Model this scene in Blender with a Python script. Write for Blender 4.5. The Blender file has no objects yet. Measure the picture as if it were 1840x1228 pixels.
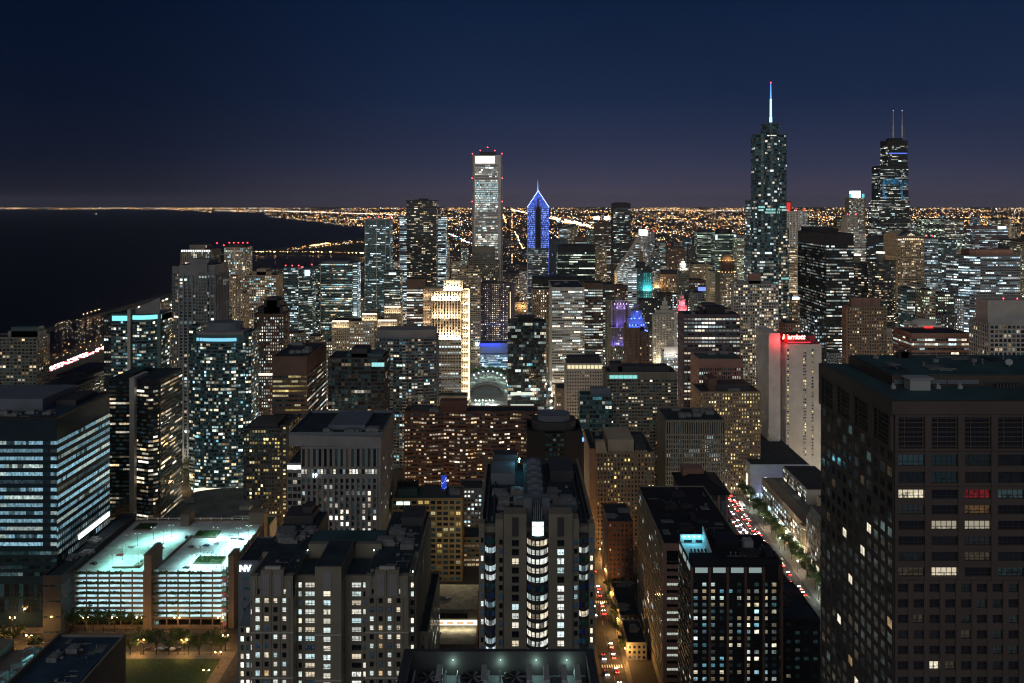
import bpy, bmesh, math, random
from mathutils import Vector
R = math.radians
random.seed(7)
rnd = random.random
SC = bpy.context.scene
COL = SC.collection

# ---------------------------------------------------------------- camera
F, CX, HZ, H = 1500.0, 920.0, 364.0, 262.0      # pixels of a 1840 px wide frame; eye height in metres
cam = bpy.data.cameras.new('camera')
camo = bpy.data.objects.new('camera', cam)
COL.objects.link(camo)
camo.location = (0, 0, H)
camo.rotation_euler = (R(90), 0, 0)
cam.sensor_width = 36.0
cam.lens = F / 1840 * 36
cam.shift_y = (HZ - 614) / 1840
cam.clip_start = 1.0
cam.clip_end = 200000
SC.camera = camo

# ---------------------------------------------------------------- night sky
W = bpy.data.worlds.new('World')
SC.world = W
W.use_nodes = True
nt = W.node_tree
nt.nodes.clear()
def N(t, ty, **kw):
    n = t.nodes.new(ty)
    for k, v in kw.items():
        setattr(n, k, v)
    return n
def ramp(t, stops):
    n = N(t, 'ShaderNodeValToRGB')
    e = n.color_ramp.elements
    while len(e) > 1:
        e.remove(e[-1])
    e[0].position, e[0].color = stops[0][0], (*stops[0][1], 1)
    for p, c in stops[1:]:
        x = e.new(p)
        x.color = (*c, 1)
    return n
tc = N(nt, 'ShaderNodeTexCoord')
sep = N(nt, 'ShaderNodeSeparateXYZ')
nt.links.new(tc.outputs['Generated'], sep.inputs[0])
east = ramp(nt, [(0.0, (.0105, .0105, .0205)), (.01, (.0095, .0100, .0205)), (.05, (.0042, .0075, .0205)), (.12, (.0016, .0060, .0205)), (.24, (.0007, .0046, .0190)), (1, (.0004, .002, .010))])
west = ramp(nt, [(0.0, (.045, .042, .066)), (.01, (.040, .040, .068)), (.045, (.0215, .0295, .065)), (.12, (.0092, .0205, .059)), (.24, (.0030, .0125, .043)), (1, (.001, .004, .018))])
for r_ in (east, west):
    nt.links.new(sep.outputs['Z'], r_.inputs[0])
az = N(nt, 'ShaderNodeMapRange')
az.inputs['From Min'].default_value = -.50
az.inputs['From Max'].default_value = .02
az.interpolation_type = 'SMOOTHSTEP'
nt.links.new(sep.outputs['X'], az.inputs['Value'])
mx = N(nt, 'ShaderNodeMixRGB')
nt.links.new(az.outputs[0], mx.inputs[0])
nt.links.new(east.outputs[0], mx.inputs[1])
nt.links.new(west.outputs[0], mx.inputs[2])
# city glow dome low over the centre of the skyline
gz = ramp(nt, [(0.0, (.030, .020, .026)), (.025, (.017, .0125, .020)), (.07, (.004, .0035, .007)), (.12, (0, 0, 0))])
nt.links.new(sep.outputs['Z'], gz.inputs[0])
gx = ramp(nt, [(.30, (0, 0, 0)), (.54, (1, 1, 1)), (.62, (.9, .9, .9)), (.85, (.25, .25, .25))])
gm = N(nt, 'ShaderNodeMath', operation='MULTIPLY_ADD')
gm.inputs[1].default_value = .5
gm.inputs[2].default_value = .5
nt.links.new(sep.outputs['X'], gm.inputs[0])
nt.links.new(gm.outputs[0], gx.inputs[0])
gp = N(nt, 'ShaderNodeMixRGB', blend_type='MULTIPLY')
gp.inputs[0].default_value = 1
nt.links.new(gz.outputs[0], gp.inputs[1])
nt.links.new(gx.outputs[0], gp.inputs[2])
ga = N(nt, 'ShaderNodeMixRGB', blend_type='ADD')
ga.inputs[0].default_value = 1
nt.links.new(mx.outputs[0], ga.inputs[1])
nt.links.new(gp.outputs[0], ga.inputs[2])
# a little thin cloud unevenness
cn = N(nt, 'ShaderNodeTexNoise')
cn.inputs['Scale'].default_value = 3.0
cn.inputs['Detail'].default_value = 5
cs = N(nt, 'ShaderNodeVectorMath', operation='MULTIPLY')
cs.inputs[1].default_value = (1, 1, 4)
nt.links.new(tc.outputs['Generated'], cs.inputs[0])
nt.links.new(cs.outputs[0], cn.inputs['Vector'])
cr = ramp(nt, [(.3, (.93, .93, .94)), (.7, (1.07, 1.06, 1.05))])
nt.links.new(cn.outputs['Fac'], cr.inputs[0])
gc = N(nt, 'ShaderNodeMixRGB', blend_type='MULTIPLY')
gc.inputs[0].default_value = 1
nt.links.new(ga.outputs[0], gc.inputs[1])
nt.links.new(cr.outputs[0], gc.inputs[2])
bg = N(nt, 'ShaderNodeBackground')
bg.inputs[1].default_value = 1.0
nt.links.new(gc.outputs[0], bg.inputs[0])
wo = N(nt, 'ShaderNodeOutputWorld')
nt.links.new(bg.outputs[0], wo.inputs[0])

# one very weak, very soft sun: the night glow of the city north of the viewpoint
sun = bpy.data.lights.new('sun', 'SUN')
sun.energy = .66
sun.angle = R(70)
sun.color = (1, .98, .94)
suno = bpy.data.objects.new('sun', sun)
COL.objects.link(suno)
suno.rotation_euler = (R(62), 0, R(-12))      # shines from behind the camera, slightly downwards

SC.view_settings.view_transform = 'Standard'
SC.view_settings.look = 'None'
SC.view_settings.exposure = 0
SC.view_settings.gamma = 1
SC.render.engine = 'CYCLES'
SC.cycles.use_denoising = True
SC.cycles.denoiser = 'OPENIMAGEDENOISE'
SC.cycles.max_bounces = 4
SC.cycles.diffuse_bounces = 2
SC.cycles.glossy_bounces = 2
SC.cycles.transmission_bounces = 2
SC.cycles.sample_clamp_indirect = 3
SC.cycles.caustics_reflective = False
SC.cycles.caustics_refractive = False
SC.cycles.use_light_tree = True
SC.cycles.pixel_filter_type = 'BLACKMAN_HARRIS'
SC.cycles.filter_width = 1.2

# ---------------------------------------------------------------- materials
MATS = {}
def mat(name, rgb, rough=.8, var=.25, scale=.15, spec=.3, metal=0.0, bump=0.0):
    if name in MATS:
        return MATS[name]
    m = bpy.data.materials.new(name)
    m.use_nodes = True
    t = m.node_tree
    p = t.nodes['Principled BSDF']
    p.inputs['Roughness'].default_value = rough
    p.inputs['Specular IOR Level'].default_value = spec
    p.inputs['Metallic'].default_value = metal
    g = N(t, 'ShaderNodeTexCoord')
    n1 = N(t, 'ShaderNodeTexNoise')
    n1.inputs['Scale'].default_value = scale
    n1.inputs['Detail'].default_value = 6
    n1.inputs['Roughness'].default_value = .65
    t.links.new(g.outputs['Object'], n1.inputs['Vector'])
    lo = tuple(c * (1 - var) for c in rgb)
    hi = tuple(min(1, c * (1 + var)) for c in rgb)
    r = ramp(t, [(.3, lo), (.7, hi)])
    t.links.new(n1.outputs['Fac'], r.inputs[0])
    t.links.new(r.outputs[0], p.inputs['Base Color'])
    if bump:
        b = N(t, 'ShaderNodeBump')
        b.inputs['Strength'].default_value = bump
        t.links.new(n1.outputs['Fac'], b.inputs['Height'])
        t.links.new(b.outputs[0], p.inputs['Normal'])
    MATS[name] = m
    return m
def glow(name, rgb, strength, sample=True):
    if name in MATS:
        return MATS[name]
    m = bpy.data.materials.new(name)
    m.use_nodes = True
    p = m.node_tree.nodes['Principled BSDF']
    p.inputs['Base Color'].default_value = (.02, .02, .02, 1)
    p.inputs['Emission Color'].default_value = (*rgb, 1)
    p.inputs['Emission Strength'].default_value = strength
    if not sample:
        m.cycles.emission_sampling = 'NONE'
    MATS[name] = m
    return m
def pane_material(name, per_object):
    """window glass: dark and glossy, emission carries lit rooms plus painted ambient and reflection tints"""
    m = bpy.data.materials.new(name)
    m.use_nodes = True
    t = m.node_tree
    p = t.nodes['Principled BSDF']
    p.inputs['Base Color'].default_value = (.008, .012, .016, 1)
    p.inputs['Roughness'].default_value = .09
    p.inputs['Specular IOR Level'].default_value = .5
    g = N(t, 'ShaderNodeTexCoord')
    n1 = N(t, 'ShaderNodeTexNoise')
    n1.inputs['Detail'].default_value = 4
    n1.inputs['Roughness'].default_value = .7
    vm = N(t, 'ShaderNodeVectorMath', operation='MULTIPLY')
    if per_object:
        o = N(t, 'ShaderNodeObjectInfo')
        ad = N(t, 'ShaderNodeVectorMath', operation='ADD')
        sc = N(t, 'ShaderNodeVectorMath', operation='SCALE')
        sc.inputs[0].default_value = (37, 11, 53)
        t.links.new(o.outputs['Random'], sc.inputs['Scale'])
        t.links.new(g.outputs['Object'], ad.inputs[0])
        t.links.new(sc.outputs[0], ad.inputs[1])
        t.links.new(ad.outputs[0], vm.inputs[0])
        vm.inputs[1].default_value = (1.3, 1.3, .8)
        colour = o.outputs['Color']
    else:
        a = N(t, 'ShaderNodeAttribute')
        a.attribute_name = 'Col'
        t.links.new(g.outputs['Object'], vm.inputs[0])
        vm.inputs[1].default_value = (.7, .7, .45)
        colour = a.outputs['Color']
    t.links.new(vm.outputs[0], n1.inputs['Vector'])
    n1.inputs['Scale'].default_value = 1.0
    mr = N(t, 'ShaderNodeMapRange')
    mr.inputs['From Min'].default_value = .36
    mr.inputs['From Max'].default_value = .6
    mr.inputs['To Min'].default_value = .12 if per_object else .3
    mr.inputs['To Max'].default_value = 1.25
    t.links.new(n1.outputs['Fac'], mr.inputs['Value'])
    shade = mr.outputs[0]
    if per_object:
        # a blind drawn down to a height of its own, a bright ceiling strip, and the furnished room below
        sg = N(t, 'ShaderNodeSeparateXYZ')
        t.links.new(g.outputs['Generated'], sg.inputs[0])
        fr = N(t, 'ShaderNodeMath', operation='MULTIPLY')
        fr.inputs[1].default_value = 7.31
        t.links.new(o.outputs['Random'], fr.inputs[0])
        fc = N(t, 'ShaderNodeMath', operation='FRACT')
        t.links.new(fr.outputs[0], fc.inputs[0])
        gt = N(t, 'ShaderNodeMath', operation='GREATER_THAN')
        t.links.new(sg.outputs['Z'], gt.inputs[0])
        t.links.new(fc.outputs[0], gt.inputs[1])
        mb_ = N(t, 'ShaderNodeMix', data_type='FLOAT')
        t.links.new(gt.outputs[0], mb_.inputs['Factor'])
        t.links.new(mr.outputs[0], mb_.inputs['A'])
        mb_.inputs['B'].default_value = .82
        shade = mb_.outputs['Result']
    ml = N(t, 'ShaderNodeVectorMath', operation='SCALE')
    t.links.new(colour, ml.inputs[0])
    t.links.new(shade, ml.inputs['Scale'])
    t.links.new(ml.outputs[0], p.inputs['Emission Color'])
    p.inputs['Emission Strength'].default_value = 1.0
    m.cycles.emission_sampling = 'NONE'
    return m
PANE = pane_material('window_glass', False)
PANE1 = pane_material('window_glass_single', True)

WALLS = dict(
    stone=((.185, .168, .135), .85), pale=((.36, .35, .33), .8), white=((.52, .50, .48), .8), grey=((.20, .20, .205), .8),
    dark=((.045, .045, .05), .6), black=((.016, .017, .02), .45), brown=((.11, .07, .055), .8), tan=((.23, .17, .12), .85),
    granite=((.070, .057, .048), .6), pink=((.24, .14, .115), .8), glassy=((.065, .115, .125), .35), teal=((.055, .09, .095), .4),
    bluegrey=((.12, .14, .17), .6), gold=((.24, .17, .08), .6), cream=((.36, .30, .22), .85), purple=((.10, .075, .09), .8),
    beige=((.34, .27, .19), .85), metal=((.30, .31, .32), .45), garage=((.18, .14, .11), .85), brick=((.13, .065, .048), .9))
def wall(n):
    c, r = WALLS[n]
    return mat('wall_' + n, c, r, .16, .08)
ROOF = mat('roof_dark', (.020, .034, .044), .9, .5, .12)
ROOFG = mat('roof_gravel', (.12, .135, .13), .95, .45, .10)
ROOFT = mat('roof_membrane', (.030, .070, .078), .9, .4, .06)
FRAME = mat('window_frame', (.10, .10, .10), .5, .2)
FRAMED = mat('window_frame_dark', (.03, .03, .033), .5, .2)
STEEL = mat('painted_steel', (.16, .165, .17), .5, .3, .4)
ASPH = mat('asphalt', (.055, .053, .052), .85, .35, .3)
PAVE = mat('pavement', (.13, .115, .10), .85, .3, .4)
PAINT = mat('road_paint', (.7, .7, .66), .7, .15)
GRASS = mat('lawn', (.035, .065, .022), .95, .45, .5)
HEDGE = mat('hedge_leaves', (.035, .06, .022), .9, .5, 2.0)
BARK = mat('bark', (.07, .05, .035), .9, .4, 2)
LEAF = mat('tree_leaves', (.05, .085, .025), .8, .5, 1.2)
RUBBER = mat('tyre_rubber', (.02, .02, .02), .8)

# ---------------------------------------------------------------- mesh building
class MB:
    def __init__(s):
        s.v, s.f, s.m, s.c = [], [], [], []
    def face(s, pts, mi=0, col=None):
        b = len(s.v)
        s.v += pts
        s.f.append(tuple(range(b, b + len(pts))))
        s.m.append(mi)
        s.c.append(col or (0, 0, 0))
    def box(s, x0, x1, y0, y1, z0, z1, mi=0, bottom=True):
        s.prism([(x0, y0), (x1, y0), (x1, y1), (x0, y1)], z0, z1, mi, bottom)
    def prism(s, poly, z0, z1, mi=0, bottom=True, top=None):
        """poly counter-clockwise; top may be another polygon of the same length"""
        b = len(s.v)
        n = len(poly)
        top = top or poly
        s.v += [(p[0], p[1], z0) for p in poly] + [(p[0], p[1], z1) for p in top]
        fs = [(b + i, b + (i + 1) % n, b + n + (i + 1) % n, b + n + i) for i in range(n)]
        fs.append(tuple(b + n + i for i in range(n)))
        if bottom:
            fs.append(tuple(b + n - 1 - i for i in range(n)))
        s.f += fs
        s.m += [mi] * len(fs)
        s.c += [(0, 0, 0)] * len(fs)
    def obox(s, p, u, n, u0, u1, d, z0, z1, mi=0, back=0.0):
        """box standing out by d from a facade that starts at p and runs along u with outward normal n"""
        a = [(p[0] + u[0] * q + n[0] * e, p[1] + u[1] * q + n[1] * e) for q, e in ((u0, d), (u1, d), (u1, -back), (u0, -back))]
        s.prism(a, z0, z1, mi)
    def tube(s, p, q, r, r2=None, n=6, mi=0):
        p, q = Vector(p), Vector(q)
        r2 = r if r2 is None else r2
        d = (q - p).normalized()
        a = d.orthogonal().normalized()
        c = d.cross(a)
        b = len(s.v)
        for pt, rr in ((p, r), (q, r2)):
            for i in range(n):
                t = 2 * math.pi * i / n
                s.v.append(tuple(pt + (a * math.cos(t) + c * math.sin(t)) * rr))
        fs = [(b + i, b + (i + 1) % n, b + n + (i + 1) % n, b + n + i) for i in range(n)]
        fs += [tuple(b + n - 1 - i for i in range(n)), tuple(b + n + i for i in range(n))]
        s.f += fs
        s.m += [mi] * len(fs)
        s.c += [(0, 0, 0)] * len(fs)
    def octa(s, x, y, z, r, mi=0, col=None):
        b = len(s.v)
        s.v += [(x + r, y, z), (x, y + r, z), (x - r, y, z), (x, y - r, z), (x, y, z + r), (x, y, z - r)]
        for i in range(4):
            s.f += [(b + i, b + (i + 1) % 4, b + 4), (b + (i + 1) % 4, b + i, b + 5)]
        s.m += [mi] * 8
        s.c += [col or (0, 0, 0)] * 8
    def build(s, name, mats, parent=None, loc=None, smooth=False):
        me = bpy.data.meshes.new(name)
        me.from_pydata(s.v, [], s.f)
        if not isinstance(mats, (list, tuple)):
            mats = [mats]
        for m in mats:
            me.materials.append(m)
        if len(mats) > 1:
            me.polygons.foreach_set('material_index', s.m)
        if any(c != (0, 0, 0) for c in s.c):
            at = me.attributes.new('Col', 'FLOAT_COLOR', 'FACE')
            at.data.foreach_set('color', [x for c in s.c for x in (c[0], c[1], c[2], 1.0)])
        if smooth:
            me.polygons.foreach_set('use_smooth', [True] * len(s.f))
        me.update()
        o = bpy.data.objects.new(name, me)
        COL.objects.link(o)
        if parent:
            o.parent = parent
        if loc:
            o.location = loc
        return o
def tag(o, label=None, cat=None, group=None, kind=None):
    if label: o['label'] = label
    if cat: o['category'] = cat
    if group: o['group'] = group
    if kind: o['kind'] = kind
    return o
def thing(name, loc, label, cat, group=None, rz=0.0):
    o = bpy.data.objects.new(name, None)
    o.empty_display_size = 2
    COL.objects.link(o)
    o.location = loc
    o.rotation_euler = (0, 0, rz)
    return tag(o, label, cat, group)
def copy_tree(o, parent=None):
    c = o.copy()
    COL.objects.link(c)
    if parent:
        c.parent = parent
    for ch in list(o.children):
        copy_tree(ch, c)
    return c
def lamp(parent, loc, kind, power, rgb, size=.5, rot=None, spread=None, size_y=None, blend=.6, name='lamp_light'):
    l = bpy.data.lights.new(name, kind)
    l.energy = power
    l.color = rgb
    if kind == 'AREA':
        l.shape = 'RECTANGLE'
        l.size = size
        l.size_y = size_y or size
        if spread: l.spread = spread
    elif kind == 'SPOT':
        l.shadow_soft_size = size
        l.spot_size = spread or R(120)
        l.spot_blend = blend
    else:
        l.shadow_soft_size = size
    o = bpy.data.objects.new(name, l)
    COL.objects.link(o)
    o.parent = parent
    o.location = loc
    if rot: o.rotation_euler = rot
    return o
def text_mesh(name, body, size, m, parent, loc, rot, extrude=.08, shear=0.0, bold=0.0):
    cu = bpy.data.curves.new(name, 'FONT')
    cu.body = body
    cu.size = size
    cu.extrude = extrude
    cu.align_x = 'CENTER'
    cu.align_y = 'CENTER'
    cu.shear = shear
    cu.offset = bold
    tmp = bpy.data.objects.new('tmp', cu)
    COL.objects.link(tmp)
    bpy.context.view_layer.update()
    me = bpy.data.meshes.new_from_object(tmp.evaluated_get(bpy.context.evaluated_depsgraph_get()))
    bpy.data.objects.remove(tmp)
    bpy.data.curves.remove(cu)
    me.name = name
    me.materials.clear()
    me.materials.append(m)
    o = bpy.data.objects.new(name, me)
    COL.objects.link(o)
    o.parent = parent
    o.location = loc
    o.rotation_euler = rot
    return o

# ---------------------------------------------------------------- lit windows
PAL = dict(
    warm=[(1, .78, .46), (1, .86, .62), (1, .68, .36), (1, .93, .78)], neut=[(1, .94, .78), (.96, 1, .92), (.82, 1, .95), (1, .86, .64), (.7, .95, 1)],
    cool=[(.72, .93, 1), (.9, 1, 1), (.55, .83, 1)], yell=[(1, .80, .32), (1, .72, .24), (1, .9, .5)],
    teal=[(.30, .78, .82), (.45, .9, 1), (.75, 1, 1), (.2, .55, .7)], green=[(.8, 1, .72), (.9, 1, .8), (.7, .95, .75)],
    mix=[(1, .9, .66), (.86, 1, .95), (1, .75, .42), (.5, .85, 1), (1, .96, .8), (.75, 1, .88), (.2, .55, .7), (1, .86, .55)], blue=[(.12, .22, 1), (.2, .35, 1), (.4, .5, 1)])
def S(bay=3.2, fl=3.6, ww=.72, wh=.6, p=.3, pal='mix', mode='rand', br=1.0, rel='grid', r=.35, run=4, top=0.0, bot=0.0, fixed=None, dim=0.0):
    return dict(bay=bay, fl=fl, ww=ww, wh=wh, p=p, pal=pal, mode=mode, br=br, rel=rel, r=r, run=run, top=top, bot=bot, fixed=fixed, dim=dim)
def lit_grid(nx, nz, s):
    out = [[(0, 0, 0)] * nx for _ in range(nz)]
    s = dict(s, p=s['p'] * 1.18 if s['p'] < .7 else s['p'])
    pal = PAL[s['pal']]
    colp = [rnd() for _ in range(nx)]
    fx = s['fixed']
    for j in range(nz):
        q = rnd()
        p = s['p']
        if s['mode'] == 'rows':
            p = p * .25 if q < .35 else (p if q < .75 else min(1, p * 2.3))
        i = 0
        while i < nx:
            run = random.randint(1, s['run']) if s['mode'] == 'rows' else (1 if rnd() < .6 else 2)
            pp = p
            if s['mode'] == 'cols':
                pp = min(1, p * (2.4 if colp[i] > .62 else .35))
            on = rnd() < pp
            c = random.choice(pal)
            b = s['br'] * min(2.6, math.exp(random.gauss(-.75, .95)))
            for q2 in range(run):
                if i >= nx: break
                if on:
                    bb = b * (.75 + .5 * rnd())
                    out[j][i] = (c[0] * bb, c[1] * bb, c[2] * bb)
                else:
                    bb = (s['dim'] + .020) * rnd() ** 2 * 2  # unlit panes: faint teal glow standing in for ambient light
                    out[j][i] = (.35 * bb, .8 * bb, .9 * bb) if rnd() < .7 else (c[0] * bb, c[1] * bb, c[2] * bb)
                i += 1
        if fx:
            for i in range(nx):
                v = fx(i, j, nx, nz, out[j][i])
                if v is not None:
                    out[j][i] = v
    return out
WIN_MESH = {}
def window_mesh(w, h, frame):
    key = (round(w, 2), round(h, 2), frame.name)
    if key in WIN_MESH:
        return WIN_MESH[key]
    mb = MB()
    w2, h2 = w / 2, h / 2
    mb.face([(-w2, 0, -h2), (w2, 0, -h2), (w2, 0, h2), (-w2, 0, h2)], 0)
    t = .06
    n = max(1, round(w / 1.3))
    for i in range(n + 1):
        x = -w2 + w * i / n
        x = min(max(x, -w2 + t), w2 - t)
        mb.box(x - t, x + t, -.08, -.003, -h2, h2, 1)
    for z in (-h2 + t, h2 - t) + ((-h2 + h * .33,) if h > 1.5 else ()):
        mb.box(-w2, w2, -.07, -.004, z - t, z + t, 1)
    o = mb.build('window', [PANE1, frame])
    me = o.data
    bpy.data.objects.remove(o)
    WIN_MESH[key] = me
    return me
FOOT = []          # footprints, so that street lamps keep clear of buildings
class Bd:
    """a building: an Empty at its base with wall, roof, windows and so on as children"""
    def __init__(s, name, label, cat, x0, x1, y0, y1, group=None, foot=True):
        s.cx, s.cy = (x0 + x1) / 2, (y0 + y1) / 2
        s.w, s.d = x1 - x0, y1 - y0
        s.root = thing(name, (s.cx, s.cy, 0), label, cat, group)
        s.wins = []
        s.far = y0 > 640
        s.mb = MB()
        if foot: FOOT.append((x0, x1, y0, y1))
    def rect(s):
        return [(-s.w / 2, -s.d / 2), (s.w / 2, -s.d / 2), (s.w / 2, s.d / 2), (-s.w / 2, s.d / 2)]
    def facade(s, p, q, z0, z1, sp, off=0.0):
        L = math.hypot(q[0] - p[0], q[1] - p[1])
        if L < .8 or not sp: return
        u = ((q[0] - p[0]) / L, (q[1] - p[1]) / L)
        n = (u[1], -u[0])
        z1 -= sp['top']; z0 += sp['bot']
        nx = max(1, round(L / (sp['bay'] * (.82 if s.far else 1))))
        nz = max(1, round((z1 - z0) / sp['fl']))
        bw, fh = L / nx, (z1 - z0) / nz
        ww, wh, r = sp['ww'] * bw, sp['wh'] * fh, sp['r']
        g = lit_grid(nx, nz, sp)
        for j in range(nz):
            zc = z0 + (j + .5) * fh
            for i in range(nx):
                uc = (i + .5) * bw
                s.wins.append((p[0] + u[0] * uc + n[0] * .05, p[1] + u[1] * uc + n[1] * .05, zc, u, ww, wh, g[j][i]))
        hw, hh = (bw - ww) / 2, (fh - wh) / 2
        if sp['rel'] in ('grid', 'pier'):
            for i in range(nx + 1):
                s.mb.obox(p, u, n, max(0, i * bw - hw), min(L, i * bw + hw), r, z0, z1 + .04)
        if sp['rel'] in ('grid', 'band'):
            for j in range(nz + 1):
                s.mb.obox(p, u, n, .01, L - .01, r * .7, max(z0, z0 + j * fh - hh), min(z1, z0 + j * fh + hh))
    def block(s, poly, z0, z1, spec, side=None, par=1.0, back=False, roof=True, roofm=None):
        """one volume with windows on its faces; specs: front, side"""
        s.mb.prism(poly, z0, z1, 0, z0 > 1)
        n = len(poly)
        for i in range(n):
            p, q = poly[i], poly[(i + 1) % n]
            dx, dy = q[0] - p[0], q[1] - p[1]
            L = math.hypot(dx, dy)
            if L < .5: continue
            nn = (dy / L, -dx / L)
            if nn[1] > .5 and not back: continue
            s.facade(p, q, z0, z1, spec if nn[1] < -.5 else (side if side is not None else spec))
        if par:
            for i in range(n):
                p, q = poly[i], poly[(i + 1) % n]
                L = math.hypot(q[0] - p[0], q[1] - p[1])
                if L < .2: continue
                u = ((q[0] - p[0]) / L, (q[1] - p[1]) / L)
                s.mb.obox(p, u, (u[1], -u[0]), 0, L, .12, z1 - .4, z1 + par + .015 * i, 0, .4)
        if roof:
            r = MB()
            cx = sum(p[0] for p in poly) / n
            cy = sum(p[1] for p in poly) / n
            k = .97
            r.prism([(cx + (p[0] - cx) * k, cy + (p[1] - cy) * k) for p in poly], z1 + .05, z1 + .22)
            r.build('roof', roofm or ROOF, s.root)
    def part(s, name, x0, x1, y0, y1, z0, z1, m, label=None):
        b = MB()
        b.box(x0, x1, y0, y1, z0, z1)
        o = b.build(name, m, s.root)
        return tag(o, label)
    def units(s, n, z, m=None, x0=None, x1=None, y0=None, y1=None, hmax=3.0):
        """air handlers on the roof: a cased box with a fan cowl and a duct"""
        m = m or STEEL
        x0 = -s.w * .4 if x0 is None else x0
        x1 = s.w * .4 if x1 is None else x1
        y0 = -s.d * .35 if y0 is None else y0
        y1 = s.d * .35 if y1 is None else y1
        for _ in range(n):
            a, b, c = random.uniform(1.5, 4), random.uniform(1.5, 4), random.uniform(1.2, hmax)
            x, y = random.uniform(x0, x1), random.uniform(y0, y1)
            u = MB()
            u.box(-a, a, -b, b, 0, c)
            u.box(-a * .9, a * .9, -b * .9, b * .9, c, c + .15)
            u.tube((0, 0, c), (0, 0, c + .6), min(a, b) * .55, n=10)
            u.box(a, a + 1.6, -.5, .5, .3, 1.1)
            u.build('rooftop_unit', m, s.root, (x, y, z + .2))
    def clutter(s, z, x0, x1, y0, y1, n=8):
        """pipes, patches, hatches and vents on a flat roof"""
        for i in range(n):
            x, y = random.uniform(x0, x1), random.uniform(y0, y1)
            r = rnd()
            u = MB()
            if r < .3:
                L = random.uniform(3, 9)
                dx, dy = (L, 0) if rnd() < .5 else (0, L)
                dx, dy = min(dx, x1 - x), min(dy, y1 - y)
                u.tube((0, 0, .25), (dx + .1, dy, .25), .14, n=6)
                for t in (.1, .9): u.box(dx * t - .12, dx * t + .12, dy * t - .12, dy * t + .12, 0, .2)
                nm, m_ = 'roof_pipe', STEEL
            elif r < .55:
                a, c = random.uniform(1, 3.5), random.uniform(1, 3.5)
                u.box(-a, a, -c, c, 0, .035 + .01 * i)
                nm, m_ = 'roof_patch', random.choice((ROOF, ROOFG, FRAMED))
            elif r < .75:
                u.box(-.7, .7, -.6, .6, 0, .7); u.prism([(-.8, -.7), (.8, -.7), (.8, .7), (-.8, .7)], .71, .85, 0, True, [(-.8, -.7), (.8, -.7), (.8, .5), (-.8, .5)])
                nm, m_ = 'roof_hatch', STEEL
            else:
                u.tube((0, 0, 0), (0, 0, 1.0), .22, n=8); u.tube((0, 0, 1.0), (0, 0, 1.3), .42, .1, 8)
                nm, m_ = 'roof_vent', STEEL
            u.build(nm, m_, s.root, (x, y, z + .02))
    def finish(s, wallm, near=False, frame=None):
        s.mb.build('wall', wallm, s.root)
        wins = s.wins
        if near:
            cxw, cyw = s.cx, s.cy
            def key(w):
                X, Y = w[0] + cxw, w[1] + cyw
                k = Y / F
                px, py = CX + X / k, HZ + (H - w[2]) / k
                vis = -20 < px < 1860 and py < 1240 and (w[3][1] * -1 if False else True)
                nx_, ny_ = w[3][1], -w[3][0]
                facing = (-X * nx_ - Y * ny_) > 0
                face = abs(-X * nx_ - Y * ny_) / math.hypot(X, Y)
                return -(w[4] * w[5] * face / (k * k)) * (1 if vis and facing else .001)
            wins = sorted(wins, key=key)
            for w in wins[:100]:
                o = bpy.data.objects.new('window', window_mesh(w[4], w[5], frame or FRAMED))
                COL.objects.link(o)
                o.parent = s.root
                o.location = (w[0], w[1], w[2])
                o.rotation_euler = (0, 0, math.atan2(w[3][1], w[3][0]))
                o.color = (*w[6], 1)
            wins = wins[100:]
        if wins:
            b = MB()
            for x, y, z, u, ww, wh, c in wins:
                a, h = ww / 2, wh / 2
                b.face([(x - u[0] * a, y - u[1] * a, z - h), (x + u[0] * a, y + u[1] * a, z - h),
                        (x + u[0] * a, y + u[1] * a, z + h), (x - u[0] * a, y - u[1] * a, z + h)], 0, c)
            o = b.build('window', PANE, s.root)
            if len(wins) > 1: o['kind'] = 'stuff'
        return s
def zof(py, k): return H - (py - HZ) * k
def xof(px, k): return (px - CX) * k
def ground(px, py, z=0.0):
    k = (H - z) / (py - HZ)
    return ((px - CX) * k, k * F, z)
def tower(name, label, xl, xr, yt, k, f, sd=None, xb=None, dep=30, m='grey', cat='tower', near=False, ph=None, red=0, foot=None,
          units=0, par=1.0, roofm=None, frame=None, crown=None, build=True, group=None):
    """a tower from its front face: left and right edge, roof line, and metres per pixel at the front"""
    Y = k * F
    if xb is not None:
        dep = Y * ((xr if xr < CX else xl) - CX) / (xb - CX) - Y
    b = Bd(name, label, cat, xof(xl, k), xof(xr, k), Y, Y + dep, group)
    h = zof(yt, k)
    b.k, b.h = k, h
    b.block(foot(b) if foot else b.rect(), 0, h, f, sd, par, roofm=roofm)
    top = h
    for a in ph or []:                    # penthouses: (left px, right px, top px[, material])
        z = zof(a[2], k)
        x0, x1 = xof(a[0], k) - b.cx, xof(a[1], k) - b.cx
        e = min(b.d * .25, 6)
        b.part('penthouse', x0, x1, -b.d / 2 + e, b.d / 2 - e, h + .23, z, wall(a[3]) if len(a) > 3 else wall(m))
        top = max(top, z)
    if units: b.units(units, h)
    for i in range(red):
        x = b.w * (-.45 + .9 * i / max(1, red - 1)) if red > 1 else 0
        beacon(b, x, -b.d * .3 if top == h else 0, top)
    if build: b.finish(wall(m), near, frame)
    return b
RED = glow('beacon_red', (1, .04, .05), 14, False)
def beacon(b, x, y, z, hgt=3.0, r=None):
    k = (b.cy + y) / F
    mb = MB()
    mb.tube((0, 0, 0), (0, 0, hgt), .2, .12, 5, 0)
    mb.octa(0, 0, hgt + .5, r or max(.6, 1.0 * k), 1)
    mb.build('beacon', [STEEL, RED], b.root, (x, y, z))
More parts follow.
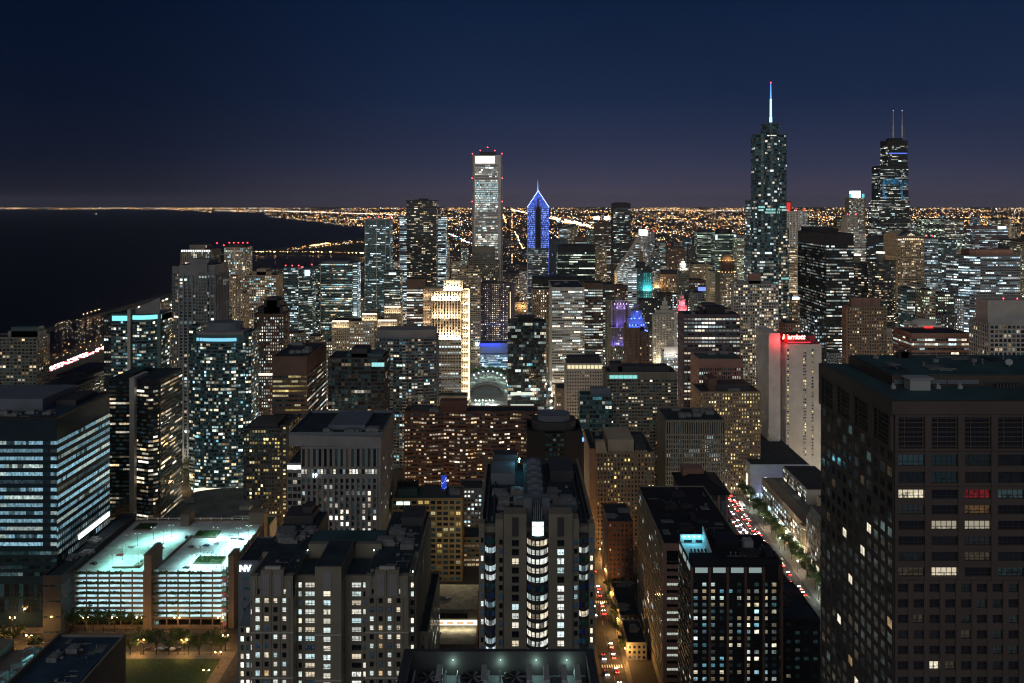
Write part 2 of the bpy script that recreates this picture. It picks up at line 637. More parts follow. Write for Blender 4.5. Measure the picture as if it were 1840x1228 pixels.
def chamfer(c):
    def g(b):
        w, d = b.w / 2, b.d / 2
        return [(-w + c, -d), (w - c, -d), (w, -d + c), (w, d - c), (w - c, d), (-w + c, d), (-w, d - c), (-w, -d + c)]
    return g
def bow(sag, n=8):
    """front face bowed out towards the viewer"""
    def g(b):
        w, d = b.w / 2, b.d / 2
        return [(-w + b.w * i / n, -d + sag * (2 * i / n - 1) ** 2) for i in range(n + 1)] + [(w, d), (-w, d)]
    return g
def ellipse(n=20):
    def g(b):
        return [(b.w / 2 * math.cos(2 * math.pi * i / n), b.d / 2 * math.sin(2 * math.pi * i / n)) for i in range(n)]
    return g
# ---------------------------------------------------------------- land, lake
LANDM = mat('city_ground', (.045, .042, .042), .95, .4, .02)
WATER = mat('lake_water', (.0006, .0018, .0045), .35, .3, .01, .10, bump=.4)
def shore(p):
    return [ground(x, y, 0)[:2] for x, y in p]
far = 45000.0
lm = MB()
land = shore([(-700, 780), (-200, 660), (0, 612), (90, 588), (190, 560), (300, 528), (420, 505), (560, 498), (640, 494), (700, 474), (700, 463),
              (655, 462), (560, 457), (470, 457), (452, 453), (470, 449), (540, 441), (575, 434), (640, 428), (705, 424),
              (705, 416), (655, 410), (600, 403), (540, 396), (490, 388), (462, 383), (380, 381.5), (385, 378.6), (300, 377.2), (0, 376), (-700, 375.4)])
land += [(-far, far), (far, far), (far, 60), (-far * .02, 60)]
lm.face([(x, y, 0) for x, y in reversed(land)])
lo = lm.build('ground', LANDM)
bm = bmesh.new(); bm.from_mesh(lo.data)
bmesh.ops.recalc_face_normals(bm, faces=bm.faces)
for f_ in bm.faces:
    if f_.normal.z < 0: f_.normal_flip()
bmesh.ops.triangulate(bm, faces=bm.faces); bm.to_mesh(lo.data); bm.free()
tag(lo, kind='structure')
wm = MB()
wm.face([(-far * 1.5, 100, -1.2), (far * 1.5, 100, -1.2), (far * 1.5, far, -1.2), (-far * 1.5, far, -1.2)])
tag(wm.build('lake_water', WATER), kind='structure')

# ---------------------------------------------------------------- the towers, left to right
APT = S(3.4, 3.3, .74, .56, .26, 'mix', 'rand')
OFF = S(3.0, 3.9, .85, .5, .5, 'neut', 'rows', run=7)
DIM = S(3.4, 3.5, .7, .55, .05, 'mix', 'rand', br=.6)
def SS(base, **kw):
    d = dict(base); d.update(kw); return d

tower('apartment_tower', 'pale gridded apartment block at the left edge beside the boat harbour', -30, 66, 608, .60, S(5.2, 3.6, .74, .6, .16, 'warm', 'rand', br=.9), S(5.2, 3.6, .6, .6, .08, 'warm'), xb=89, m='stone', ph=[(8, 66, 597, 'grey'), (14, 62, 590, 'teal')])
tower('office_block', 'low dark block with stepped roof right of the far left apartment block', 60, 128, 700, .57, S(4, 4, .8, .5, .1, 'warm', 'rows'), dep=60, m='dark', ph=[(66, 120, 694, 'black')])
tower('office_block', 'low dark block with one lit window slit in front of the harbour', 100, 166, 676, .63, S(6, 4, .9, .3, .12, 'warm', 'rows', br=1.2), dep=70, m='dark', ph=[(108, 150, 671, 'black')])
# dark slab with the pale fin
b = tower('apartment_tower', 'dark glass apartment tower split by one pale concrete fin', 195, 287, 684, .43, None, dep=44, m='black', build=False)
w2, d2 = b.w / 2, b.d / 2
xf = xof(240, .43) - b.cx
b.facade((-w2, -d2), (xf, -d2), 0, b.h, S(3.4, 3.2, .94, .5, .2, 'warm', 'rows', br=.8, rel='band', r=.25, run=4))
pts = [(xf + 2, -d2)] + [(w2 - 7 + 7 * math.sin(t), -d2 - 4 + 4 * (1 - math.cos(t)) * 1.6) for t in (0, .5, 1.0, 1.5)]
b.mb.prism(pts + [(w2, 0), (xf + 2, 0)], 0, b.h - 3)
for p_, q_ in zip(pts[:-1], pts[1:]):
    b.facade(p_, q_, 0, b.h - 3, S(2.4, 3.2, .95, .5, .22, 'warm', 'rows', br=1.0, rel='band', r=.25, run=6))
b.facade((w2, -d2 + 2), (w2, d2), 0, b.h, S(3.0, 3.2, .9, .5, .22, 'warm', 'rows', br=.8, rel='band', r=.2))
b.part('fin', xf - 1, xf + 2.8, -d2 - 5, -d2 + 20, 0, b.h + 3, wall('pale'))
b.part('penthouse', -w2 * .6, xf - 3, -d2 + 6, d2 - 6, b.h + .23, b.h + 4, wall('black'))
b.finish(wall('black'), True)
# glass slab with the teal crown
b = tower('apartment_tower', 'glass apartment tower with glowing teal crown and slanted roof screen', 200, 288, 566, .56, None, dep=36, m='glassy', build=False)
w2, d2 = b.w / 2, b.d / 2
xm = xof(238, .56) - b.cx
gl = S(2.8, 3.2, .92, .62, .3, 'mix', 'rand', rel='band', r=.3)
b.facade((-w2, -d2), (xm, -d2), 0, b.h - 6, gl)
pts = [(xm + 3, -d2 - 6), (xm + 12, -d2 - 6.6), (w2 - 8, -d2 - 4), (w2, -d2 + 3)]
b.mb.prism(pts + [(w2, d2 - 3), (xm + 3, d2 - 3)], 0, b.h + 1)
for p_, q_ in zip(pts[:-1], pts[1:]):
    b.facade(p_, q_, 0, b.h - 6, gl)
    L_ = math.hypot(q_[0] - p_[0], q_[1] - p_[1])
b.facade((w2, -d2 + 3), (w2, d2 - 3), 0, b.h - 6, gl)
TEALG = glow('crown_teal_light', (.22, .80, .78), 1.3, False)
c = MB()
c.box(-w2 + 1, xm - 3, -d2 - .5, -d2 - .1, b.h - 6, b.h - 1)
for p_, q_ in zip(pts[:-1], pts[1:]):
    L_ = math.hypot(q_[0] - p_[0], q_[1] - p_[1]); u_ = ((q_[0] - p_[0]) / L_, (q_[1] - p_[1]) / L_)
    c.obox(p_, u_, (u_[1], -u_[0]), 0, L_, .5, b.h - 4, b.h + .2)
c.build('lit_crown', TEALG, b.root)
c = MB()
c.prism([(xm - 2, -d2 - 7), (xm + 1, -d2 - 7), (xm + 1, -d2 + 4), (xm - 2, -d2 + 4)], 0, b.h + 6)
c.build('fin', wall('pale'), b.root)
c = MB()
z0_ = b.h + 1
c.v += [(xm + 3, -d2, z0_), (w2 - 2, -d2 + 3, z0_), (w2 - 2, -d2 + 3, z0_ + 16), (xm + 3, -d2, z0_ + 5), (xm + 3, -d2 + 1, z0_), (w2 - 2, -d2 + 4, z0_), (w2 - 2, -d2 + 4, z0_ + 16), (xm + 3, -d2 + 1, z0_ + 5)]
c.f += [(0, 1, 2, 3), (7, 6, 5, 4), (3, 2, 6, 7), (1, 5, 6, 2), (0, 3, 7, 4)]; c.m += [0] * 5; c.c += [(0, 0, 0)] * 5
c.build('roof_screen', wall('grey'), b.root)
b.finish(wall('glassy'))
tower('office_block', 'dark windowed slab tucked behind the teal crowned glass tower', 187, 215, 568, .60, S(3, 3.4, .8, .55, .15, 'neut', 'rows'), dep=25, m='black')
# tall grey piered tower
b = tower('apartment_tower', 'tall grey tower with pale vertical piers and paneled crown near the lake', 322, 386, 478, .56, S(5.2, 3.3, .66, .62, .12, 'neut', 'rows', rel='pier', r=1.0, top=9, run=3), dep=40, m='grey', build=False)
w2, d2 = b.w / 2, b.d / 2
b.block([(-w2 - 11, -d2 + 10), (-w2, -d2 + 3), (-w2, d2), (-w2 - 11, d2)], 0, b.h - 2, S(3.2, 3.3, .7, .6, .22, 'warm', 'rand', rel='pier', r=.5, top=6))
b.block([(w2 * .0, -d2 - 3), (w2 * .62, -d2 - 3), (w2 * .62, -d2 + 4), (w2 * 0, -d2 + 4)], 0, b.h + 2, S(3.6, 3.3, .7, .6, .16, 'neut', 'rows', rel='pier', r=.6, top=8))
b.part('penthouse', -w2 * .6, w2 * .5, -d2 + 8, d2 - 6, b.h + .3, b.h + 6, wall('grey'))
b.finish(wall('grey'), True)
# curved glass apartment slab with drum on top
b = tower('apartment_tower', 'wide bowed glass apartment tower with drum shaped penthouse and cyan top floor', 347, 438, 605, .50,
          S(2.6, 3.05, .9, .62, .24, 'mix', 'rand', rel='band', r=.5, top=6, dim=.008), S(2.6, 3.05, .9, .62, .25, 'mix', rel='band', r=.4, top=6), dep=30, m='glassy', foot=bow(4), build=False)
w2, d2 = b.w / 2, b.d / 2
b.block([(-w2 - 8, -d2 + 12), (-w2, -d2 + 8), (-w2, d2), (-w2 - 8, d2)], 0, b.h + 7, S(2.6, 3.05, .9, .6, .22, 'mix', rel='band', r=.3))
b.block([(w2, -d2 + 6), (w2 + 4, -d2 + 9), (w2 + 4, d2), (w2, d2)], 0, b.h + 2, S(2.6, 3.05, .8, .6, .35, 'mix', rel='band', r=.3))
c = MB()
for i in range(12):
    a = -w2 + 2 + i * 3.05
    c.box(a, a + 2.8, -d2 - .6 + 4 * (2 * (a + w2) / b.w - 1) ** 2, -d2 + 3, b.h - 4.4, b.h - 1.6)
c.build('lit_top_floor', glow('cyan_room_light', (.25, .72, .95), 1.0, False), b.root)
c = MB(); c.prism([(x * .92, y * .92) for x, y in bow(4)(b)], b.h, b.h + 3.5); c.build('parapet_wall', wall('grey'), b.root)
c = MB(); n_ = 18
c.prism([(w2 * .0 + w2 * .72 * math.cos(6.283 * i / n_), 2 + d2 * .7 * math.sin(6.283 * i / n_)) for i in range(n_)], b.h + 3.5, b.h + 11); c.build('drum', wall('bluegrey'), b.root)
b.part('lobby', -w2 + 1, w2 - 1, -d2 - 1.2, -d2 + .5, 0, 5, glow('warm_lobby_light', (1, .86, .6), 1.6))
b.finish(wall('glassy'), True)
# far lakefront group
b = tower('apartment_tower', 'far pale tower with a row of white crown lights near the lake', 325, 380, 450, .98, S(4.5, 3.6, .55, .7, .35, 'neut', 'cols', rel='pier', r=.8, top=3), dep=45, m='stone', ph=[(338, 366, 441)], red=0, build=False)
c = MB()
for i in range(13):
    c.box(-b.w / 2 + 1 + i * 4, -b.w / 2 + 3.4 + i * 4, -b.d / 2 - .9, -b.d / 2 - .2, b.h - 2.6, b.h + .5)
for i in range(7):
    c.box(-b.w * .24 + i * 4, -b.w * .24 + 2.5 + i * 4, -b.d * .26, -b.d * .245, b.h + 4, b.h + 8)
c.build('crown_light', glow('white_crown_light', (.95, 1, 1), 1.5, False), b.root)
for x in (-24, -16, 10, 20): beacon(b, x, -b.d / 2 - 2, b.h - 28, 1)
b.finish(wall('stone'))
b = tower('apartment_tower', 'black far tower topped by one high red beacon beside the lake', 381, 402, 452, 1.04, S(4, 3.8, .8, .5, .28, 'neut', 'rows'), dep=30, m='black', build=False)
beacon(b, -7, 0, b.h, 14); beacon(b, 6, 0, b.h, 10); b.finish(wall('black'))
tower('apartment_tower', 'speckled lit far tower with several red roof beacons by the lake', 403, 440, 446, 1.0, S(3.6, 3.6, .66, .55, .42, 'mix', 'rand'), dep=42, m='cream', red=5, ph=[(408, 434, 441, 'dark')])
tower('apartment_tower', 'slim beige tower in front of the speckled far lakeside tower', 409, 424, 497, .90, S(3.2, 3.6, .5, .55, .25, 'warm', 'cols'), dep=22, m='beige')
tower('apartment_tower', 'small cream tower with stepped cap left of the setback crown tower', 420, 439, 528, .80, S(3.2, 3.5, .45, .6, .28, 'warm', 'cols'), dep=20, m='cream', ph=[(424, 434, 521)])
b = tower('office_block', 'small block with sloped glowing teal roof edge below the far lake towers', 388, 406, 556, .76, S(3, 3.5, .8, .6, .35, 'mix'), dep=24, m='teal', build=False)
c = MB(); c.prism([(-b.w / 2, -b.d / 2), (b.w / 2, -b.d / 2), (b.w / 2, b.d / 2), (-b.w / 2, b.d / 2)], b.h, b.h + 4, 0, True, [(-b.w / 2, 0), (0, 0), (0, b.d / 2), (-b.w / 2, b.d / 2)]); c.build('sloped_roof', wall('teal'), b.root)
c = MB(); c.box(-b.w / 2, b.w / 2, -b.d / 2 - .5, -b.d / 2 - .15, b.h - 2, b.h + .6); c.build('roof_edge_light', TEALG, b.root)
b.finish(wall('teal'))
tower('apartment_tower', 'broad pale ribbed apartment tower with stepped penthouse behind the setback tower', 440, 496, 496, .85, S(4.2, 3.5, .72, .6, .45, 'mix', 'rand', rel='pier', r=.9), dep=35, m='beige', ph=[(450, 486, 489), (459, 476, 484)])
tower('apartment_tower', 'narrow brown tower with lit stair column right of the broad ribbed tower', 496, 511, 500, .90, S(3.8, 3.5, .5, .6, .35, 'warm', 'cols'), dep=24, m='pink', ph=[(498, 508, 494)])
b = tower('apartment_tower', 'dark masonry tower with setback crown and evenly lit warm windows', 455, 508, 566, .60, S(2.9, 3.4, .5, .55, .5, 'neut', 'rand', br=.9, top=2), dep=32, m='brown', foot=chamfer(4), ph=[(460, 506, 553, 'dark'), (471, 500, 541, 'dark'), (476, 495, 537, 'dark')], build=False)
b.part('lit_base_band', -b.w / 2 - .6, b.w / 2 + .6, -b.d / 2 - .6, -b.d / 2 + 1, zof(675, .6), zof(671, .6), glow('base_band_light', (1, .93, .75), 1.4, False))
b.finish(wall('brown'))
# glass tower with the bright blue-white sign panel
b = tower('apartment_tower', 'angular glass tower with red beacons and a bright white blue roof panel', 510, 536, 482, .90, S(2.8, 3.4, .85, .55, .34, 'cool', 'rows', rel='band', run=3), S(3, 3.4, .85, .55, .3, 'neut', 'rows', rel='band'), dep=34, m='glassy', red=3, build=False)
w2, d2 = b.w / 2, b.d / 2
b.block([(w2, -d2 + 4), (w2 + 20, -d2 + 12), (w2 + 20, d2), (w2, d2)], 0, b.h - 3, S(2.8, 3.4, .9, .5, .3, 'neut', 'rows', rel='band', run=3))
b.part('lit_panel', w2 + 9, w2 + 17, -d2 + 6.2, -d2 + 7, b.h - 13, b.h - 4, glow('panel_light', (.55, .85, 1), 3, False))
beacon(b, w2 + 2, 0, b.h - 3); beacon(b, w2 + 18, 0, b.h + 1)
b.finish(wall('glassy'))
b = tower('apartment_tower', 'wide glass apartment tower with a brightly lit stair column on its right', 576, 633, 474, .95, S(3.0, 3.4, .85, .55, .36, 'mix', 'rows', rel='band', run=3), dep=36, m='glassy', ph=[(580, 626, 471, 'grey')], build=False)
w2, d2 = b.w / 2, b.d / 2
b.block([(w2, -d2 + 5), (w2 + 8, -d2 + 5), (w2 + 8, d2), (w2, d2)], 0, b.h + 1, S(8, 3.4, .8, .5, .95, 'cool', br=1.3, rel='band'))
b.block([(-w2 - 17, -d2 + 10), (-w2, -d2 + 10), (-w2, d2), (-w2 - 17, d2)], 0, b.h - 6, S(3, 3.4, .8, .55, .34, 'mix', rel='grid'))
b.part('pier', -w2 - 1, -w2 + .8, -d2 - 1, -d2 + 2, 0, b.h, wall('pale'))
b.finish(wall('glassy'))
# R pair
b = tower('apartment_tower', 'slender dark glass tower with pale flat cap at the water edge', 656, 701, 397, 1.10, S(3.2, 3.7, .82, .5, .22, 'cool', 'rows', rel='band', run=3, top=8, dim=.02), dep=34, m='glassy', ph=[(657, 700, 394, 'pale')], red=3, build=False)
for px in (656, 677, 693, 701):
    b.part('pier', xof(px, 1.1) - b.cx - .6, xof(px, 1.1) - b.cx + .6, -b.d / 2 - 1, -b.d / 2 + .2, 0, b.h, wall('pale'))
b.finish(wall('glassy'))
b = tower('office_block', 'lower glass block with a lit white sign beside the slender capped tower', 690, 719, 488, 1.05, S(3, 3.8, .85, .5, .5, 'neut', 'rows', rel='band'), dep=35, m='teal', build=False)
b.part('sign', -b.w * .2, b.w * .25, -b.d / 2 - .8, -b.d / 2 - .3, b.h - 6, b.h - 2.5, glow('sign_white', (.8, .93, 1), 2.2, False))
b.finish(wall('teal'))
# dark lattice tower and the lit slab behind it
tower('office_tower', 'bright striped office slab showing on both sides of the dark lattice tower', 718, 801, 390, 1.20, S(4, 3.7, .92, .55, .85, 'cool', 'rows', br=1.1, rel='band', run=5), dep=40, m='bluegrey', roofm=ROOF)
b = tower('apartment_tower', 'black lattice apartment tower with scattered warm windows and flat spiky top', 731, 784, 361, 1.12, S(4.4, 3.5, .8, .5, .22, 'warm', 'rand', rel='band', r=.9), dep=36, m='black', units=4, ph=[(752, 768, 357, 'black')], build=False)
b.part('roof_slab', -b.w / 2 - 1.5, b.w / 2 + 1.5, -b.d / 2 - 1.5, b.d / 2, b.h - 2, b.h + .9, wall('black'))
for i in range(9):
    mb_ = MB(); mb_.tube((0, 0, 0), (0, 0, 5 + 4 * rnd()), .35, .15, 4); mb_.build('mast', STEEL, b.root, (-b.w * .45 + i * b.w * .11, 0, b.h + .9))
b.finish(wall('black'))
# ornate lit low masonry block
b = tower('apartment_block', 'beige masonry hotel with floodlit cornices on three stepped wings', 597, 672, 579, .66, S(3.1, 3.3, .42, .5, .34, 'neut', 'rand', br=1.3), dep=30, m='cream', build=False)
w2, d2 = b.w / 2, b.d / 2
cl = MB()
for x0, x1, zz, yy in ((-w2, -w2 + 20, 578, 0), (w2 - 15, w2 + 3, 566, 5), (w2 + 4, w2 + 27, 577, 2), (w2 + 10, w2 + 30, 555, 16)):
    z_ = zof(zz, .66)
    b.block([(x0, -d2 + yy - 1), (x1, -d2 + yy - 1), (x1, d2), (x0, d2)], 0, z_, S(3.1, 3.3, .42, .5, .34, 'warm', 'rand'))
    cl.box(x0 + .4, x1 - .4, -d2 + yy - 1.5, -d2 + yy - 1.1, z_ - .5, z_ + 1.4)
    lamp(b.root, ((x0 + x1) / 2, -d2 + yy - 3.5, z_ - 7), 'AREA', 1500, (1, .86, .62), x1 - x0, (R(155), 0, 0), size_y=1.0, name='cornice_floodlight')
cl.build('cornice_light', glow('cornice_light', (1, .88, .66), 1.6, False), b.root)
b.finish(wall('cream'))
# bowed apartment block with white roof wall
b = tower('apartment_tower', 'wide curved apartment block with pale plain roof wall and stacked balconies', 674, 783, 609, .55, S(3.0, 3.1, .82, .62, .2, 'mix', 'rand', br=.9, dim=.008, rel='grid', r=.6), dep=30, m='bluegrey', foot=bow(5, 10), build=False)
w2, d2 = b.w / 2, b.d / 2
c = MB(); c.prism([(x * .97, y * .94) for x, y in bow(5, 10)(b)], b.h + .23, zof(594, .55)); c.build('roof_wall', wall('grey'), b.root)
for px in (702, 727, 755):
    x_ = xof(px, .55) - b.cx
    for j in range(int(b.h / 3.1) - 1):
        q = MB(); yy = -d2 + 5 * (x_ / w2) ** 2
        q.box(-2.2, 2.2, -1.6, 0, 0, .25); q.box(-2.2, 2.2, -1.6, -1.5, .25, 1.2)
        q.build('balcony', wall('pale'), b.root, (x_, yy, 3 + j * 3.1))
b.finish(wall('bluegrey'), True)
# dark condominium block
b = tower('apartment_block', 'dark glass condominium with patchy lit rooms and a teal corner top floor', 590, 690, 645, .50, S(3.6, 3.5, .9, .74, .12, 'warm', 'rows', br=.7, rel='grid', r=.3, run=3, dim=.0), dep=34, m='dark', ph=[(629, 658, 629, 'dark'), (620, 686, 638, 'teal')], build=False)
q = MB(); q.box(b.w * .28, b.w / 2 + .2, -b.d / 2 - .3, -b.d / 2 + .1, b.h - 7, b.h - 3.4); q.build('corner_light', glow('teal_room_light', (.4, .95, .95), .9, False), b.root)
b.finish(wall('dark'), True)
# brown striped office box
b = tower('office_tower', 'dark brown box office with strip windows running round its corner', 490, 552, 643, .47, S(3.2, 4.0, .96, .42, .4, 'yell', 'rows', br=.55, rel='band', r=.4, top=14, run=5), S(3.2, 4.0, .96, .42, .6, 'neut', 'rows', br=.7, rel='band', r=.4, top=14, run=6), xb=586, m='brown', near=True, units=7)
# grid block left of the hospital
b = tower('apartment_block', 'brown gridded apartment block left of the windowless topped white block', 438, 503, 772, .445, S(2.8, 3.1, .72, .6, .26, 'yell', 'rand', br=.8), dep=40, m='dark', ph=[(446, 495, 765, 'dark')], build=False)
b.block([(b.w / 2, -b.d / 2 + 2), (b.w / 2 + 6.2, -b.d / 2 + 2), (b.w / 2 + 6.2, b.d / 2), (b.w / 2, b.d / 2)], 0, b.h + 2, S(6, 3.1, .3, .5, .6, 'yell'))
b.finish(wall('dark'), True)
# hospital with slit windows
b = tower('hospital', 'blocky hospital with blank overhanging top storeys and tall slit windows', 541, 684, 806, .36, None, dep=60, m='grey', build=False)
w2, d2 = b.w / 2, b.d / 2
b.facade((-w2, -d2), (w2 - 2, -d2), 0, b.h - 19, S(3.5, 4.0, .5, .62, .26, 'neut', 'rand', br=1.5, rel='pier', r=.9))
b.facade((-w2, -d2), (w2 - 2, -d2), b.h - 17, b.h - 13, S(2.1, 4, .8, .8, .8, 'neut', 'rand', br=.8, rel=''))
b.facade((-w2, -d2), (w2 - 2, -d2), b.h - 12, b.h, S(3.5, 12, .5, .96, 0, rel='pier', r=.9))
b.facade((w2, -d2), (w2, d2), 0, b.h - 6, S(9, 9, .12, .2, .3, 'neut', rel=''))
zt = zof(785, .36)
q = MB(); q.prism([(-w2 - 9, -d2 + 4), (w2 + .6, -d2 - 1.2), (w2 + .6, d2 + 1), (-w2 - 9, d2 + 1)], b.h + .3, zt); q.build('top_storey', wall('grey'), b.root)
q = MB()
for a in ((-w2 - 9, -w2 - 8), (w2 - .4, w2 + .6)): q.box(a[0], a[1], -d2 + 5, d2 + 1, zt, zt + 2)
q.box(-w2 - 7.9, w2 - .5, d2, d2 + 1, zt, zt + 2); q.box(-w2 - 7.9, w2 - .5, -d2 + 4.6, -d2 + 5.4, zt, zt + 1.6)
q.build('roof_parapet', wall('bluegrey'), b.root)
b.part('roof_deck', -w2 - 7.9, w2 - .5, -d2 + 5.5, d2 - .1, zt + .05, zt + .3, ROOF)
b.part('plant_room', -w2 * .45, w2 * .5, -d2 + 16, d2 - 8, zt + .3, zt + 3.2, wall('bluegrey'))
b.units(5, zt + .3, y1=-d2 + 12, y0=-d2 + 8)
b.block([(-w2 - 10, -d2 + 5), (-w2 - .5, -d2 + 5), (-w2 - .5, d2), (-w2 - 10, d2)], 0, b.h - 12, S(3, 4.5, .8, .6, .1, 'neut'), S(3, 4.5, .8, .6, .1))
text_mesh('sign_lettering', '19', 3.6, glow('sign_pale_white', (.8, .97, 1), 3), b.root, (xof(566, .36) - b.cx, -d2 - 1.1, zof(854, .36)), (R(90), 0, 0), .15, 0, .08)
b.part('lit_floor', -w2 - 10.2, -w2 - .6, -d2 + 4.4, -d2 + 4.9, b.h - 15, b.h - 12.4, glow('floor_light', (.95, 1, .92), 1.5, False))
b.finish(wall('grey'), True)
# brown wavy slab
b = tower('apartment_block', 'long reddish brown apartment slab with wavy front and warm windows', 727, 966, 742, .44, S(2.6, 3.1, .8, .46, .3, 'warm', 'rand', br=1.0, rel='band', r=.9), dep=18, m='brick', near=True,
          foot=lambda b: [(-b.w / 2 + b.w * i / 24, -b.d / 2 + 1.6 * math.sin(i * 1.05)) for i in range(25)] + [(b.w / 2, b.d / 2), (-b.w / 2, b.d / 2)], ph=[(790, 838, 723), (737, 775, 735, 'dark')], units=4)
# gold piered slab
b = tower('office_block', 'bronze piered office block with two bright windows under its roof', 705, 829, 898, .385, S(4.4, 3.7, .74, .62, .14, 'yell', 'rand', br=.7, rel='grid', r=.7), dep=26, m='gold', ph=[(712, 748, 885, 'teal'), (758, 800, 888, 'dark')], units=5, roofm=ROOFT, build=False)
q = MB()
for i in range(2): q.box(-b.w / 2 + 3 + i * 5, -b.w / 2 + 7.2 + i * 5, -b.d / 2 - .9, -b.d / 2 - .75, b.h - 3.4, b.h - 1.2)
q.build('lit_window', glow('pale_cyan_window', (.75, 1, .95), 2.0, False), b.root)  # two bright windows under the roof edge, as glowing boxes
q = MB()
for i in range(10):
    q.box(-b.w / 2 + 2 + i * 1.5, -b.w / 2 + 3 + i * 1.5, -3, 3, b.h + .3, b.h + 9)
q.build('louvre_screen', wall('black'), b.root)
q = MB(); n_ = 14
for i in range(n_):
    t0, t1 = math.pi * i / n_, math.pi * (i + 1) / n_
    q.face([(1.8 * math.cos(t0), -1 - 1.8 * math.sin(t0), 0), (1.8 * math.cos(t1), -1 - 1.8 * math.sin(t1), 0), (1.8 * math.cos(t1), -1 - 1.8 * math.sin(t1), 13), (1.8 * math.cos(t0), -1 - 1.8 * math.sin(t0), 13)])
o_ = q.build('blue_lantern', glow('blue_lantern_light', (.03, .08, .8), .6), b.root, (b.w / 2 - 13, 0, b.h + .3))
q = MB()
for i in range(14): a_ = .5 + rnd() * 2.2; q.octa(1.95 * math.cos(a_), -1 - 1.95 * math.sin(a_), 1 + 11 * rnd(), .22)
q.build('bulb', glow('blue_lantern_bulb', (.25, .45, 1), 4), o_)
b.finish(wall('gold'), True)
tower('apartment_block', 'small pale block with white windows peeking out right of the bronze block', 826, 866, 880, .42, S(3, 3.2, .6, .5, .35, 'cool', 'rand'), dep=20, m='bluegrey')
tower('parking_structure', 'small open parking structure glowing orange beside the ribbed stone tower', 824, 862, 968, .40, S(3.2, 3.2, .85, .45, .6, 'warm', 'rows', br=.8), dep=20, m='tan')
# ---------------------------------------------------------------- centre, middle distance
tower('office_tower', 'office slab with bright top floors behind the left of the floodlit tower', 731, 760, 503, .85, S(3.2, 3.8, .9, .5, .55, 'neut', 'rows', run=6, top=14), dep=30, m='brown')
tower('apartment_tower', 'thin gridded residential tower just right of the floodlit tower', 822, 862, 484, .90, S(4.6, 3.5, .82, .5, .32, 'warm', 'rand', rel='grid', r=.8), dep=30, m='beige', ph=[(826, 850, 478), (838, 841, 468)])
b = tower('apartment_tower', 'pale stepped residential tower standing in front of the tallest white tower', 842, 897, 470, .955, S(4, 3.6, .6, .55, .16, 'warm', 'rand'), dep=26, m='stone', build=False)
b.block([(-b.w / 2 + 6, -b.d / 2 + 3), (b.w / 2 - 8, -b.d / 2 + 3), (b.w / 2 - 8, b.d / 2), (-b.w / 2 + 6, b.d / 2)], b.h, zof(445, .955), S(4, 3.6, .6, .55, .1, 'warm', top=9))
b.finish(wall('stone'))
b = tower('hotel', 'purple brown hotel slab with small regular windows beside a glowing vertical strip', 861, 916, 510, .93, S(3.6, 3.3, .35, .5, .35, 'warm', 'cols', br=1.1), dep=22, m='purple', ph=[(866, 905, 507)], build=False)
w2, d2 = b.w / 2, b.d / 2
b.block([(w2, -d2 + 4), (w2 + 8, -d2 + 4), (w2 + 8, d2), (w2, d2)], 0, b.h - 1, None)
b.part('lit_strip', w2 + .2, w2 + 1.2, -d2 + 3.2, -d2 + 3.7, 10, b.h - 14, glow('strip_light', (1, .82, .55), 1.8, False))
b.finish(wall('purple'))
b = tower('office_tower', 'dark glass tower with mottled reflections in front of the avenue', 912, 981, 580, .62, S(2.6, 3.5, .92, .8, .2, 'mix', 'rows', br=.75, rel='band', r=.15, run=3, dim=.006), dep=26, m='black', ph=[(931, 961, 570, 'black'), (914, 932, 578, 'teal')], build=False)
for z_ in (705, 727):
    b.part('lit_terrace', -b.w * .42, b.w * .18, -b.d / 2 - 7, -b.d / 2 - .3, zof(z_ + 3, .62), zof(z_, .62), glow('terrace_light', (.9, 1, .85), .9, False))
b.finish(wall('black'), True)
tower('office_tower', 'black wide low topped office behind the white gridded office', 957, 1060, 503, .90, S(3, 3.8, .85, .5, .5, 'neut', 'rows', run=5, top=6), dep=60, m='black', ph=[(975, 1040, 498, 'black')])
tower('office_tower', 'brown piered tower with columns of warm windows left of the white gridded office', 957, 993, 521, .80, S(3.4, 3.6, .45, .55, .35, 'warm', 'cols', br=1.0, rel='pier', r=.8), dep=30, m='tan')
tower('office_tower', 'white gridded office tower with broad glowing window bands', 992, 1050, 518, .75, S(3.3, 3.9, .82, .52, .55, 'neut', 'rows', br=1.1, run=5, top=3, r=.6), S(3, 3.9, .4, .5, .2), xb=986, m='pale', units=3)
tower('office_tower', 'brown office tower with bright floors right of the white gridded office', 1050, 1083, 510, .82, S(3.3, 3.8, .85, .5, .7, 'neut', 'rows', br=1.0, run=5, top=8, rel='band'), dep=40, m='brown')
tower('office_tower', 'slim dark office with greenish lit floors left of the violet crowned tower', 1084, 1103, 512, .86, S(3, 3.8, .8, .5, .7, 'green', 'rows', run=3, top=8), dep=36, m='dark')
tower('office_tower', 'narrow pale green slab just left of the violet crowned tower', 1091, 1106, 540, .76, S(3, 3.6, .4, .5, .1), dep=20, m='stone')
tower('office_tower', 'black wide office with two bright floors right of the blue spire tower', 1002, 1069, 443, 1.0, S(3.2, 3.9, .88, .46, .55, 'green', 'rows', br=1.1, run=8, top=10, rel='band'), dep=40, m='black', ph=[(1010, 1060, 440, 'black')])
tower('office_tower', 'plain blue grey slab rising behind the black office by the blue spire tower', 986, 1020, 431, 1.10, S(6, 4, .3, .3, .05, 'blue'), dep=30, m='bluegrey')
tower('office_tower', 'far brown tower standing below the blazing stadium lamps', 1069, 1098, 402, 1.25, S(3.4, 3.8, .7, .5, .4, 'neut', 'rows'), dep=30, m='brown')
tower('apartment_tower', 'far beige tower next to the dark flat topped glass tower', 1073, 1090, 447, 1.1, S(3.4, 3.6, .6, .5, .4, 'warm'), dep=24, m='beige')
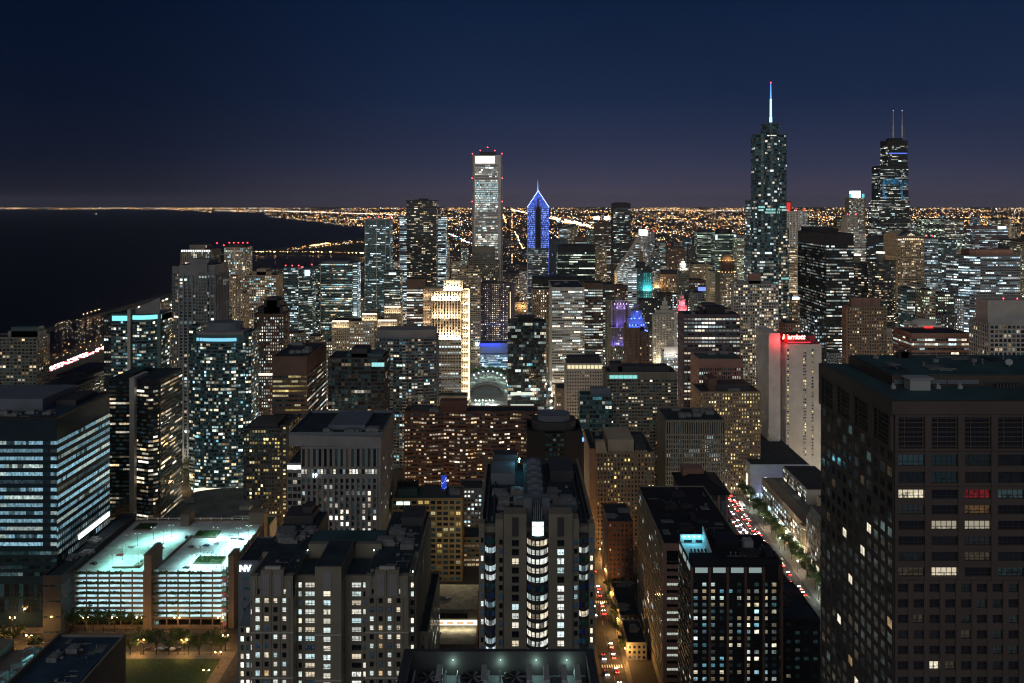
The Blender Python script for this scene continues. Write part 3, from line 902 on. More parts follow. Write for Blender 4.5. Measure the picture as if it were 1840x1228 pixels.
tower('office_tower', 'dark flat topped glass tower standing alone against the far city lights', 1102, 1133, 366, 1.40, S(3.4, 3.9, .8, .5, .22, 'neut', 'rows', run=4, dim=.02, top=10), dep=40, m='black', ph=[(1106, 1128, 364, 'black')])
# ---------------------------------------------------------------- landmarks in the centre
# tallest white tower
k = 1.0
b = tower('office_tower', 'tallest white ribbed tower left of centre with brilliant white crown', 849, 902, 280, k, None, dep=46, m='white', build=False)
w2, d2 = b.w / 2, b.d / 2
def aonfix(i, j, nx, nz, c):
    y = 1 - j / nz
    if .10 < y < .22 and rnd() < .7: return random.choice([(.35, .85, 1), (.6, .95, 1), (.9, 1, 1)])
    return None
b.facade((-w2 + 5, -d2), (w2 - 7, -d2), 0, b.h - 16, S(2.0, 3.9, .6, .6, .8, 'neut', 'rows', br=1.5, rel='pier', r=.5, run=4, fixed=aonfix))
b.facade((w2, -d2), (w2, d2), 0, b.h - 16, S(2.2, 3.9, .4, .5, .12, 'blue', 'rand', br=.5, rel='pier', r=.5))
q = MB()
for i in range(17):
    x_ = -w2 + 6.2 + i * 2.05
    q.box(x_ - .62, x_ + .62, -d2 - .5, -d2 - .1, b.h - 14, b.h - 1.2)
q.build('crown_light', glow('crown_white', (1, .97, .9), 2.2, False), b.root)
for a, c in ((-w2 - .5, -w2 + 2), (w2 - 2, w2 + .5)):
    b.part('corner_pier', a, c, -d2 - .8, -d2 - .1, 0, b.h, wall('grey'))
b.part('penthouse', -w2 * .55, w2 * .55, -d2 + 8, d2 - 8, b.h + .3, b.h + 7, wall('dark'))
for x_, y_, z_ in ((-w2, -d2, b.h), (w2, -d2, b.h), (-w2 * .5, 0, b.h + 7), (w2 * .5, 0, b.h + 7)): beacon(b, x_, y_, z_)
beacon(b, 0, 0, b.h + 7, 9)
for z_ in (320, 362):
    for x_ in (-w2 - .6, w2 + .6): beacon(b, x_, -d2 - 1.2, zof(z_, k) - 2, 1)
b.finish(wall('white'))
# blue pointed tower
k = 1.05
b = Bd('office_tower', 'blue lit tower with diamond pointed top and needle spire', 'tower', xof(948, k), xof(986, k), k * F, k * F + 40)
w2, d2 = b.w / 2, b.d / 2
zs, zp, ztip = zof(372, k), zof(343, k), zof(326, k)
BLUEW = glow('blue_facade_light', (.05, .13, 1), 1.0, False)
blue = S(1.7, 3.6, .62, .62, .0, 'blue', rel='grid', r=.4, fixed=lambda i, j, nx, nz, c: (lambda v: (.04 * v + .2 * max(0, v - .8), .13 * v + .25 * max(0, v - .8), v))(random.choice((.5, .9, 1.4, 2.0, 2.8)) * (1 if abs(i - nx / 2 + .5) > nx * .16 else .12)))
dark2 = S(2.2, 3.7, .7, .5, .5, 'neut', 'rows', br=.8, rel='grid', r=.4)
zm = zof(446, k)
b.mb.prism(b.rect(), 0, zs, 0, False)
b.facade((-w2, -d2), (w2, -d2), 0, zm, dark2)
b.facade((-w2, -d2), (w2, -d2), zm, zs, blue)
# gabled top: front gable, pyramid behind
b.mb.v += [(-w2, -d2, zs), (w2, -d2, zs), (0, -d2, zp + 2), (w2, d2, zs), (-w2, d2, zs), (0, d2, zp + 2)]
n0 = len(b.mb.v) - 6
b.mb.f += [(n0, n0 + 1, n0 + 2), (n0 + 3, n0 + 4, n0 + 5), (n0 + 1, n0 + 3, n0 + 5, n0 + 2), (n0 + 4, n0, n0 + 2, n0 + 5)]
b.mb.m += [0] * 4; b.mb.c += [(0, 0, 0)] * 4
nrow = 12
for j in range(nrow):
    z_ = zs + (zp - zs) * (j + .2) / nrow
    hw = w2 * (1 - (j + .6) / nrow)
    nn = int(hw / 1.2)
    for i in range(-nn, nn + 1):
        if abs(i) < 2 and j < 6: continue
        v = random.choice((.6, 1.0, 1.8))
        b.wins.append((i * 1.2, -d2 - .12, z_ + 1, (1, 0), .95, 1.9, (.06 * v, .14 * v, v)))
q = MB()
nb = 13
for i in range(nb + 1):
    t = i / nb
    for sg in (-1, 1):
        q.octa(sg * w2 * (1 - t), -d2 - .5, zs + (zp - zs) * t, .95)
q.build('edge_light', glow('blue_white_bulb', (.35, .5, 1), 6, False), b.root)
q = MB()
q.tube((0, 0, zp - 2), (0, 0, zp + 6), 1.3, .8, 8); q.tube((0, 0, zp + 6), (0, 0, ztip + 3), .7, .12, 6)
q.build('spire', glow('spire_light', (.25, .4, 1), 1.6, False), b.root)
q = MB()
q.prism([(-4, -d2 - .5), (4, -d2 - .5), (4, -d2 + .2), (-4, -d2 + .2)], zof(500, k) if False else zof(446, k), zs - 6)
q.face([(-4, -d2 - .5, zs - 6), (4, -d2 - .5, zs - 6), (0, -d2 - .5, zs + 6)])
q.build('dark_bay', wall('black'), b.root)
q = MB()
for x_ in (-w2 - .4, w2 - .1): q.box(x_, x_ + .5, -d2 - .6, -d2 - .2, 40, zs)
q.build('edge_tube', BLUEW, b.root)
b.finish(wall('bluegrey'))
# floodlit ribbed stone tower
k = .70
b = Bd('office_tower', 'brilliantly floodlit ribbed stone tower with glowing setbacks', 'tower', xof(759, k), xof(842, k), k * F, k * F + 34)
w2, d2 = b.w / 2, b.d / 2
zt, zset, ztop2 = zof(504, k), zof(610, k), zof(517, k)
b.h = zt
low = S(4.4, 3.8, .7, .5, .28, 'cool', 'rows', br=.8, rel='pier', r=1.0, run=6)
x0, x1 = -w2 + 10, w2 - 9
b.mb.prism([(-w2, -d2 + 8), (w2, -d2 + 8), (w2, d2), (-w2, d2)], 0, zof(520, k))
b.mb.prism([(x0, -d2), (x1, -d2), (x1, -d2 + 8.5), (x0, -d2 + 8.5)], 0, zset)
b.facade((x0, -d2), (x1, -d2), 0, zset, low)
up = S(4.4, 3.8, .6, .7, .3, 'warm', 'rand', br=.6, rel='pier', r=1.5)
b.mb.prism([(x0 + 1.5, -d2 + 4), (x1 - 1.5, -d2 + 4), (x1 - 1.5, d2 - 4), (x0 + 1.5, d2 - 4)], zset, zof(524, k))
b.facade((x0 + 1.5, -d2 + 4), (x1 - 1.5, -d2 + 4), zset, zof(524, k), up)
b.mb.prism([(x0 + 16, -d2 + 7), (x1 + 1, -d2 + 7), (x1 + 1, d2 - 6), (x0 + 16, d2 - 6)], zof(524, k), zt)
b.facade((x0 + 16, -d2 + 7), (x1 + 1, -d2 + 7), zof(524, k), zt, S(2.2, 14, .45, .5, .0, rel='pier', r=.9))
b.facade((-w2, -d2 + 8), (x0, -d2 + 8), 0, zof(520, k), S(2.6, 3.8, .45, .55, .15, 'warm', rel='grid', r=.7))
b.facade((x1, -d2 + 8), (w2, -d2 + 8), 0, zof(520, k), S(2.6, 3.8, .45, .55, .1, 'warm', rel='grid', r=.7))
b.facade((w2, -d2 + 8), (w2, d2), 0, zof(520, k), S(2.6, 3.8, .5, .55, .3, 'warm', rel='pier', r=.7))
WF = (1, .70, .44)
def uplight(x, y, z, wd, pw, c=WF, tilt=168):
    lamp(b.root, (x, y, z), 'AREA', pw, c, wd, (R(tilt), 0, 0), size_y=.8, name='floodlight')
cx_ = (x0 + x1) / 2
q = MB()
for i in range(16): q.box(x0 + 1 + i * 2.45, x0 + 2 + i * 2.45, -d2 - 1.6, -d2 - .9, zset + .2, zset + 1.0)
for i in range(14): q.box(x0 + 3 + i * 2.45, x0 + 4 + i * 2.45, -d2 + .6, -d2 + 1.3, zof(535, k), zof(534, k))
q.build('floodlight_row', glow('floodlight_bulb', (1, .85, .6), 12, False), b.root)
uplight(cx_, -d2 + .8, zset + .6, x1 - x0 - 4, 80000)
uplight(cx_, -d2 - 1.0, zset + 26, x1 - x0 - 4, 30000)
uplight(cx_, -d2 + .5, zof(541, k), x1 - x0 - 6, 60000, (1, .80, .54))
uplight(cx_ + 8, -d2 + 4, zof(523, k), x1 - x0 - 20, 40000, (1, .9, .7))
for j in range(15):
    lamp(b.root, (w2 - 4, -d2 + 4.5, 12 + j * 10), 'AREA', 2600, (1, .82, .58), 7, (R(160), 0, 0), size_y=.8, name='floodlight')
for j in range(4):
    lamp(b.root, (-w2 + 5, -d2 + 4.5, zset + 2 + j * 17), 'AREA', 900, WF, 8, (R(160), 0, 0), size_y=.8, name='floodlight')
q = MB(); q.box(w2 - .2, w2 + .5, -d2 + 7.2, -d2 + 7.9, 14, zof(521, k)); q.build('corner_tube', glow('corner_tube_light', (1, .84, .55), 4, False), b.root)
for j in range(5):
    b.part('roof_fin', x0 + 18 + j * 4.5, x0 + 18.6 + j * 4.5, -d2 + 8, -d2 + 14, zt + .2, zt + 3, wall('cream'))
b.finish(wall('cream'))
b2 = tower('office_block', 'plain pale podium block below the floodlit ribbed tower', 784, 838, 713, .66, S(6, 5, .2, .3, .05), dep=18, m='stone')
# violet gothic crown
k = .70
b = Bd('office_tower', 'gothic tower with violet lit buttressed crown', 'tower', xof(1098, k), xof(1134, k), k * F, k * F + 28)
w2, d2 = b.w / 2, b.d / 2
zb = zof(590, k)
b.block(b.rect(), 0, zb, S(2.6, 3.6, .45, .6, .3, 'neut', 'rand', rel='pier', r=.8))
zc = zof(548, k)
oc = [(w2 * .68 * math.cos(math.pi / 8 + i * math.pi / 4), w2 * .68 * math.sin(math.pi / 8 + i * math.pi / 4)) for i in range(8)]
b.mb.prism(oc, zb, zc)
for i in range(8):
    a = math.pi / 8 + i * math.pi / 4
    px_, py_ = w2 * .92 * math.cos(a), w2 * .92 * math.sin(a)
    q = MB(); q.box(-1.1, 1.1, -1.1, 1.1, zb, zc - 4); q.prism([(-1.1, -1.1), (1.1, -1.1), (1.1, 1.1), (-1.1, 1.1)], zc - 4, zc + 3, 0, False, [(-.1, -.1), (.1, -.1), (.1, .1), (-.1, .1)])
    q.build('buttress', wall('stone'), b.root, (px_, py_, 0))
q = MB()
q.prism([(p[0] * .82, p[1] * .82) for p in oc], zc, zc + 5); q.prism([(p[0] * .7, p[1] * .7) for p in oc], zc + 5, zc + 9, 0, True, [(p[0] * .3, p[1] * .3) for p in oc])
q.build('crown', wall('stone'), b.root)
VI = (.20, .13, 1)
lamp(b.root, (0, -d2 - 2, zb + 1), 'AREA', 8500, VI, b.w, (R(160), 0, 0), size_y=1, name='violet_floodlight')
lamp(b.root, (0, -d2 - 4, zb - 22), 'AREA', 5000, VI, b.w, (R(164), 0, 0), size_y=1, name='violet_floodlight')
lamp(b.root, (0, -w2 - 2, zc - 5), 'AREA', 5000, (.4, .28, 1), b.w * .8, (R(150), 0, 0), size_y=1, name='violet_floodlight')
q = MB()
for i in range(5): q.octa(-w2 * .6 + i * w2 * .3, -w2 * .75, zc + .5, .7)
q.build('violet_lamp', glow('violet_bulb', (.6, .4, 1), 6, False), b.root)
b.finish(wall('stone'))
# brown tower with cobalt crown
k = .66
b = Bd('hotel', 'brown hotel tower with cobalt blue lit terraced top', 'tower', xof(1127, k), xof(1167, k), k * F, k * F + 30)
w2, d2 = b.w / 2, b.d / 2
zr = zof(588, k)
b.block([(-w2, -d2), (w2 * .1, -d2), (w2 * .1, d2), (-w2, d2)], 0, zr, S(8, 3.6, .2, .5, .02, 'warm'), S(3, 3.6, .4, .5, .1, 'warm'))
b.block([(w2 * .12, -d2 + 4), (w2, -d2 + 4), (w2, d2), (w2 * .12, d2)], 0, zr - 6, S(4.5, 3.6, .3, .5, .14, 'warm'))
q = MB()
for a, c, z0, z1 in ((-w2 * .95, w2 * .6, 0, 10), (-w2 * .65, w2 * .4, 10, 19), (-w2 * .3, w2 * .15, 19, 26)):
    q.box(a, c, -d2 + 3 + z0 * .2, -d2 + 14, zr + z0 + .2, zr + z1)
for x_, z_ in ((-w2 * .8, 6), (-w2 * .4, 14), (w2 * .28, 14), (w2 * .5, 6), (w2 * .62, 2), (w2 * .8, -2), (-w2 * .9, 1), (-.6, 27)):
    q.prism([(x_ - 1.3, -d2 + 2.0), (x_ + 1.3, -d2 + 2.0), (x_ + 1.3, -d2 + 4.6), (x_ - 1.3, -d2 + 4.6)], zr + z_ - 4, zr + z_ + 5, 0, True, [(x_ - .2, -d2 + 3.3), (x_ + .2, -d2 + 3.3), (x_ + .2, -d2 + 3.7), (x_ - .2, -d2 + 3.7)])
q.build('terraced_crown', wall('stone'), b.root)
for z_, pw in ((0, 8000), (10, 6000)):
    lamp(b.root, (-w2 * .15, -d2 - 1.5 + z_ * .15, zr + z_), 'AREA', pw, (.03, .10, 1), b.w * .7, (R(150), 0, 0), size_y=1, name='blue_floodlight')
q = MB()
for x_, z_ in ((-w2 * .75, 2), (-w2 * .6, 9.8), (-w2 * .3, 10), (-.1 * w2, 18), (w2 * .1, 10.2), (w2 * .3, 2), (w2 * .5, 2.4), (-w2 * .5, 2), (-w2 * .2, 2), (w2 * .65, -4), (w2 * .8, -5)):
    q.octa(x_, -d2 + 1.6, zr + z_, .9)
q.build('blue_lamp', glow('cobalt_bulb', (.06, .14, 1), 9, False), b.root)
b.finish(wall('brown'))
# white terracotta block and red topped clock tower
b = tower('office_tower', 'white stone office with stepped cupola between cobalt crown and clock tower', 1174, 1217, 566, .88, S(2.8, 3.6, .45, .6, .14, 'warm', rel='pier', r=.6), S(2.8, 3.6, .45, .6, .1), xb=1172, m='pale', build=False)
w2, d2 = b.w / 2, b.d / 2
for a, z0, z1 in ((.8, 0, 7), (.36, 7, 14), (.22, 14, 21), (.1, 21, 27)):
    b.part('cupola', -w2 * a, w2 * a, -d2 + 6 - 4 * a, d2 - 6 + 4 * a, b.h + z0 + .23, b.h + z1, wall('pale'))
lamp(b.root, (0, -d2 - 8, 6), 'AREA', 22000, (1, .78, .5), b.w, (R(165), 0, 0), size_y=1, name='floodlight')
b.finish(wall('pale'))
b = tower('office_block', 'small gleaming white terracotta block below the red topped clock tower', 1193, 1219, 634, .74, S(2.4, 3.4, .5, .6, .75, 'cool', 'rand', br=.9), dep=20, m='white', build=False)
q = MB(); q.box(-b.w / 2, b.w / 2, -b.d / 2 - .6, -b.d / 2 - .2, b.h - 1, b.h + 8); 
q.build('attic', wall('white'), b.root)
lamp(b.root, (0, -b.d / 2 - 6, b.h - 6), 'AREA', 3000, (1, .95, .85), b.w, (R(160), 0, 0), size_y=1, name='floodlight')
lamp(b.root, (0, -b.d / 2 - 6, 2), 'AREA', 4000, (1, .95, .9), b.w, (R(165), 0, 0), size_y=1, name='floodlight')
b.part('turret', -2, 4, -2, 4, b.h + .25, b.h + 16, wall('white'))
b.finish(wall('white'))
k = .80
b = Bd('clock_tower', 'slender white clock tower with rose red lit lantern top', 'tower', xof(1216, k), xof(1237, k), k * F, k * F + 16)
w2 = b.w / 2
b.block(b.rect(), 0, zof(562, k), S(2.4, 3.6, .45, .6, .5, 'cool', rel='pier', r=.4))
q = MB()
zz = zof(562, k)
for r_, z0, z1 in ((7.4, 0, 9), (5.2, 9, 17), (3.2, 17, 23)):
    q.prism([(r_ * math.cos(6.283 * i / 8 + .39), r_ * math.sin(6.283 * i / 8 + .39)) for i in range(8)], zz + z0 + .23, zz + z1)
    for i in range(8):
        q.tube((r_ * 1.05 * math.cos(6.283 * i / 8), r_ * 1.05 * math.sin(6.283 * i / 8), zz + z0 + .3), (r_ * 1.05 * math.cos(6.283 * i / 8), r_ * 1.05 * math.sin(6.283 * i / 8), zz + z1 + 1.5), .5, .3, 5)
q.tube((0, 0, zz + 23), (0, 0, zz + 31), 1.6, .15, 6)
q.build('lantern', wall('white'), b.root)
lamp(b.root, (0, -12, zz), 'AREA', 6500, (1, .08, .14), 14, (R(150), 0, 0), size_y=1, name='red_floodlight')
lamp(b.root, (0, -9, zz + 10), 'AREA', 4200, (1, .10, .16), 10, (R(150), 0, 0), size_y=1, name='red_floodlight')
lamp(b.root, (-w2 - 1, -b.d / 2 - 6, 30), 'AREA', 9000, (.85, .95, 1), 8, (R(165), 0, 0), size_y=1, name='floodlight')
b.finish(wall('white'))
# slender tower with white lantern
k = 1.0
b = Bd('office_tower', 'slender octagonal grey tower with small bright white lantern', 'tower', xof(1220, k), xof(1237, k), k * F, k * F + 17)
b.block(b.rect(), 0, zof(484, k), S(2.4, 3.6, .45, .55, .12, 'neut', rel='pier', r=.5, fixed=lambda i, j, nx, nz, c: (1, .97, .85) if i == nx - 2 and j < nz * .72 and rnd() < .8 else None))
q = MB(); zz = zof(484, k)
for r_, z0, z1 in ((6.5, 0, 8), (4, 8, 14), (1.6, 14, 18)):
    q.prism([(r_ * math.cos(6.283 * i / 8 + .39), r_ * math.sin(6.283 * i / 8 + .39)) for i in range(8)], zz + z0 + .23, zz + z1)
q.build('lantern', wall('white'), b.root)
q = MB()
for i in range(8):
    q.octa(7.2 * math.cos(.785 * i), 7.2 * math.sin(.785 * i), zz + .6, .6)
    q.octa(4.8 * math.cos(.785 * i), 4.8 * math.sin(.785 * i), zz + 8.8, .55)
q.build('lantern_lamp', glow('lantern_bulb', (1, .93, .75), 8, False), b.root)
lamp(b.root, (0, -13, zz - 1), 'AREA', 6000, (1, .95, .85), 12, (R(150), 0, 0), size_y=1, name='floodlight')
lamp(b.root, (0, -9, zz + 9), 'AREA', 2500, (1, .8, .45), 8, (R(150), 0, 0), size_y=1, name='floodlight')
b.finish(wall('stone'))
# domed tower
k = 1.0
b = Bd('office_tower', 'square stone tower carrying a dark colonnaded drum and amber lit dome', 'tower', xof(1294, k), xof(1326, k), k * F, k * F + 34)
b.block(b.rect(), 0, zof(492, k), S(3, 3.6, .45, .55, .45, 'warm', 'cols', rel='pier', r=.6))
zz = zof(492, k); w2 = b.w / 2
q = MB(); n_ = 16
q.prism([(w2 * .72 * math.cos(6.283 * i / n_), w2 * .72 * math.sin(6.283 * i / n_)) for i in range(n_)], zz + .25, zz + 22)
for i in range(n_): q.tube((w2 * .8 * math.cos(6.283 * i / n_), w2 * .8 * math.sin(6.283 * i / n_), zz + .2), (w2 * .8 * math.cos(6.283 * i / n_), w2 * .8 * math.sin(6.283 * i / n_), zz + 22), .6, .5, 5)
q.build('drum', wall('brown'), b.root)
q = MB()
for j in range(5):
    a0, a1 = j * .3, (j + 1) * .3
    q.prism([(w2 * .74 * math.cos(a0) * math.cos(6.283 * i / n_), w2 * .74 * math.cos(a0) * math.sin(6.283 * i / n_)) for i in range(n_)], zz + 22 + 13 * math.sin(a0), zz + 22 + 13 * math.sin(a1), 0, False,
            [(w2 * .74 * math.cos(a1) * math.cos(6.283 * i / n_), w2 * .74 * math.cos(a1) * math.sin(6.283 * i / n_)) for i in range(n_)])
q.build('dome', wall('tan'), b.root)
q = MB()
for i in range(n_):
    q.octa(w2 * .95 * math.cos(6.283 * i / n_), w2 * .95 * math.sin(6.283 * i / n_), zz + 2.4, .7)
    q.octa(w2 * .82 * math.cos(6.283 * i / n_), w2 * .82 * math.sin(6.283 * i / n_), zz + 23, .5)
q.build('amber_lamp', glow('amber_bulb', (1, .6, .2), 6), b.root)
lamp(b.root, (0, -w2 - 4, zz + 24), 'AREA', 4500, (1, .58, .2), 14, (R(140), 0, 0), size_y=1, name='amber_floodlight')
b.finish(wall('stone'))
# slanted diamond office
k = 1.2
b = Bd('office_tower', 'white striped office with steep slanted diamond roof', 'tower', xof(1109, k), xof(1149, k), k * F, k * F + 44)
w2, d2 = b.w / 2, b.d / 2
zl, zh = zof(489, k), zof(430, k)
b.mb.v += [(-w2, -d2, 0), (w2, -d2, 0), (w2, d2, 0), (-w2, d2, 0), (-w2, -d2, zl), (w2, -d2 , zh), (w2, d2, zh), (-w2, d2, zl)]
b.mb.f += [(0, 1, 5, 4), (1, 2, 6, 5), (2, 3, 7, 6), (3, 0, 4, 7), (4, 5, 6, 7)]; b.mb.m += [0] * 5; b.mb.c += [(0, 0, 0)] * 5
nz = 44
for j in range(nz):
    z_ = 4 + j * (zh - 8) / nz
    xs = -w2 if z_ < zl else -w2 + (z_ - zl) / (zh - zl) * b.w
    L = w2 - xs - 1.4
    if L < 2: continue
    n_ = max(1, int(L / 4))
    pr = .8 if 480 < HZ + (H - z_) / k < 530 else .35
    for i in range(n_):
        v = random.choice((.4, .8, 1.2)) if rnd() < pr else 0.0
        b.wins.append((xs + 1 + (i + .5) * L / n_, -d2 - .1, z_ + 1.9, (1, 0), L / n_ * .97, 1.8, (.75 * v, .95 * v, v)))
    b.mb.obox((xs, -d2), (1, 0), (0, -1), 0, L + 1.4, .5, z_ - .9, z_ + .8)
q = MB(); q.box(w2, w2 + 9, -d2 + 8, d2, 0, zof(452, k)); q.build('wing', wall('tan'), b.root)
q = MB()
for j in range(20): q.box(-w2 - .5, -w2 - .1, -d2 + 1, d2 - 2, 6 + j * 5.2, 8 + j * 5.2)
q.build('side_windows', glow('orange_room_light', (1, .62, .28), 1.0, False), b.root)
b.finish(wall('white'))
# teal lit deco tower
b = tower('office_tower', 'dark deco tower with deep recess washed in turquoise light', 1143, 1171, 482, 1.05, S(3, 3.6, .4, .5, .1, 'warm'), dep=30, m='dark', build=False)
w2, d2 = b.w / 2, b.d / 2
b.block([(-w2 + 4, -d2 + 4), (w2 - 12, -d2 + 4), (w2 - 12, d2 - 4), (-w2 + 4, d2 - 4)], b.h, b.h + 10, S(3, 3.6, .4, .5, 0))
b.part('turret', -w2 + 8, -w2 + 13, -2, 3, b.h + 10.3, b.h + 24, wall('gold'))
b.part('recess_wall', -w2 + 12, w2 + 1, -d2 - 1.2, -d2 - .9, 8, b.h - 8, wall('teal'))
for j in range(30):
    for i in range(4):
        if rnd() < .85: b.wins.append((-w2 + 15.5 + i * 3.8, -d2 - 1.26, 14 + j * 3.9, (1, 0), 1.7, 2, (.1, .45, .45) if rnd() < .8 else (.8, .9, .6)))
for j in range(4):
    lamp(b.root, (6, -d2 - 6, 6 + j * 30), 'AREA', 30000, (.08, .85, .9), 14, (R(158), 0, 0), size_y=1, name='turquoise_floodlight')
b.finish(wall('dark'))
tower('office_tower', 'floodlit white striped block left of the turquoise recess tower', 1128, 1144, 484, 1.00, S(8, 3.6, .9, .5, .95, 'cool', 'rand', br=1.1, rel='band'), dep=24, m='white')
tower('office_tower', 'narrow pink lit block right of the turquoise recess tower', 1165, 1173, 485, 1.09, S(7, 3.8, .8, .5, .9, 'warm', 'rand', br=.7, rel='band'), dep=20, m='pink')
tower('office_tower', 'blue grey glass block with a lit cap panel right of the turquoise tower', 1171, 1186, 467, 1.12, S(3, 3.8, .8, .55, .3, 'cool', 'rand', br=1.0), dep=34, m='bluegrey')
b = tower('office_block', 'beige office with an amber lit left corner behind the slender lantern tower', 1186, 1226, 494, 1.12, S(3.4, 4.2, .5, .7, .25, 'warm', 'rand', rel='pier', r=.8, top=4), dep=44, m='tan', ph=[(1190, 1222, 488, 'dark')], build=False)
for j in range(3): lamp(b.root, (-b.w / 2 - 7, -b.d / 2 - 6, 10 + j * 40), 'AREA', 16000, (1, .55, .18), 10, (R(160), 0, R(-30)), size_y=2, name='amber_floodlight')
b.finish(wall('tan'))
for a in (
    ('dark office with round grey roof bulk left of the slender lantern tower', 1182, 1216, 530, .97, 'dark', 'rows', .2, 'neut'),
    ('beige block with square dark windows right of the slender lantern tower', 1243, 1274, 476, 1.12, 'beige', 'rand', .25, 'warm'),
    ('cream office with angled side wall between lantern tower and domed tower', 1276, 1292, 489, 1.08, 'cream', 'rows', .3, 'warm'),
    ('brown low office behind the blue roofed block and lantern tower', 1238, 1268, 505, 1.0, 'brown', 'rows', .3, 'neut'),
    ('dark brown slab rising behind the slender lantern tower', 1238, 1250, 443, 1.4, 'dark', 'rand', .05, 'neut'),
    ('dusty brown block with lit rows left of the dark brown slab', 1199, 1232, 446, 1.6, 'brown', 'rand', .1, 'warm'),
    ('pale classical office with warm floor rows below the domed tower', 1290, 1318, 558, .80, 'beige', 'rand', .5, 'warm'),
    ('stone office with small grid windows left of the warm classical office', 1262, 1291, 549, .84, 'stone', 'rand', .35, 'warm'),
    ('ribbed grey office with slanted facade under the blue lit roof', 1247, 1266, 528, .86, 'grey', 'rows', .35, 'green'),
    ('low dark office with patchy lights behind the cobalt crowned hotel', 1150, 1184, 541, .92, 'dark', 'rand', .2, 'neut'),
    ('brown brick loft with warm windows below the white striped block', 1106, 1128, 515, .98, 'brown', 'rand', .3, 'warm')):
    tower('office_block', a[0], a[1], a[2], a[3], a[4], S(3.2, 3.8, .6, .5, a[7], a[8], a[6], run=5), dep=28, m=a[5], ph=[(a[1] + 3, a[2] - 6, a[3] - 3, 'dark')])
b = tower('office_block', 'low block with a glowing blue roof edge behind the wide gridded office', 1249, 1268, 524, .90, S(3, 3.6, .8, .4, .4, 'green', 'rows'), dep=30, m='grey', build=False)
q = MB(); q.prism([(-4, -b.d / 2 - 1), (b.w / 2, -b.d / 2 - 1), (b.w / 2, -b.d / 2), (-4, -b.d / 2)], b.h + 1, b.h + 7); q.build('roof_light', glow('roof_edge_blue', (.2, .3, 1), 1.3, False), b.root)
b.finish(wall('grey'))
b = tower('office_tower', 'broad glass office tower with stacked bright floors left of the dark topped office', 1253, 1285, 418, 1.65, S(3.6, 4, .9, .5, .6, 'green', 'rows', br=1.0, run=6), dep=40, m='teal', ph=[(1258, 1282, 414, 'dark')])
b = tower('office_tower', 'broad office with a black domed roof and pale lit shoulders', 1285, 1323, 421, 1.55, S(3.6, 4, .9, .5, .4, 'green', 'rows', br=.9, run=6), dep=50, m='glassy', build=False)
q = MB(); q.prism([(b.w * .42 * math.cos(6.283 * i / 16), 20 * math.sin(6.283 * i / 16)) for i in range(16)], b.h, b.h + 14, 0, True, [(b.w * .34 * math.cos(6.283 * i / 16), 15 * math.sin(6.283 * i / 16)) for i in range(16)]); q.build('roof_drum', wall('black'), b.root)
q = MB()
for a in (-1, 1): q.box(a * b.w * .44 - 3, a * b.w * .44 + 3, -b.d / 2 - .6, -b.d / 2 - .2, b.h - 16, b.h - 2)
q.build('shoulder_light', glow('shoulder_light', (.55, .85, 1), 1.4, False), b.root)
b.finish(wall('glassy'))
tower('office_tower', 'pale office with many lit rows between the domed roof office and spire tower', 1324, 1350, 428, 1.5, S(3.4, 3.8, .8, .5, .5, 'green', 'rows'), dep=40, m='stone')
b = tower('office_tower', 'white tower with a glowing white box on its roof', 1151, 1163, 424, 1.5, S(3.4, 3.8, .5, .5, .3, 'cool', 'cols'), dep=30, m='pale', build=False)
b.part('lit_box', -b.w / 2, b.w / 2, -b.d / 2 - 1, b.d / 2, b.h + .3, b.h + 16, glow('roof_box_light', (1, .98, .92), 2.6, False))
b.finish(wall('pale'))
tower('apartment_tower', 'grey striped tower with red beacons right of the glowing roof box', 1163, 1176, 418, 1.52, S(4, 3.8, .5, .6, .2, 'cool', 'cols', rel='pier'), dep=30, m='grey', red=2)
# ---------------------------------------------------------------- right of centre, middle distance
tower('office_tower', 'wide gridded office with bright ceiling strips and round dark penthouse', 1229, 1329, 567, .58, S(4.3, 3.9, .86, .5, .5, 'neut', 'rows', br=1.0, run=5, r=.7, top=2), S(3, 3.9, .7, .5, .4, 'neut', 'rows', r=.6), xb=1219, m='purple', near=True, ph=[(1270, 1305, 553, 'black'), (1258, 1266, 556, 'black')], units=3)
tower('office_block', 'shorter pale gridded office in front of the wide gridded office', 1256, 1335, 647, .53, S(2.6, 3.9, .62, .62, .34, 'neut', 'rows', br=1.1, run=4, r=.6, top=7), S(2.6, 3.9, .55, .5, .25, 'neut'), xb=1241, m='pink', near=True, units=2, roofm=ROOFT)
b = tower('hotel', 'brown masonry hotel with orange lit windows left of the red sign hotel', 1258, 1366, 706, .50, S(3, 3.4, .42, .5, .42, 'yell', 'rand', br=.9), dep=34, m='tan', near=True, ph=[(1290, 1352, 694, 'dark'), (1276, 1291, 683, 'brown')], units=4)
tower('apartment_tower', 'tall pale gridded apartment tower with drum penthouse below the blue spire tower', 1318, 1398, 512, .62, S(3.2, 3.3, .72, .6, .42, 'warm', 'rand', br=.9, r=.7), S(3.2, 3.3, .7, .6, .3, 'warm', r=.7), xb=1315, m='pale', near=True, ph=[(1326, 1386, 505, 'grey'), (1346, 1368, 492, 'pink')])
b = tower('apartment_block', 'grey latticed apartment block with teal lit glass corner under its roof', 1091, 1216, 671, .48, S(3.2, 3.0, .8, .5, .1, 'warm', 'rand', br=.9, r=.8, top=5), S(3.2, 3.0, .8, .5, .1, r=.8), dep=26, m='stone', ph=[(1112, 1204, 661, 'dark'), (1098, 1120, 656, 'dark')], units=4, build=False)
q = MB()
for i in range(6): q.box(-b.w / 2 + 2 + i * 4, -b.w / 2 + 5.7 + i * 4, -b.d / 2 - 1.1, -b.d / 2 - .85, b.h - 4.4, b.h - 1.6)
q.build('teal_glass', glow('teal_lounge_light', (.3, .85, .8), .9, False), b.root)
q = MB()
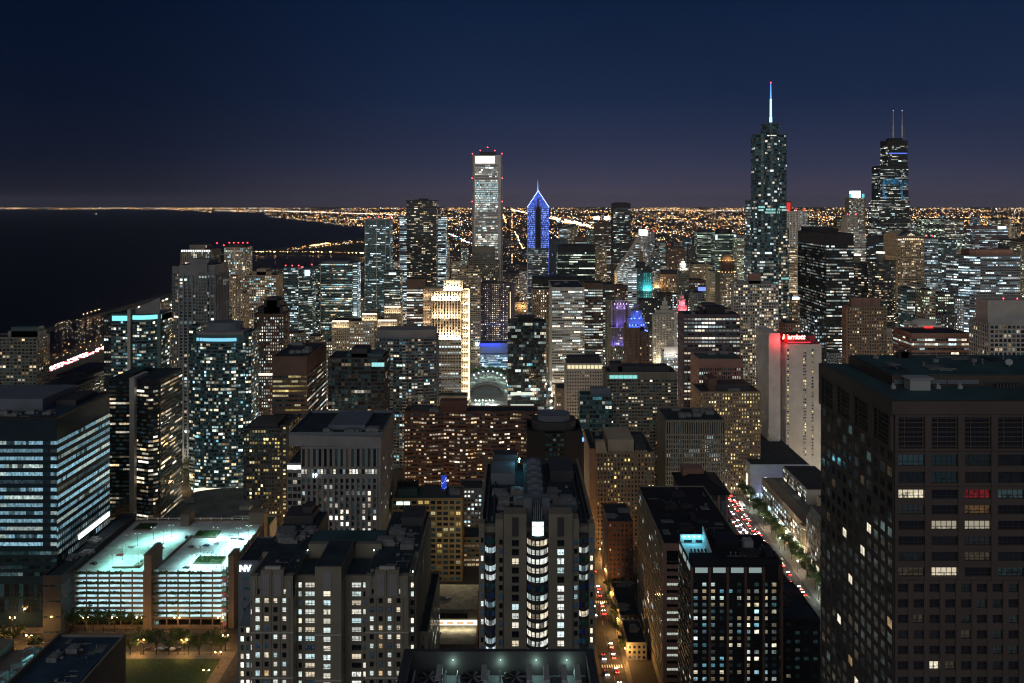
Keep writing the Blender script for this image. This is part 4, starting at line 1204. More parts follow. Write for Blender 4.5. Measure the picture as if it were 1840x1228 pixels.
for i in range(12): q.box(-b.w / 2 + 27 + i * 4, -b.w / 2 + 28.5 + i * 4, -b.d / 2 - .9, -b.d / 2 - .1, b.h - 4.4, b.h - 1.2)
q.build('attic_pier', wall('stone'), b.root)
b.finish(wall('stone'), True)
b = tower('apartment_tower', 'pale stepped apartment tower with small square windows left of the latticed block', 1018, 1082, 655, .53, S(3.0, 3.2, .5, .5, .12, 'warm', 'rand', rel='grid', r=.5, top=6), dep=26, m='pale', build=False, ph=[(1020, 1080, 644, 'dark')])
q = MB()
for i in range(9): q.box(-b.w / 2 + 1 + i * 3.7, -b.w / 2 + 3.8 + i * 3.7, -b.d / 2 - .7, -b.d / 2 - .1, b.h - 4, b.h - .8)
q.build('lit_attic', glow('attic_room_light', (1, .86, .5), 1.0, False), b.root)
b.finish(wall('pale'), True)
tower('office_block', 'dark glass block with red and blue lit rooms in front of the latticed block', 1042, 1099, 712, .475, S(3.2, 3.8, .88, .62, .16, 'mix', 'rows', br=.9, run=3, r=.25, dim=.015), dep=16, m='glassy', near=True, ph=[(1062, 1098, 700, 'bluegrey')])
tower('office_block', 'cream art deco slab peeking out left of the pale stepped tower', 1000, 1016, 700, .58, S(3, 3.6, .4, .5, .15, 'warm'), dep=26, m='tan')
# spire tower
k = .67
k0 = k; k = .679
b = Bd('skyscraper', 'silver glass skyscraper with rounded tiers and a glowing blue spire', 'tower', xof(1357, k), xof(1413, k), k0 * F, k0 * F + 40)
w2, d2 = b.w / 2, b.d / 2
def stad(x0, x1, d0, d1, r, n=5):
    out = []
    for cx_, cy_, a0 in ((x1 - r, d0 + r, -90), (x1 - r, d1 - r, 0), (x0 + r, d1 - r, 90), (x0 + r, d0 + r, 180)):
        for i in range(n): out.append((cx_ + r * math.cos(R(a0 + 90 * i / (n - 1))), cy_ + r * math.sin(R(a0 + 90 * i / (n - 1)))))
    return out
def trumpfix(i, j, nx, nz, c):
    if abs(j / nz - .735) < .012: return (.35, .75, .7) if rnd() < .75 else None
    return None
tg = S(2.6, 3.6, .92, .6, .10, 'neut', 'rows', br=.9, rel='band', r=.25, run=6, dim=.02, fixed=trumpfix)
tg2 = SS(tg, p=.045)
zA, zB = zof(243, k), zof(224, k)
b.block(stad(-w2, w2, -d2 + 6, d2, 8), 0, zA, tg2, par=1)
b.block(stad(-w2 + 9, w2 - 10, -d2, d2 - 8, 9), 0, zof(247, k), SS(tg, p=.12), par=.5)
b.block(stad(-w2 + 9.5, w2 - 10, -d2 + 3, d2 - 10, 8), zA, zB, SS(tg, p=.0), par=1)
b.block(stad(-w2 - 6, -w2 + 6, -d2 + 10, d2, 5), 0, zof(361, k), SS(tg, p=.25), par=1)
b.block(stad(-w2 - 8, w2 * .3, -d2 - 5, d2, 8), 0, zof(424, k), SS(tg, p=.22), par=1)
b.block(stad(w2 - 14, w2 + 1, -d2 + 1, d2 - 4, 6), 0, zof(412, k), SS(tg, p=.3, pal='warm'), par=1)
zc = zof(150, k)
sp = MB(); SPB = glow('spire_blue', (.10, .28, 1), 2.0, False); SPW = glow('spire_white_blue', (.35, .75, 1), 2.2, False)
k = b.cy / F
xs = xof(1385, k) - b.cx
for py0, py1, r0, r1, mi in ((226, 210, 1.7, 1.6, 1), (209, 178, 1.25, 1.1, 1), (177, 151, .95, .45, 0)):
    sp.tube((xs, 0, zof(py0, k)), (xs, 0, zof(py1, k)), r0, r1, 8, mi)
sp.tube((xs, 0, zB), (xs, 0, zB + 3), 4, 3.5, 10, 2)
sp.build('spire', [SPB, SPW, wall('bluegrey')], b.root)
beacon(b, xs, 0, zof(151, k), 1, .8)
b.finish(wall('glassy'))
# black steel office slab
tower('office_tower', 'massive black steel office slab with dense rows of white window light', 1485, 1534, 421, .72, S(1.9, 3.9, .82, .46, .62, 'neut', 'rows', br=1.0, run=7, rel='pier', r=.4, top=14), S(1.9, 3.9, .82, .46, .6, 'neut', 'rows', br=.9, run=7, rel='pier', r=.4, top=14), xb=1434, m='black', ph=[(1488, 1510, 411, 'black')])
# red lit slab and white ribbed tower
b = tower('office_tower', 'thin tower glowing red from roof to waist behind the white ribbed tower', 1411, 1421, 362, 1.30, None, dep=24, m='brick', build=False)
b.part('red_panel', -b.w / 2 + 1, b.w / 2 - 1, -b.d / 2 - .6, -b.d / 2 - .2, b.h - 60, b.h - 3, glow('red_panel_light', (1, .03, .03), .8, False))
b.finish(wall('brick'))
tower('office_tower', 'white vertically ribbed tower with a red cornice right of the blue spire tower', 1416, 1450, 381, 1.25, S(4, 4, .5, .7, .4, 'cool', 'cols', br=.7, rel='pier', r=1.0), dep=36, m='white', red=3)
tower('office_tower', 'beige lit office peeking out between spire tower and black steel slab', 1413, 1433, 447, 1.05, S(3, 3.8, .7, .5, .6, 'warm', 'rows'), dep=30, m='beige')
b = tower('office_block', 'greenish glass block below the white ribbed tower', 1398, 1425, 530, .70, S(3, 3.6, .9, .5, .3, 'green', 'rows'), dep=20, m='teal')
b = tower('office_block', 'tan slim block crowned by a blue white lamp beside the black steel slab', 1423, 1437, 540, .68, S(3, 3.6, .6, .5, .5, 'warm', 'rand'), dep=16, m='tan', build=False)
q = MB(); q.box(-4, 4, -b.d / 2 - .5, -b.d / 2 + 1, b.h + 1, b.h + 4); q.build('roof_lamp', glow('roof_lamp_blue', (.5, .75, 1), 5, False), b.root); b.finish(wall('tan'))
# tallest black stepped tower
k = 1.55
k0 = k; k = 1.561
b = Bd('skyscraper', 'tallest black stepped skyscraper carrying two white antennas', 'tower', xof(1576, k), xof(1630, k), k0 * F, k0 * F + 70)
w2, d2 = b.w / 2, b.d / 2
X = lambda px: xof(px, k) - b.cx
sg = S(3.6, 4, .8, .5, .3, 'neut', 'rows', br=1.0, run=4, rel='')
b.block([(X(1572), -d2), (X(1626), -d2), (X(1626), d2 - 10), (X(1572), d2 - 10)], 0, zof(402, k), SS(sg, p=.35))
b.block([(X(1576), -d2 + 2), (X(1630), -d2 + 2), (X(1630), d2), (X(1576), d2)], 0, zof(362, k), SS(sg, p=.42))
b.block([(X(1580), -d2 + 10), (X(1630.4), -d2 + 10), (X(1630.4), d2 - 3), (X(1580), d2 - 3)], zof(362, k), zof(299, k), SS(sg, p=.32, top=4))
b.block([(X(1594.5), -d2 + 14), (X(1630.2), -d2 + 14), (X(1630.2), d2 - 8), (X(1594.5), d2 - 8)], zof(299, k), zof(253, k), SS(sg, p=.22, top=14))
for x0, x1, y0, y1, v_ in ((1585, 1613, 321, 330, .30), (1582, 1630, 324, 334, .10), (1584, 1588, 329, 352, .35), (1616, 1620, 326, 352, .35), (1584, 1592, 352, 358, .5), (1617, 1622, 352, 359, .45)):
    for px in range(x0, x1, 2):
        for py in range(y0, y1, 2):
            if rnd() < .8:
                v = v_ * random.uniform(.4, 1.6); b.wins.append((X(px + 1), -d2 + 9.85 - .1 * rnd(), zof(py + 1, k), (1, 0), 2.9, 2.6, (.12 * v, .55 * v, v)))
q = MB(); q.box(X(1596), X(1629), -d2 + 13, -d2 + 13.5, zof(277, k), zof(275, k)); q.build('blue_band', glow('blue_band_light', (.12, .2, 1), 1.0, False), b.root)
b.part('penthouse', X(1601), X(1624), -8, 12, zof(253, k) + .3, zof(248, k), wall('black'))
k = b.cy / F
for px in (1605, 1621):
    q = MB()
    q.tube((0, 0, zof(248, k)), (0, 0, zof(225, k)), 2.2, 1.7, 8); q.tube((0, 0, zof(225, k)), (0, 0, zof(200, k)), 1.0, .5, 6); q.octa(0, 0, zof(199, k), 1.4, 1)
    q.build('antenna', [wall('white'), glow('antenna_tip', (1, 1, 1), 1.5, False)], b.root, (X(px), 0, 0))
for px, py in ((1600, 228), (1626, 226)):
    q = MB(); q.tube((0, 0, zof(252, k)), (0, 0, zof(py, k)), .6, .3, 5); q.build('mast', wall('grey'), b.root, (X(px), 4, 0))
b.finish(wall('black'))
# tower with glowing lantern top
b = tower('office_tower', 'stone tower with a brilliant glowing lantern on its octagonal top', 1528, 1557, 356, 1.50, S(3.6, 3.9, .5, .6, .5, 'neut', 'rand', rel='pier', r=.7), dep=44, m='stone', foot=chamfer(8), build=False)
q = MB(); q.prism([(14 * math.cos(6.283 * i / 12), 14 * math.sin(6.283 * i / 12)) for i in range(12)], b.h + .3, b.h + 19); q.build('lantern', glow('lantern_glow', (.75, 1, .98), 3.2, False), b.root)
for a in (-1, 1):
    q = MB(); q.tube((a * 17, -12, b.h), (a * 17, -12, b.h + 11), 3, 3, 10); q.build('corner_lantern', glow('lantern_teal', (.15, .75, .85), .9, False), b.root)
b.finish(wall('stone'))
b = tower('office_tower', 'grey office tower with curving flared base before the lantern topped tower', 1524, 1541, 388, 1.35, S(3.6, 4, .5, .6, .15, 'neut', rel='pier', r=.7), dep=34, m='pale', red=2, build=False)
q = MB(); q.prism([(-b.w / 2 - 14, -b.d / 2), (-b.w / 2, -b.d / 2), (-b.w / 2, b.d / 2), (-b.w / 2 - 14, b.d / 2)], 0, b.h - 3, 0, False, [(-b.w / 2 - 2, -b.d / 2), (-b.w / 2, -b.d / 2), (-b.w / 2, b.d / 2), (-b.w / 2 - 2, b.d / 2)]); q.build('flared_base', wall('pale'), b.root)
b.finish(wall('pale'))
tower('office_tower', 'pale office with white lit bands just right of the black steel slab', 1534, 1556, 417, 1.15, S(3, 3.8, .8, .5, .6, 'neut', 'rows'), dep=30, m='pale')
tower('office_tower', 'dark slab with thin cyan lit lines left of the gabled tower', 1558, 1590, 426, 1.2, S(4, 4, .95, .3, .25, 'cool', 'rows', run=6), dep=30, m='black')
# round balcony towers
for px0, px1, top, cap0, cap1, kk, lab in ((1536, 1570, 474, 1539, 1553, .80, 'left of two round balconied towers beside the gabled tower'), (1572, 1617, 471, 1585, 1599, .77, 'right of two round balconied towers beside the gabled tower')):
    b = Bd('apartment_tower', lab, 'tower', xof(px0, kk), xof(px1, kk), kk * F, kk * F + xof(px1, kk) - xof(px0, kk), 'round towers with stacked balconies')
    r_ = b.w / 2
    circ = [(r_ * math.cos(6.283 * i / 20), r_ * math.sin(6.283 * i / 20)) for i in range(20)]
    z1 = zof(top, kk)
    b.block(circ, 0, z1, S(4.4, 3.2, .85, .45, .28, 'warm', 'rand', br=.8, rel='band', r=1.2), par=.6)
    xc = xof((cap0 + cap1) / 2, kk) - b.cx; wc = xof(cap1, kk) - xof(cap0, kk)
    q = MB(); q.prism([(xc + wc / 2 * math.cos(6.283 * i / 14), wc / 2 * math.sin(6.283 * i / 14)) for i in range(14)], z1 + .3, z1 + 12); q.build('core_drum', wall('stone'), b.root)
    q = MB(); q.prism([(xc + wc / 1.9 * math.cos(6.283 * i / 14), wc / 1.9 * math.sin(6.283 * i / 14)) for i in range(14)], z1 + 11, z1 + 13); q.build('drum_light', glow('drum_light', (1, 1, .85), 2.0, False), b.root)
    b.finish(wall('dark'))
# gabled tower
b = tower('office_tower', 'pink stone tower with gabled roofs on each face left of the bright glass offices', 1613, 1660, 425, .95, S(2.8, 3.8, .66, .55, .5, 'warm', 'rows', br=1.0, run=3, rel='grid', r=.7), S(2.8, 3.8, .6, .55, .35, 'warm', 'rows', rel='grid', r=.7), xb=1588, m='beige', build=False, par=.4)
w2, d2 = b.w / 2, b.d / 2
q = MB(); h_ = b.h + .45; z_ = h_ + 9
q.v += [(-w2 - .8, -d2 - .8, h_), (w2 + .8, -d2 - .8, h_), (0, -d2 - .8, z_), (-w2 - .8, d2, h_), (w2 + .8, d2, h_), (0, d2, z_), (-w2 - .8, 0, z_), (w2 + .8, 0, z_)]
q.f += [(0, 1, 2), (1, 4, 5, 2), (3, 0, 2, 5), (4, 3, 5)]; q.m += [0] * 4; q.c += [(0, 0, 0)] * 4
q.build('gable_roof', mat('slate_roof', (.05, .07, .09), .6), b.root)
q = MB(); q.v += [(-w2 - .9, -d2, h_), (-w2 - .9, d2, h_), (-w2 - .9, 0, z_), (0, 0, z_)]; q.f += [(1, 0, 2), (0, 3, 2), (3, 1, 2)]; q.m += [0] * 3; q.c += [(0, 0, 0)] * 3
q.build('side_gable', wall('beige'), b.root)
q = MB()
for i in range(-4, 5):
    q.box(i * 3.2 - .9, i * 3.2 + .9, -d2 - 1.1, -d2 - .95, b.h - 6, b.h - 3.5)
for i in range(-2, 3): q.box(i * 2.6 - .8, i * 2.6 + .8, -d2 - 1.1, -d2 - .95, h_ + 1, h_ + 5 - abs(i) * 1.4)
q.build('gable_light', glow('gable_window_light', (1, .8, .5), 1.3, False), b.root)
b.finish(wall('beige'))
# glass cluster right of the gabled tower
for a in (
    ('blue grey glass office right of the gabled tower with red roof beacons', 1661, 1685, 430, 1.02, 'bluegrey', .45, 'cool', 3, ''),
    ('dark glass office with speckled white windows behind the rounded bright office', 1686, 1718, 432, 1.10, 'glassy', .35, 'cool', 0, ''),
    ('slim warm lit office in front of the speckled glass offices', 1684, 1713, 532, .88, 'tan', .5, 'warm', 0, 'pier'),
    ('far green lit office block with brilliant rows left of the white lit block', 1656, 1697, 394, 1.75, 'dark', .7, 'green', 0, ''),
    ('far white lit block right of the green lit office block', 1698, 1731, 394, 1.80, 'stone', .8, 'neut', 0, ''),
    ('dark office with bright short rows at the far right edge', 1812, 1842, 432, 1.05, 'black', .4, 'neut', 0, ''),
    ('pale greenish tower cut by the right edge of the picture', 1834, 1866, 436, 1.0, 'stone', .2, 'green', 0, 'pier'),
    ('low tan office between the rounded bright office and the gabled tower', 1648, 1664, 512, .92, 'grey', .4, 'neut', 0, '')):
    tower('office_tower', a[0], a[1], a[2], a[3], a[4], S(3.0, 3.8, .84, .5, a[6], a[7], 'rows', run=3, rel=a[9] or 'grid', r=.4), dep=34, m=a[5], red=a[8], ph=[(a[1] + 4, a[2] - 4, a[3] - 2, 'dark')])
b = tower('office_tower', 'violet washed office with glowing sign and red beacon row on its roof', 1752, 1811, 412, 1.45, S(4, 4, .85, .55, .6, 'cool', 'rows', br=.9, run=5), dep=40, m='purple', red=6, build=False)
b.part('roof_band', -b.w / 2, b.w / 2, -b.d / 2 + 1, b.d / 2, b.h + .3, b.h + 8, wall('purple'))
b.part('sign', b.w * .2, b.w * .45, -b.d / 2 + .2, -b.d / 2 + .7, b.h + 1.5, b.h + 6.5, glow('sign_blue_white', (.6, .8, 1), 3.5, False))
b.finish(wall('purple'))
b = tower('office_tower', 'broad glass office with rounded corner and rows of cold white light', 1745, 1833, 461, .85, S(3.2, 3.9, .88, .5, .55, 'cool', 'rows', br=1.2, run=5, r=.35), S(3.2, 3.9, .88, .5, .6, 'cool', 'rows', br=1.1, run=5, r=.35), dep=40, m='bluegrey', build=False,
          foot=lambda b: [(-b.w / 2, -b.d / 2 + 4), (-b.w / 2 + 6, -b.d / 2 + .8), (-b.w / 2 + 14, -b.d / 2), (b.w / 2, -b.d / 2), (b.w / 2, b.d / 2), (-b.w / 2 - 24, b.d / 2), (-b.w / 2 - 22, b.d / 2 - 9), (-b.w / 2 - 12, -b.d / 2 + 14)])
q = MB(); q.prism([(-b.w * .45, -b.d / 2 + 12), (-b.w * .36, -b.d / 2 + 5), (b.w * .4, -b.d / 2 + 5), (b.w * .45, b.d / 2 - 4), (-b.w * .45, b.d / 2 - 4)], b.h + .3, b.h + 10); q.build('penthouse', wall('pink'), b.root)
b.finish(wall('bluegrey'))
# near right
b = tower('office_block', 'low mauve office with dark flat roof and horizontal window bands', 1638, 1742, 601, .52, S(3, 4.2, .92, .45, .5, 'neut', 'rows', br=.9, run=3, rel='band', r=.5, top=3), S(3, 4.2, .92, .4, .35, 'neut', 'rows', rel='band', r=.5, top=3), xb=1605, m='pink', near=True)
q = MB()
for x_, z_ in ((1697, 589.5), (1688, 622)):
    pass
b.part('red_sign', xof(1695, .52) - b.cx, xof(1710, .52) - b.cx, b.d / 2 - 3, b.d / 2 - 2, b.h + .5, b.h + 2.2, glow('red_sign_light', (1, .03, .03), 2))
b = tower('apartment_tower', 'brown gridded apartment tower with scalloped parapet left of the low mauve office', 1522, 1592, 553, .55, S(3.0, 3.2, .55, .55, .22, 'warm', 'rand', br=1.0, r=.8), S(3.0, 3.2, .5, .55, .2, 'warm', r=.8), xb=1514, m='tan', build=False)
w2, d2 = b.w / 2, b.d / 2
q = MB()
pts = []
for i in range(33):
    t = i / 32
    pts.append((-w2 + 5 + t * (b.w - 10), -d2 + 2.2 + 1.6 * abs(math.sin(t * math.pi * 3))))
q.prism(pts + [(w2 - 5, d2 - 3), (-w2 + 5, d2 - 3)], b.h + .25, b.h + 9)
q.build('scalloped_parapet', wall('pink'), b.root)
b.finish(wall('tan'), True)
tower('apartment_block', 'narrow tan block with pale roof box beside the scalloped tower', 1594, 1606, 606, .60, S(3, 3.4, .6, .5, .4, 'warm', 'rand'), dep=16, m='cream', ph=[(1594, 1606, 592, 'pale')])
b = tower('hall', 'low white domed roof pavilion behind the low mauve office', 1650, 1692, 586, .60, S(5, 8, .5, .5, .3, 'neut'), dep=30, m='white', build=False)
q = MB()
for j in range(4):
    a0, a1 = j * .38, (j + 1) * .38
    q.prism([(14 * math.cos(a0) * math.cos(6.283 * i / 16), 11 * math.cos(a0) * math.sin(6.283 * i / 16)) for i in range(16)], b.h + 6 * math.sin(a0), b.h + 6 * math.sin(a1), 0, False, [(14 * math.cos(a1) * math.cos(6.283 * i / 16), 11 * math.cos(a1) * math.sin(6.283 * i / 16)) for i in range(16)])
q.build('dome', wall('white'), b.root)
b.finish(wall('white'))
b = tower('apartment_tower', 'white framed apartment tower with big blank roof block and red beacons at the right edge', 1778, 1880, 584, .47, S(4.6, 3.8, .76, .68, .28, 'warm', 'rand', br=.7, r=.7), S(4.2, 3.8, .7, .68, .1, 'warm', r=.7), xb=1742, m='pale', build=False)
q = MB(); q.prism([(-b.w / 2 + 2, -b.d / 2 + 6), (-b.w / 2 + 14, -b.d / 2 + 3), (b.w / 2, -b.d / 2 + 3), (b.w / 2, b.d / 2 - 6), (-b.w / 2 + 2, b.d / 2 - 6)], b.h + .25, zof(541, .47)); q.build('penthouse', wall('pale'), b.root)
for px in (1808, 1833): beacon(b, xof(px, .47) - b.cx, -b.d / 2 + 4, zof(541, .47), 1)
b.finish(wall('pale'), True)
# red sign hotel
k = .535
b = Bd('hotel', 'tall pale hotel slab with red glowing rooftop script sign', 'hotel', xof(1413, k), xof(1476, k), k * F, k * F + 32)
w2, d2 = b.w / 2, b.d / 2
b.h = zof(619, k)
b.mb.prism(b.rect(), 0, b.h, 0, False)
slit = S(2.2, 3.0, .8, .55, .55, 'yell', 'rand', br=.7, rel='grid', r=.2)
for px0, px1, spc in ((1414, 1418, slit), (1443, 1449, slit), (1458, 1462, SS(slit, p=.85, br=.6))):
    b.facade((xof(px0, k) - b.cx, -d2), (xof(px1, k) - b.cx, -d2), 18, b.h - 4, spc)
b.facade((-w2, d2), (-w2, -d2), 20, b.h - 3, S(2.6, 3.0, .5, .55, .22, 'warm', 'rand', br=.8, rel='pier', r=.4))
b.mb.prism([(xof(1384, k) - b.cx, -d2 + 3), (-w2 - 5, -d2 + 3), (-w2 - 5, d2 + 14), (xof(1384, k) - b.cx, d2 + 14)], 0, zof(600, k), 0, False)
b.mb.prism([(-w2 - 5, -d2 + 14), (-w2, -d2 + 14), (-w2, d2), (-w2 - 5, d2)], 0, b.h - 2, 0, False)
xl_ = xof(1384, k) - b.cx
b.facade((xl_, d2 + 14), (xl_, -d2 + 3), 20, zof(603, k), S(2.8, 3.0, .5, .5, .2, 'warm', 'rand', br=.8, rel='pier', r=.4))
REDG = mat('red_painted_panel', (.5, .03, .03), .6)
b.part('roof_deck', -w2 + 1, w2 - 1, -d2 + 1, d2 - 1, b.h + .02, b.h + .3, ROOF)
b.part('sign_screen', -w2 + .6, -w2 + 1.6, -d2 + 1, d2 - 1, b.h + .35, b.h + 9, REDG)
q = MB(); q.prism([(-w2 + 2, -d2 + 9), (w2 - 3, -d2 + 9), (w2 - 3, d2 - 2), (-w2 + 2, d2 - 2)], b.h + .4, b.h + 7); q.build('penthouse', wall('dark'), b.root)
text_mesh('sign_lettering', 'Marriott', 6.4, glow('sign_red_white', (1, .16, .13), 14), b.root, (-w2 + 9.5, -d2 + 8.2, b.h + 5.6), (R(90), 0, 0), .3, .25, .09)
for x_, y_, pw in ((-w2 + 8, -d2 + 5, 6000), (-w2 - 6.5, -d2 - 3, 9000), (w2 - 4, -d2 + 4, 1500)):
    lamp(b.root, (x_, y_, b.h + 4), 'POINT', pw, (1, .04, .05), 1.0, name='red_light')
q = MB(); q.box(-w2 + 1, w2 - 8, -d2 + 7.0, -d2 + 7.3, b.h + .5, b.h + 1.0); q.build('red_neon', glow('red_neon', (1, .03, .04), 3), b.root)
b.finish(wall('white'), True)
# department store box and shops along the avenue
k = .49
b = Bd('department_store', 'pale windowless department store with lit base under the red sign hotel', 'shop', 210, 262, k * F, k * F + 118)
w2, d2 = b.w / 2, b.d / 2; b.h = 30
b.mb.prism(b.rect(), 0, b.h, 0, False)
b.part('roof', -w2 + .8, w2 - .8, -d2 + .8, d2 - .8, b.h + .03, b.h + .25, ROOF)
q = MB(); q.prism([(-w2 - .5, -d2 - .5), (w2, -d2 - .5), (w2, d2), (-w2 - .5, d2)], b.h - 7, b.h + 1.2); 
q.build('attic_band', mat('panel_band', (.34, .40, .43), .5, .1), b.root)
b.part('roof', -w2 + .8, w2 - .8, -d2 + .8, d2 - .8, b.h + 1.25, b.h + 1.5, ROOF)
SHOP = glow('shop_window_light', (1, .88, .66), 1.5)
SHOPC = glow('shop_window_cool', (.66, .92, 1), 1.5)
for x_ in (12,): b.part('lit_slot', x_ - w2, x_ - w2 + 2.2, -d2 - .4, -d2 - .1, 7, 20, SHOPC)
for j in range(7):
    b.part('lit_slot', -w2 - .4, -w2 - .1, -d2 + 9 + j * 15, -d2 + 12 + j * 15, 8, 20, SHOP)
    b.part('shop_window', -w2 - .45, -w2 - .1, -d2 + 3 + j * 15, -d2 + 13 + j * 15, .5, 5, SHOP)
for j in range(2): b.part('shop_window', -w2 + 1 + j * 8, -w2 + 7 + j * 8, -d2 - .4, -d2 - .1, .4, 6, SHOPC)
lamp(b.root, (0, -d2 - 6, 3), 'AREA', 4500, (.45, .5, 1), 40, (R(160), 0, 0), size_y=1, name='facade_floodlight')
b.finish(wall('pale'))
b = Bd('shopping_mall', 'low shopping mall with rounded glass corner and glowing shop fronts', 'shop', 218, 262, 618, 728)
w2, d2 = b.w / 2, b.d / 2; b.h = 22
front = [(-w2 + 9 * (1 - math.cos(t)) if True else 0, -d2 + 9 * (1 - math.sin(t))) for t in [math.pi / 2 * i / 6 for i in range(7)]]
curve = [(-w2, d2)] + [(-w2 + 9 - 9 * math.cos(t), -d2 + 9 - 9 * math.sin(t)) for t in [math.pi / 2 * i / 6 for i in range(7)]]
b.mb.prism(curve + [(w2, -d2), (w2, d2)], 0, b.h)
b.part('roof', -w2 + 10, w2 - 1, -d2 + 10, d2 - 1, b.h + .05, b.h + .3, ROOFG)
b.part('upper_hall', -w2 + 16, w2, -d2 + 44, d2 - 6, b.h + .35, b.h + 12, wall('pale'))
b.part('upper_hall', -w2 + 20, w2, -d2 + 12, -d2 + 34, b.h + .35, b.h + 11, wall('pale'))
b.part('hall_roof', -w2 + 16.8, w2 - .5, -d2 + 44.8, d2 - 7, b.h + 12.05, b.h + 12.3, ROOF)
b.part('hall_roof', -w2 + 20.8, w2 - .5, -d2 + 12.8, -d2 + 33.2, b.h + 11.05, b.h + 11.3, ROOF)
q = MB()
b.facade((-w2, d2), (-w2, -d2 + 10), 5.6, 17, S(5, 3.6, .7, .6, .6, 'cool', 'rand', br=1.3, rel='grid', r=.4))
for j in range(9): b.part('shop_window', -w2 - .5, -w2 - .1, -d2 + 12 + j * 9, -d2 + 19 + j * 9, .4, 4.4, SHOP if j % 2 else SHOPC)
b.facade((-w2 + 15.9, d2 - 8), (-w2 + 15.9, -d2 + 45), b.h + 1, b.h + 11, S(3.2, 3.2, .75, .7, .75, 'neut', 'rand', br=1.2, rel='grid', r=.2))
for za_, zb2_ in ((.4, 5), (17.5, 20)):
  q = MB()
  for t in [math.pi / 2 * (i + .5) / 8 for i in range(8)]:
    a = (-w2 + 9 - 9.3 * math.cos(t), -d2 + 9 - 9.3 * math.sin(t))
    u_ = (math.sin(t), -math.cos(t)); n_ = (-math.cos(t), -math.sin(t))
    q.obox((a[0] - u_[0] * .75, a[1] - u_[1] * .75), u_, n_, 0, 1.5, .2, za_, zb2_)
  q.build('rotunda_light', SHOP, b.root)
q = MB()
for t in [math.pi / 2 * i / 8 for i in range(9)]:
    q.tube((-w2 + 9 - 10.6 * math.cos(t), -d2 + 9 - 10.6 * math.sin(t), 0), (-w2 + 9 - 10.6 * math.cos(t), -d2 + 9 - 10.6 * math.sin(t), 19), .35, .35, 6)
q.prism([(-w2 + 9 - 11.2 * math.cos(t), -d2 + 9 - 11.2 * math.sin(t)) for t in [math.pi / 2 * i / 8 for i in range(9)]] + [(-w2 + 9, -d2 + 9)], 19, 21)
q.build('colonnade', wall('stone'), b.root)
lamp(b.root, (-w2 - 4, -d2 - 2, 9), 'POINT', 9000, (1, .75, .45), 2, name='rotunda_lamp')
b.finish(wall('stone'))
b = Bd('mansion_block', 'pale stone block with dark mansard roof beside the tree lined avenue', 'building', 216, 246, 562, 612)
w2, d2 = b.w / 2, b.d / 2; b.h = 31
b.mb.prism(b.rect(), 0, b.h, 0, False)
b.facade((-w2, d2), (-w2, -d2), 6, b.h, S(3.0, 4.2, .5, .6, .22, 'neut', 'rand', br=.8, rel='grid', r=.3))
b.facade((-w2, -d2), (w2, -d2), 6, b.h, S(3.0, 4.2, .5, .6, .2, 'neut', 'rand', br=.8, rel='grid', r=.3))
q = MB(); q.prism(b.rect(), b.h + .3, b.h + 9, 0, True, [(x * .82, y * .93) for x, y in b.rect()]); q.build('mansard_roof', mat('slate_roof', (.05, .07, .09), .6), b.root)
for j in range(6):
    q = MB(); q.box(-1.2, .6, -.9, .9, 0, 2.4); q.prism([(-1.3, -1.1), (.7, -1.1), (.7, 1.1), (-1.3, 1.1)], 2.4, 3.1, 0, True, [(-1.3, -.1), (.7, -.1), (.7, .1), (-1.3, .1)]); q.build('dormer', wall('stone'), b.root, (-w2 + 1.8, -d2 + 6 + j * 7.6, b.h + 2))
for j in range(4): b.part('shop_window', -w2 - .3, -w2 - .05, -d2 + 3 + j * 11, -d2 + 10 + j * 10, .5, 4.5, SHOP)
b.finish(wall('stone'), True)
# white grid slab, cream hotel, brick slab
b = tower('office_block', 'white gridded office slab with tall top slots and black flat roof', 1197, 1302, 757, .445, S(2.2, 3.7, .55, .72, .13, 'cool', 'rows', br=1.0, run=7, r=.9, top=11), S(2.2, 3.7, .4, .7, .08, 'cool', r=.7), xb=1181, m='stone', build=False, units=9)
b.facade((-b.w / 2, -b.d / 2), (b.w / 2, -b.d / 2), b.h - 11, b.h, S(2.2, 11, .55, .86, 0, r=.9))
b.finish(wall('stone'), True)
b = tower('hotel', 'brick hotel with dark slot windows and scattered amber rooms in the middle', 1072, 1176, 815, .42, S(2.5, 3.3, .46, .56, .17, 'yell', 'rand', br=.9, rel='grid', r=.3), S(3, 3.3, .3, .5, .05, 'yell', r=.2), dep=60, m='tan', build=False)
w2, d2 = b.w / 2, b.d / 2
b.block([(-w2 - 5, -d2 + 2), (-w2, -d2 + 2), (-w2, d2), (-w2 - 5, d2)], 0, b.h + 2, None)
b.part('penthouse', -w2 + 9, w2 * .32, -d2 + 5, d2 - 20, b.h + .25, b.h + 9, wall('cream'))
b.part('penthouse', w2 * .36, w2 * .75, -d2 + 5, d2 - 26, b.h + .25, b.h + 5, wall('dark'))
q = MB()
for i in range(15): q.box(-w2 + 9 + i * 2, -w2 + 10.2 + i * 2, -d2 + .1, -d2 + .7, b.h + 1.1, b.h + 2.2)
q.build('crenellation', wall('cream'), b.root)
q = MB(); q.prism([(-w2 - .6, -d2 - .5), (-w2 + 8, -d2 - .5), (-w2 + 8, -d2 + 8), (-w2 - .6, -d2 + 8)], b.h + .3, b.h + 9, 0, True, [(-w2 - .6, -d2 - .5), (-w2 + 6, -d2 - .5), (-w2 + 6, -d2 + 6), (-w2 - .6, -d2 + 6)]); q.build('corner_tower', wall('cream'), b.root)
b.units(4, b.h, y0=d2 - 18, y1=d2 - 6)
b.finish(wall('tan'), True)
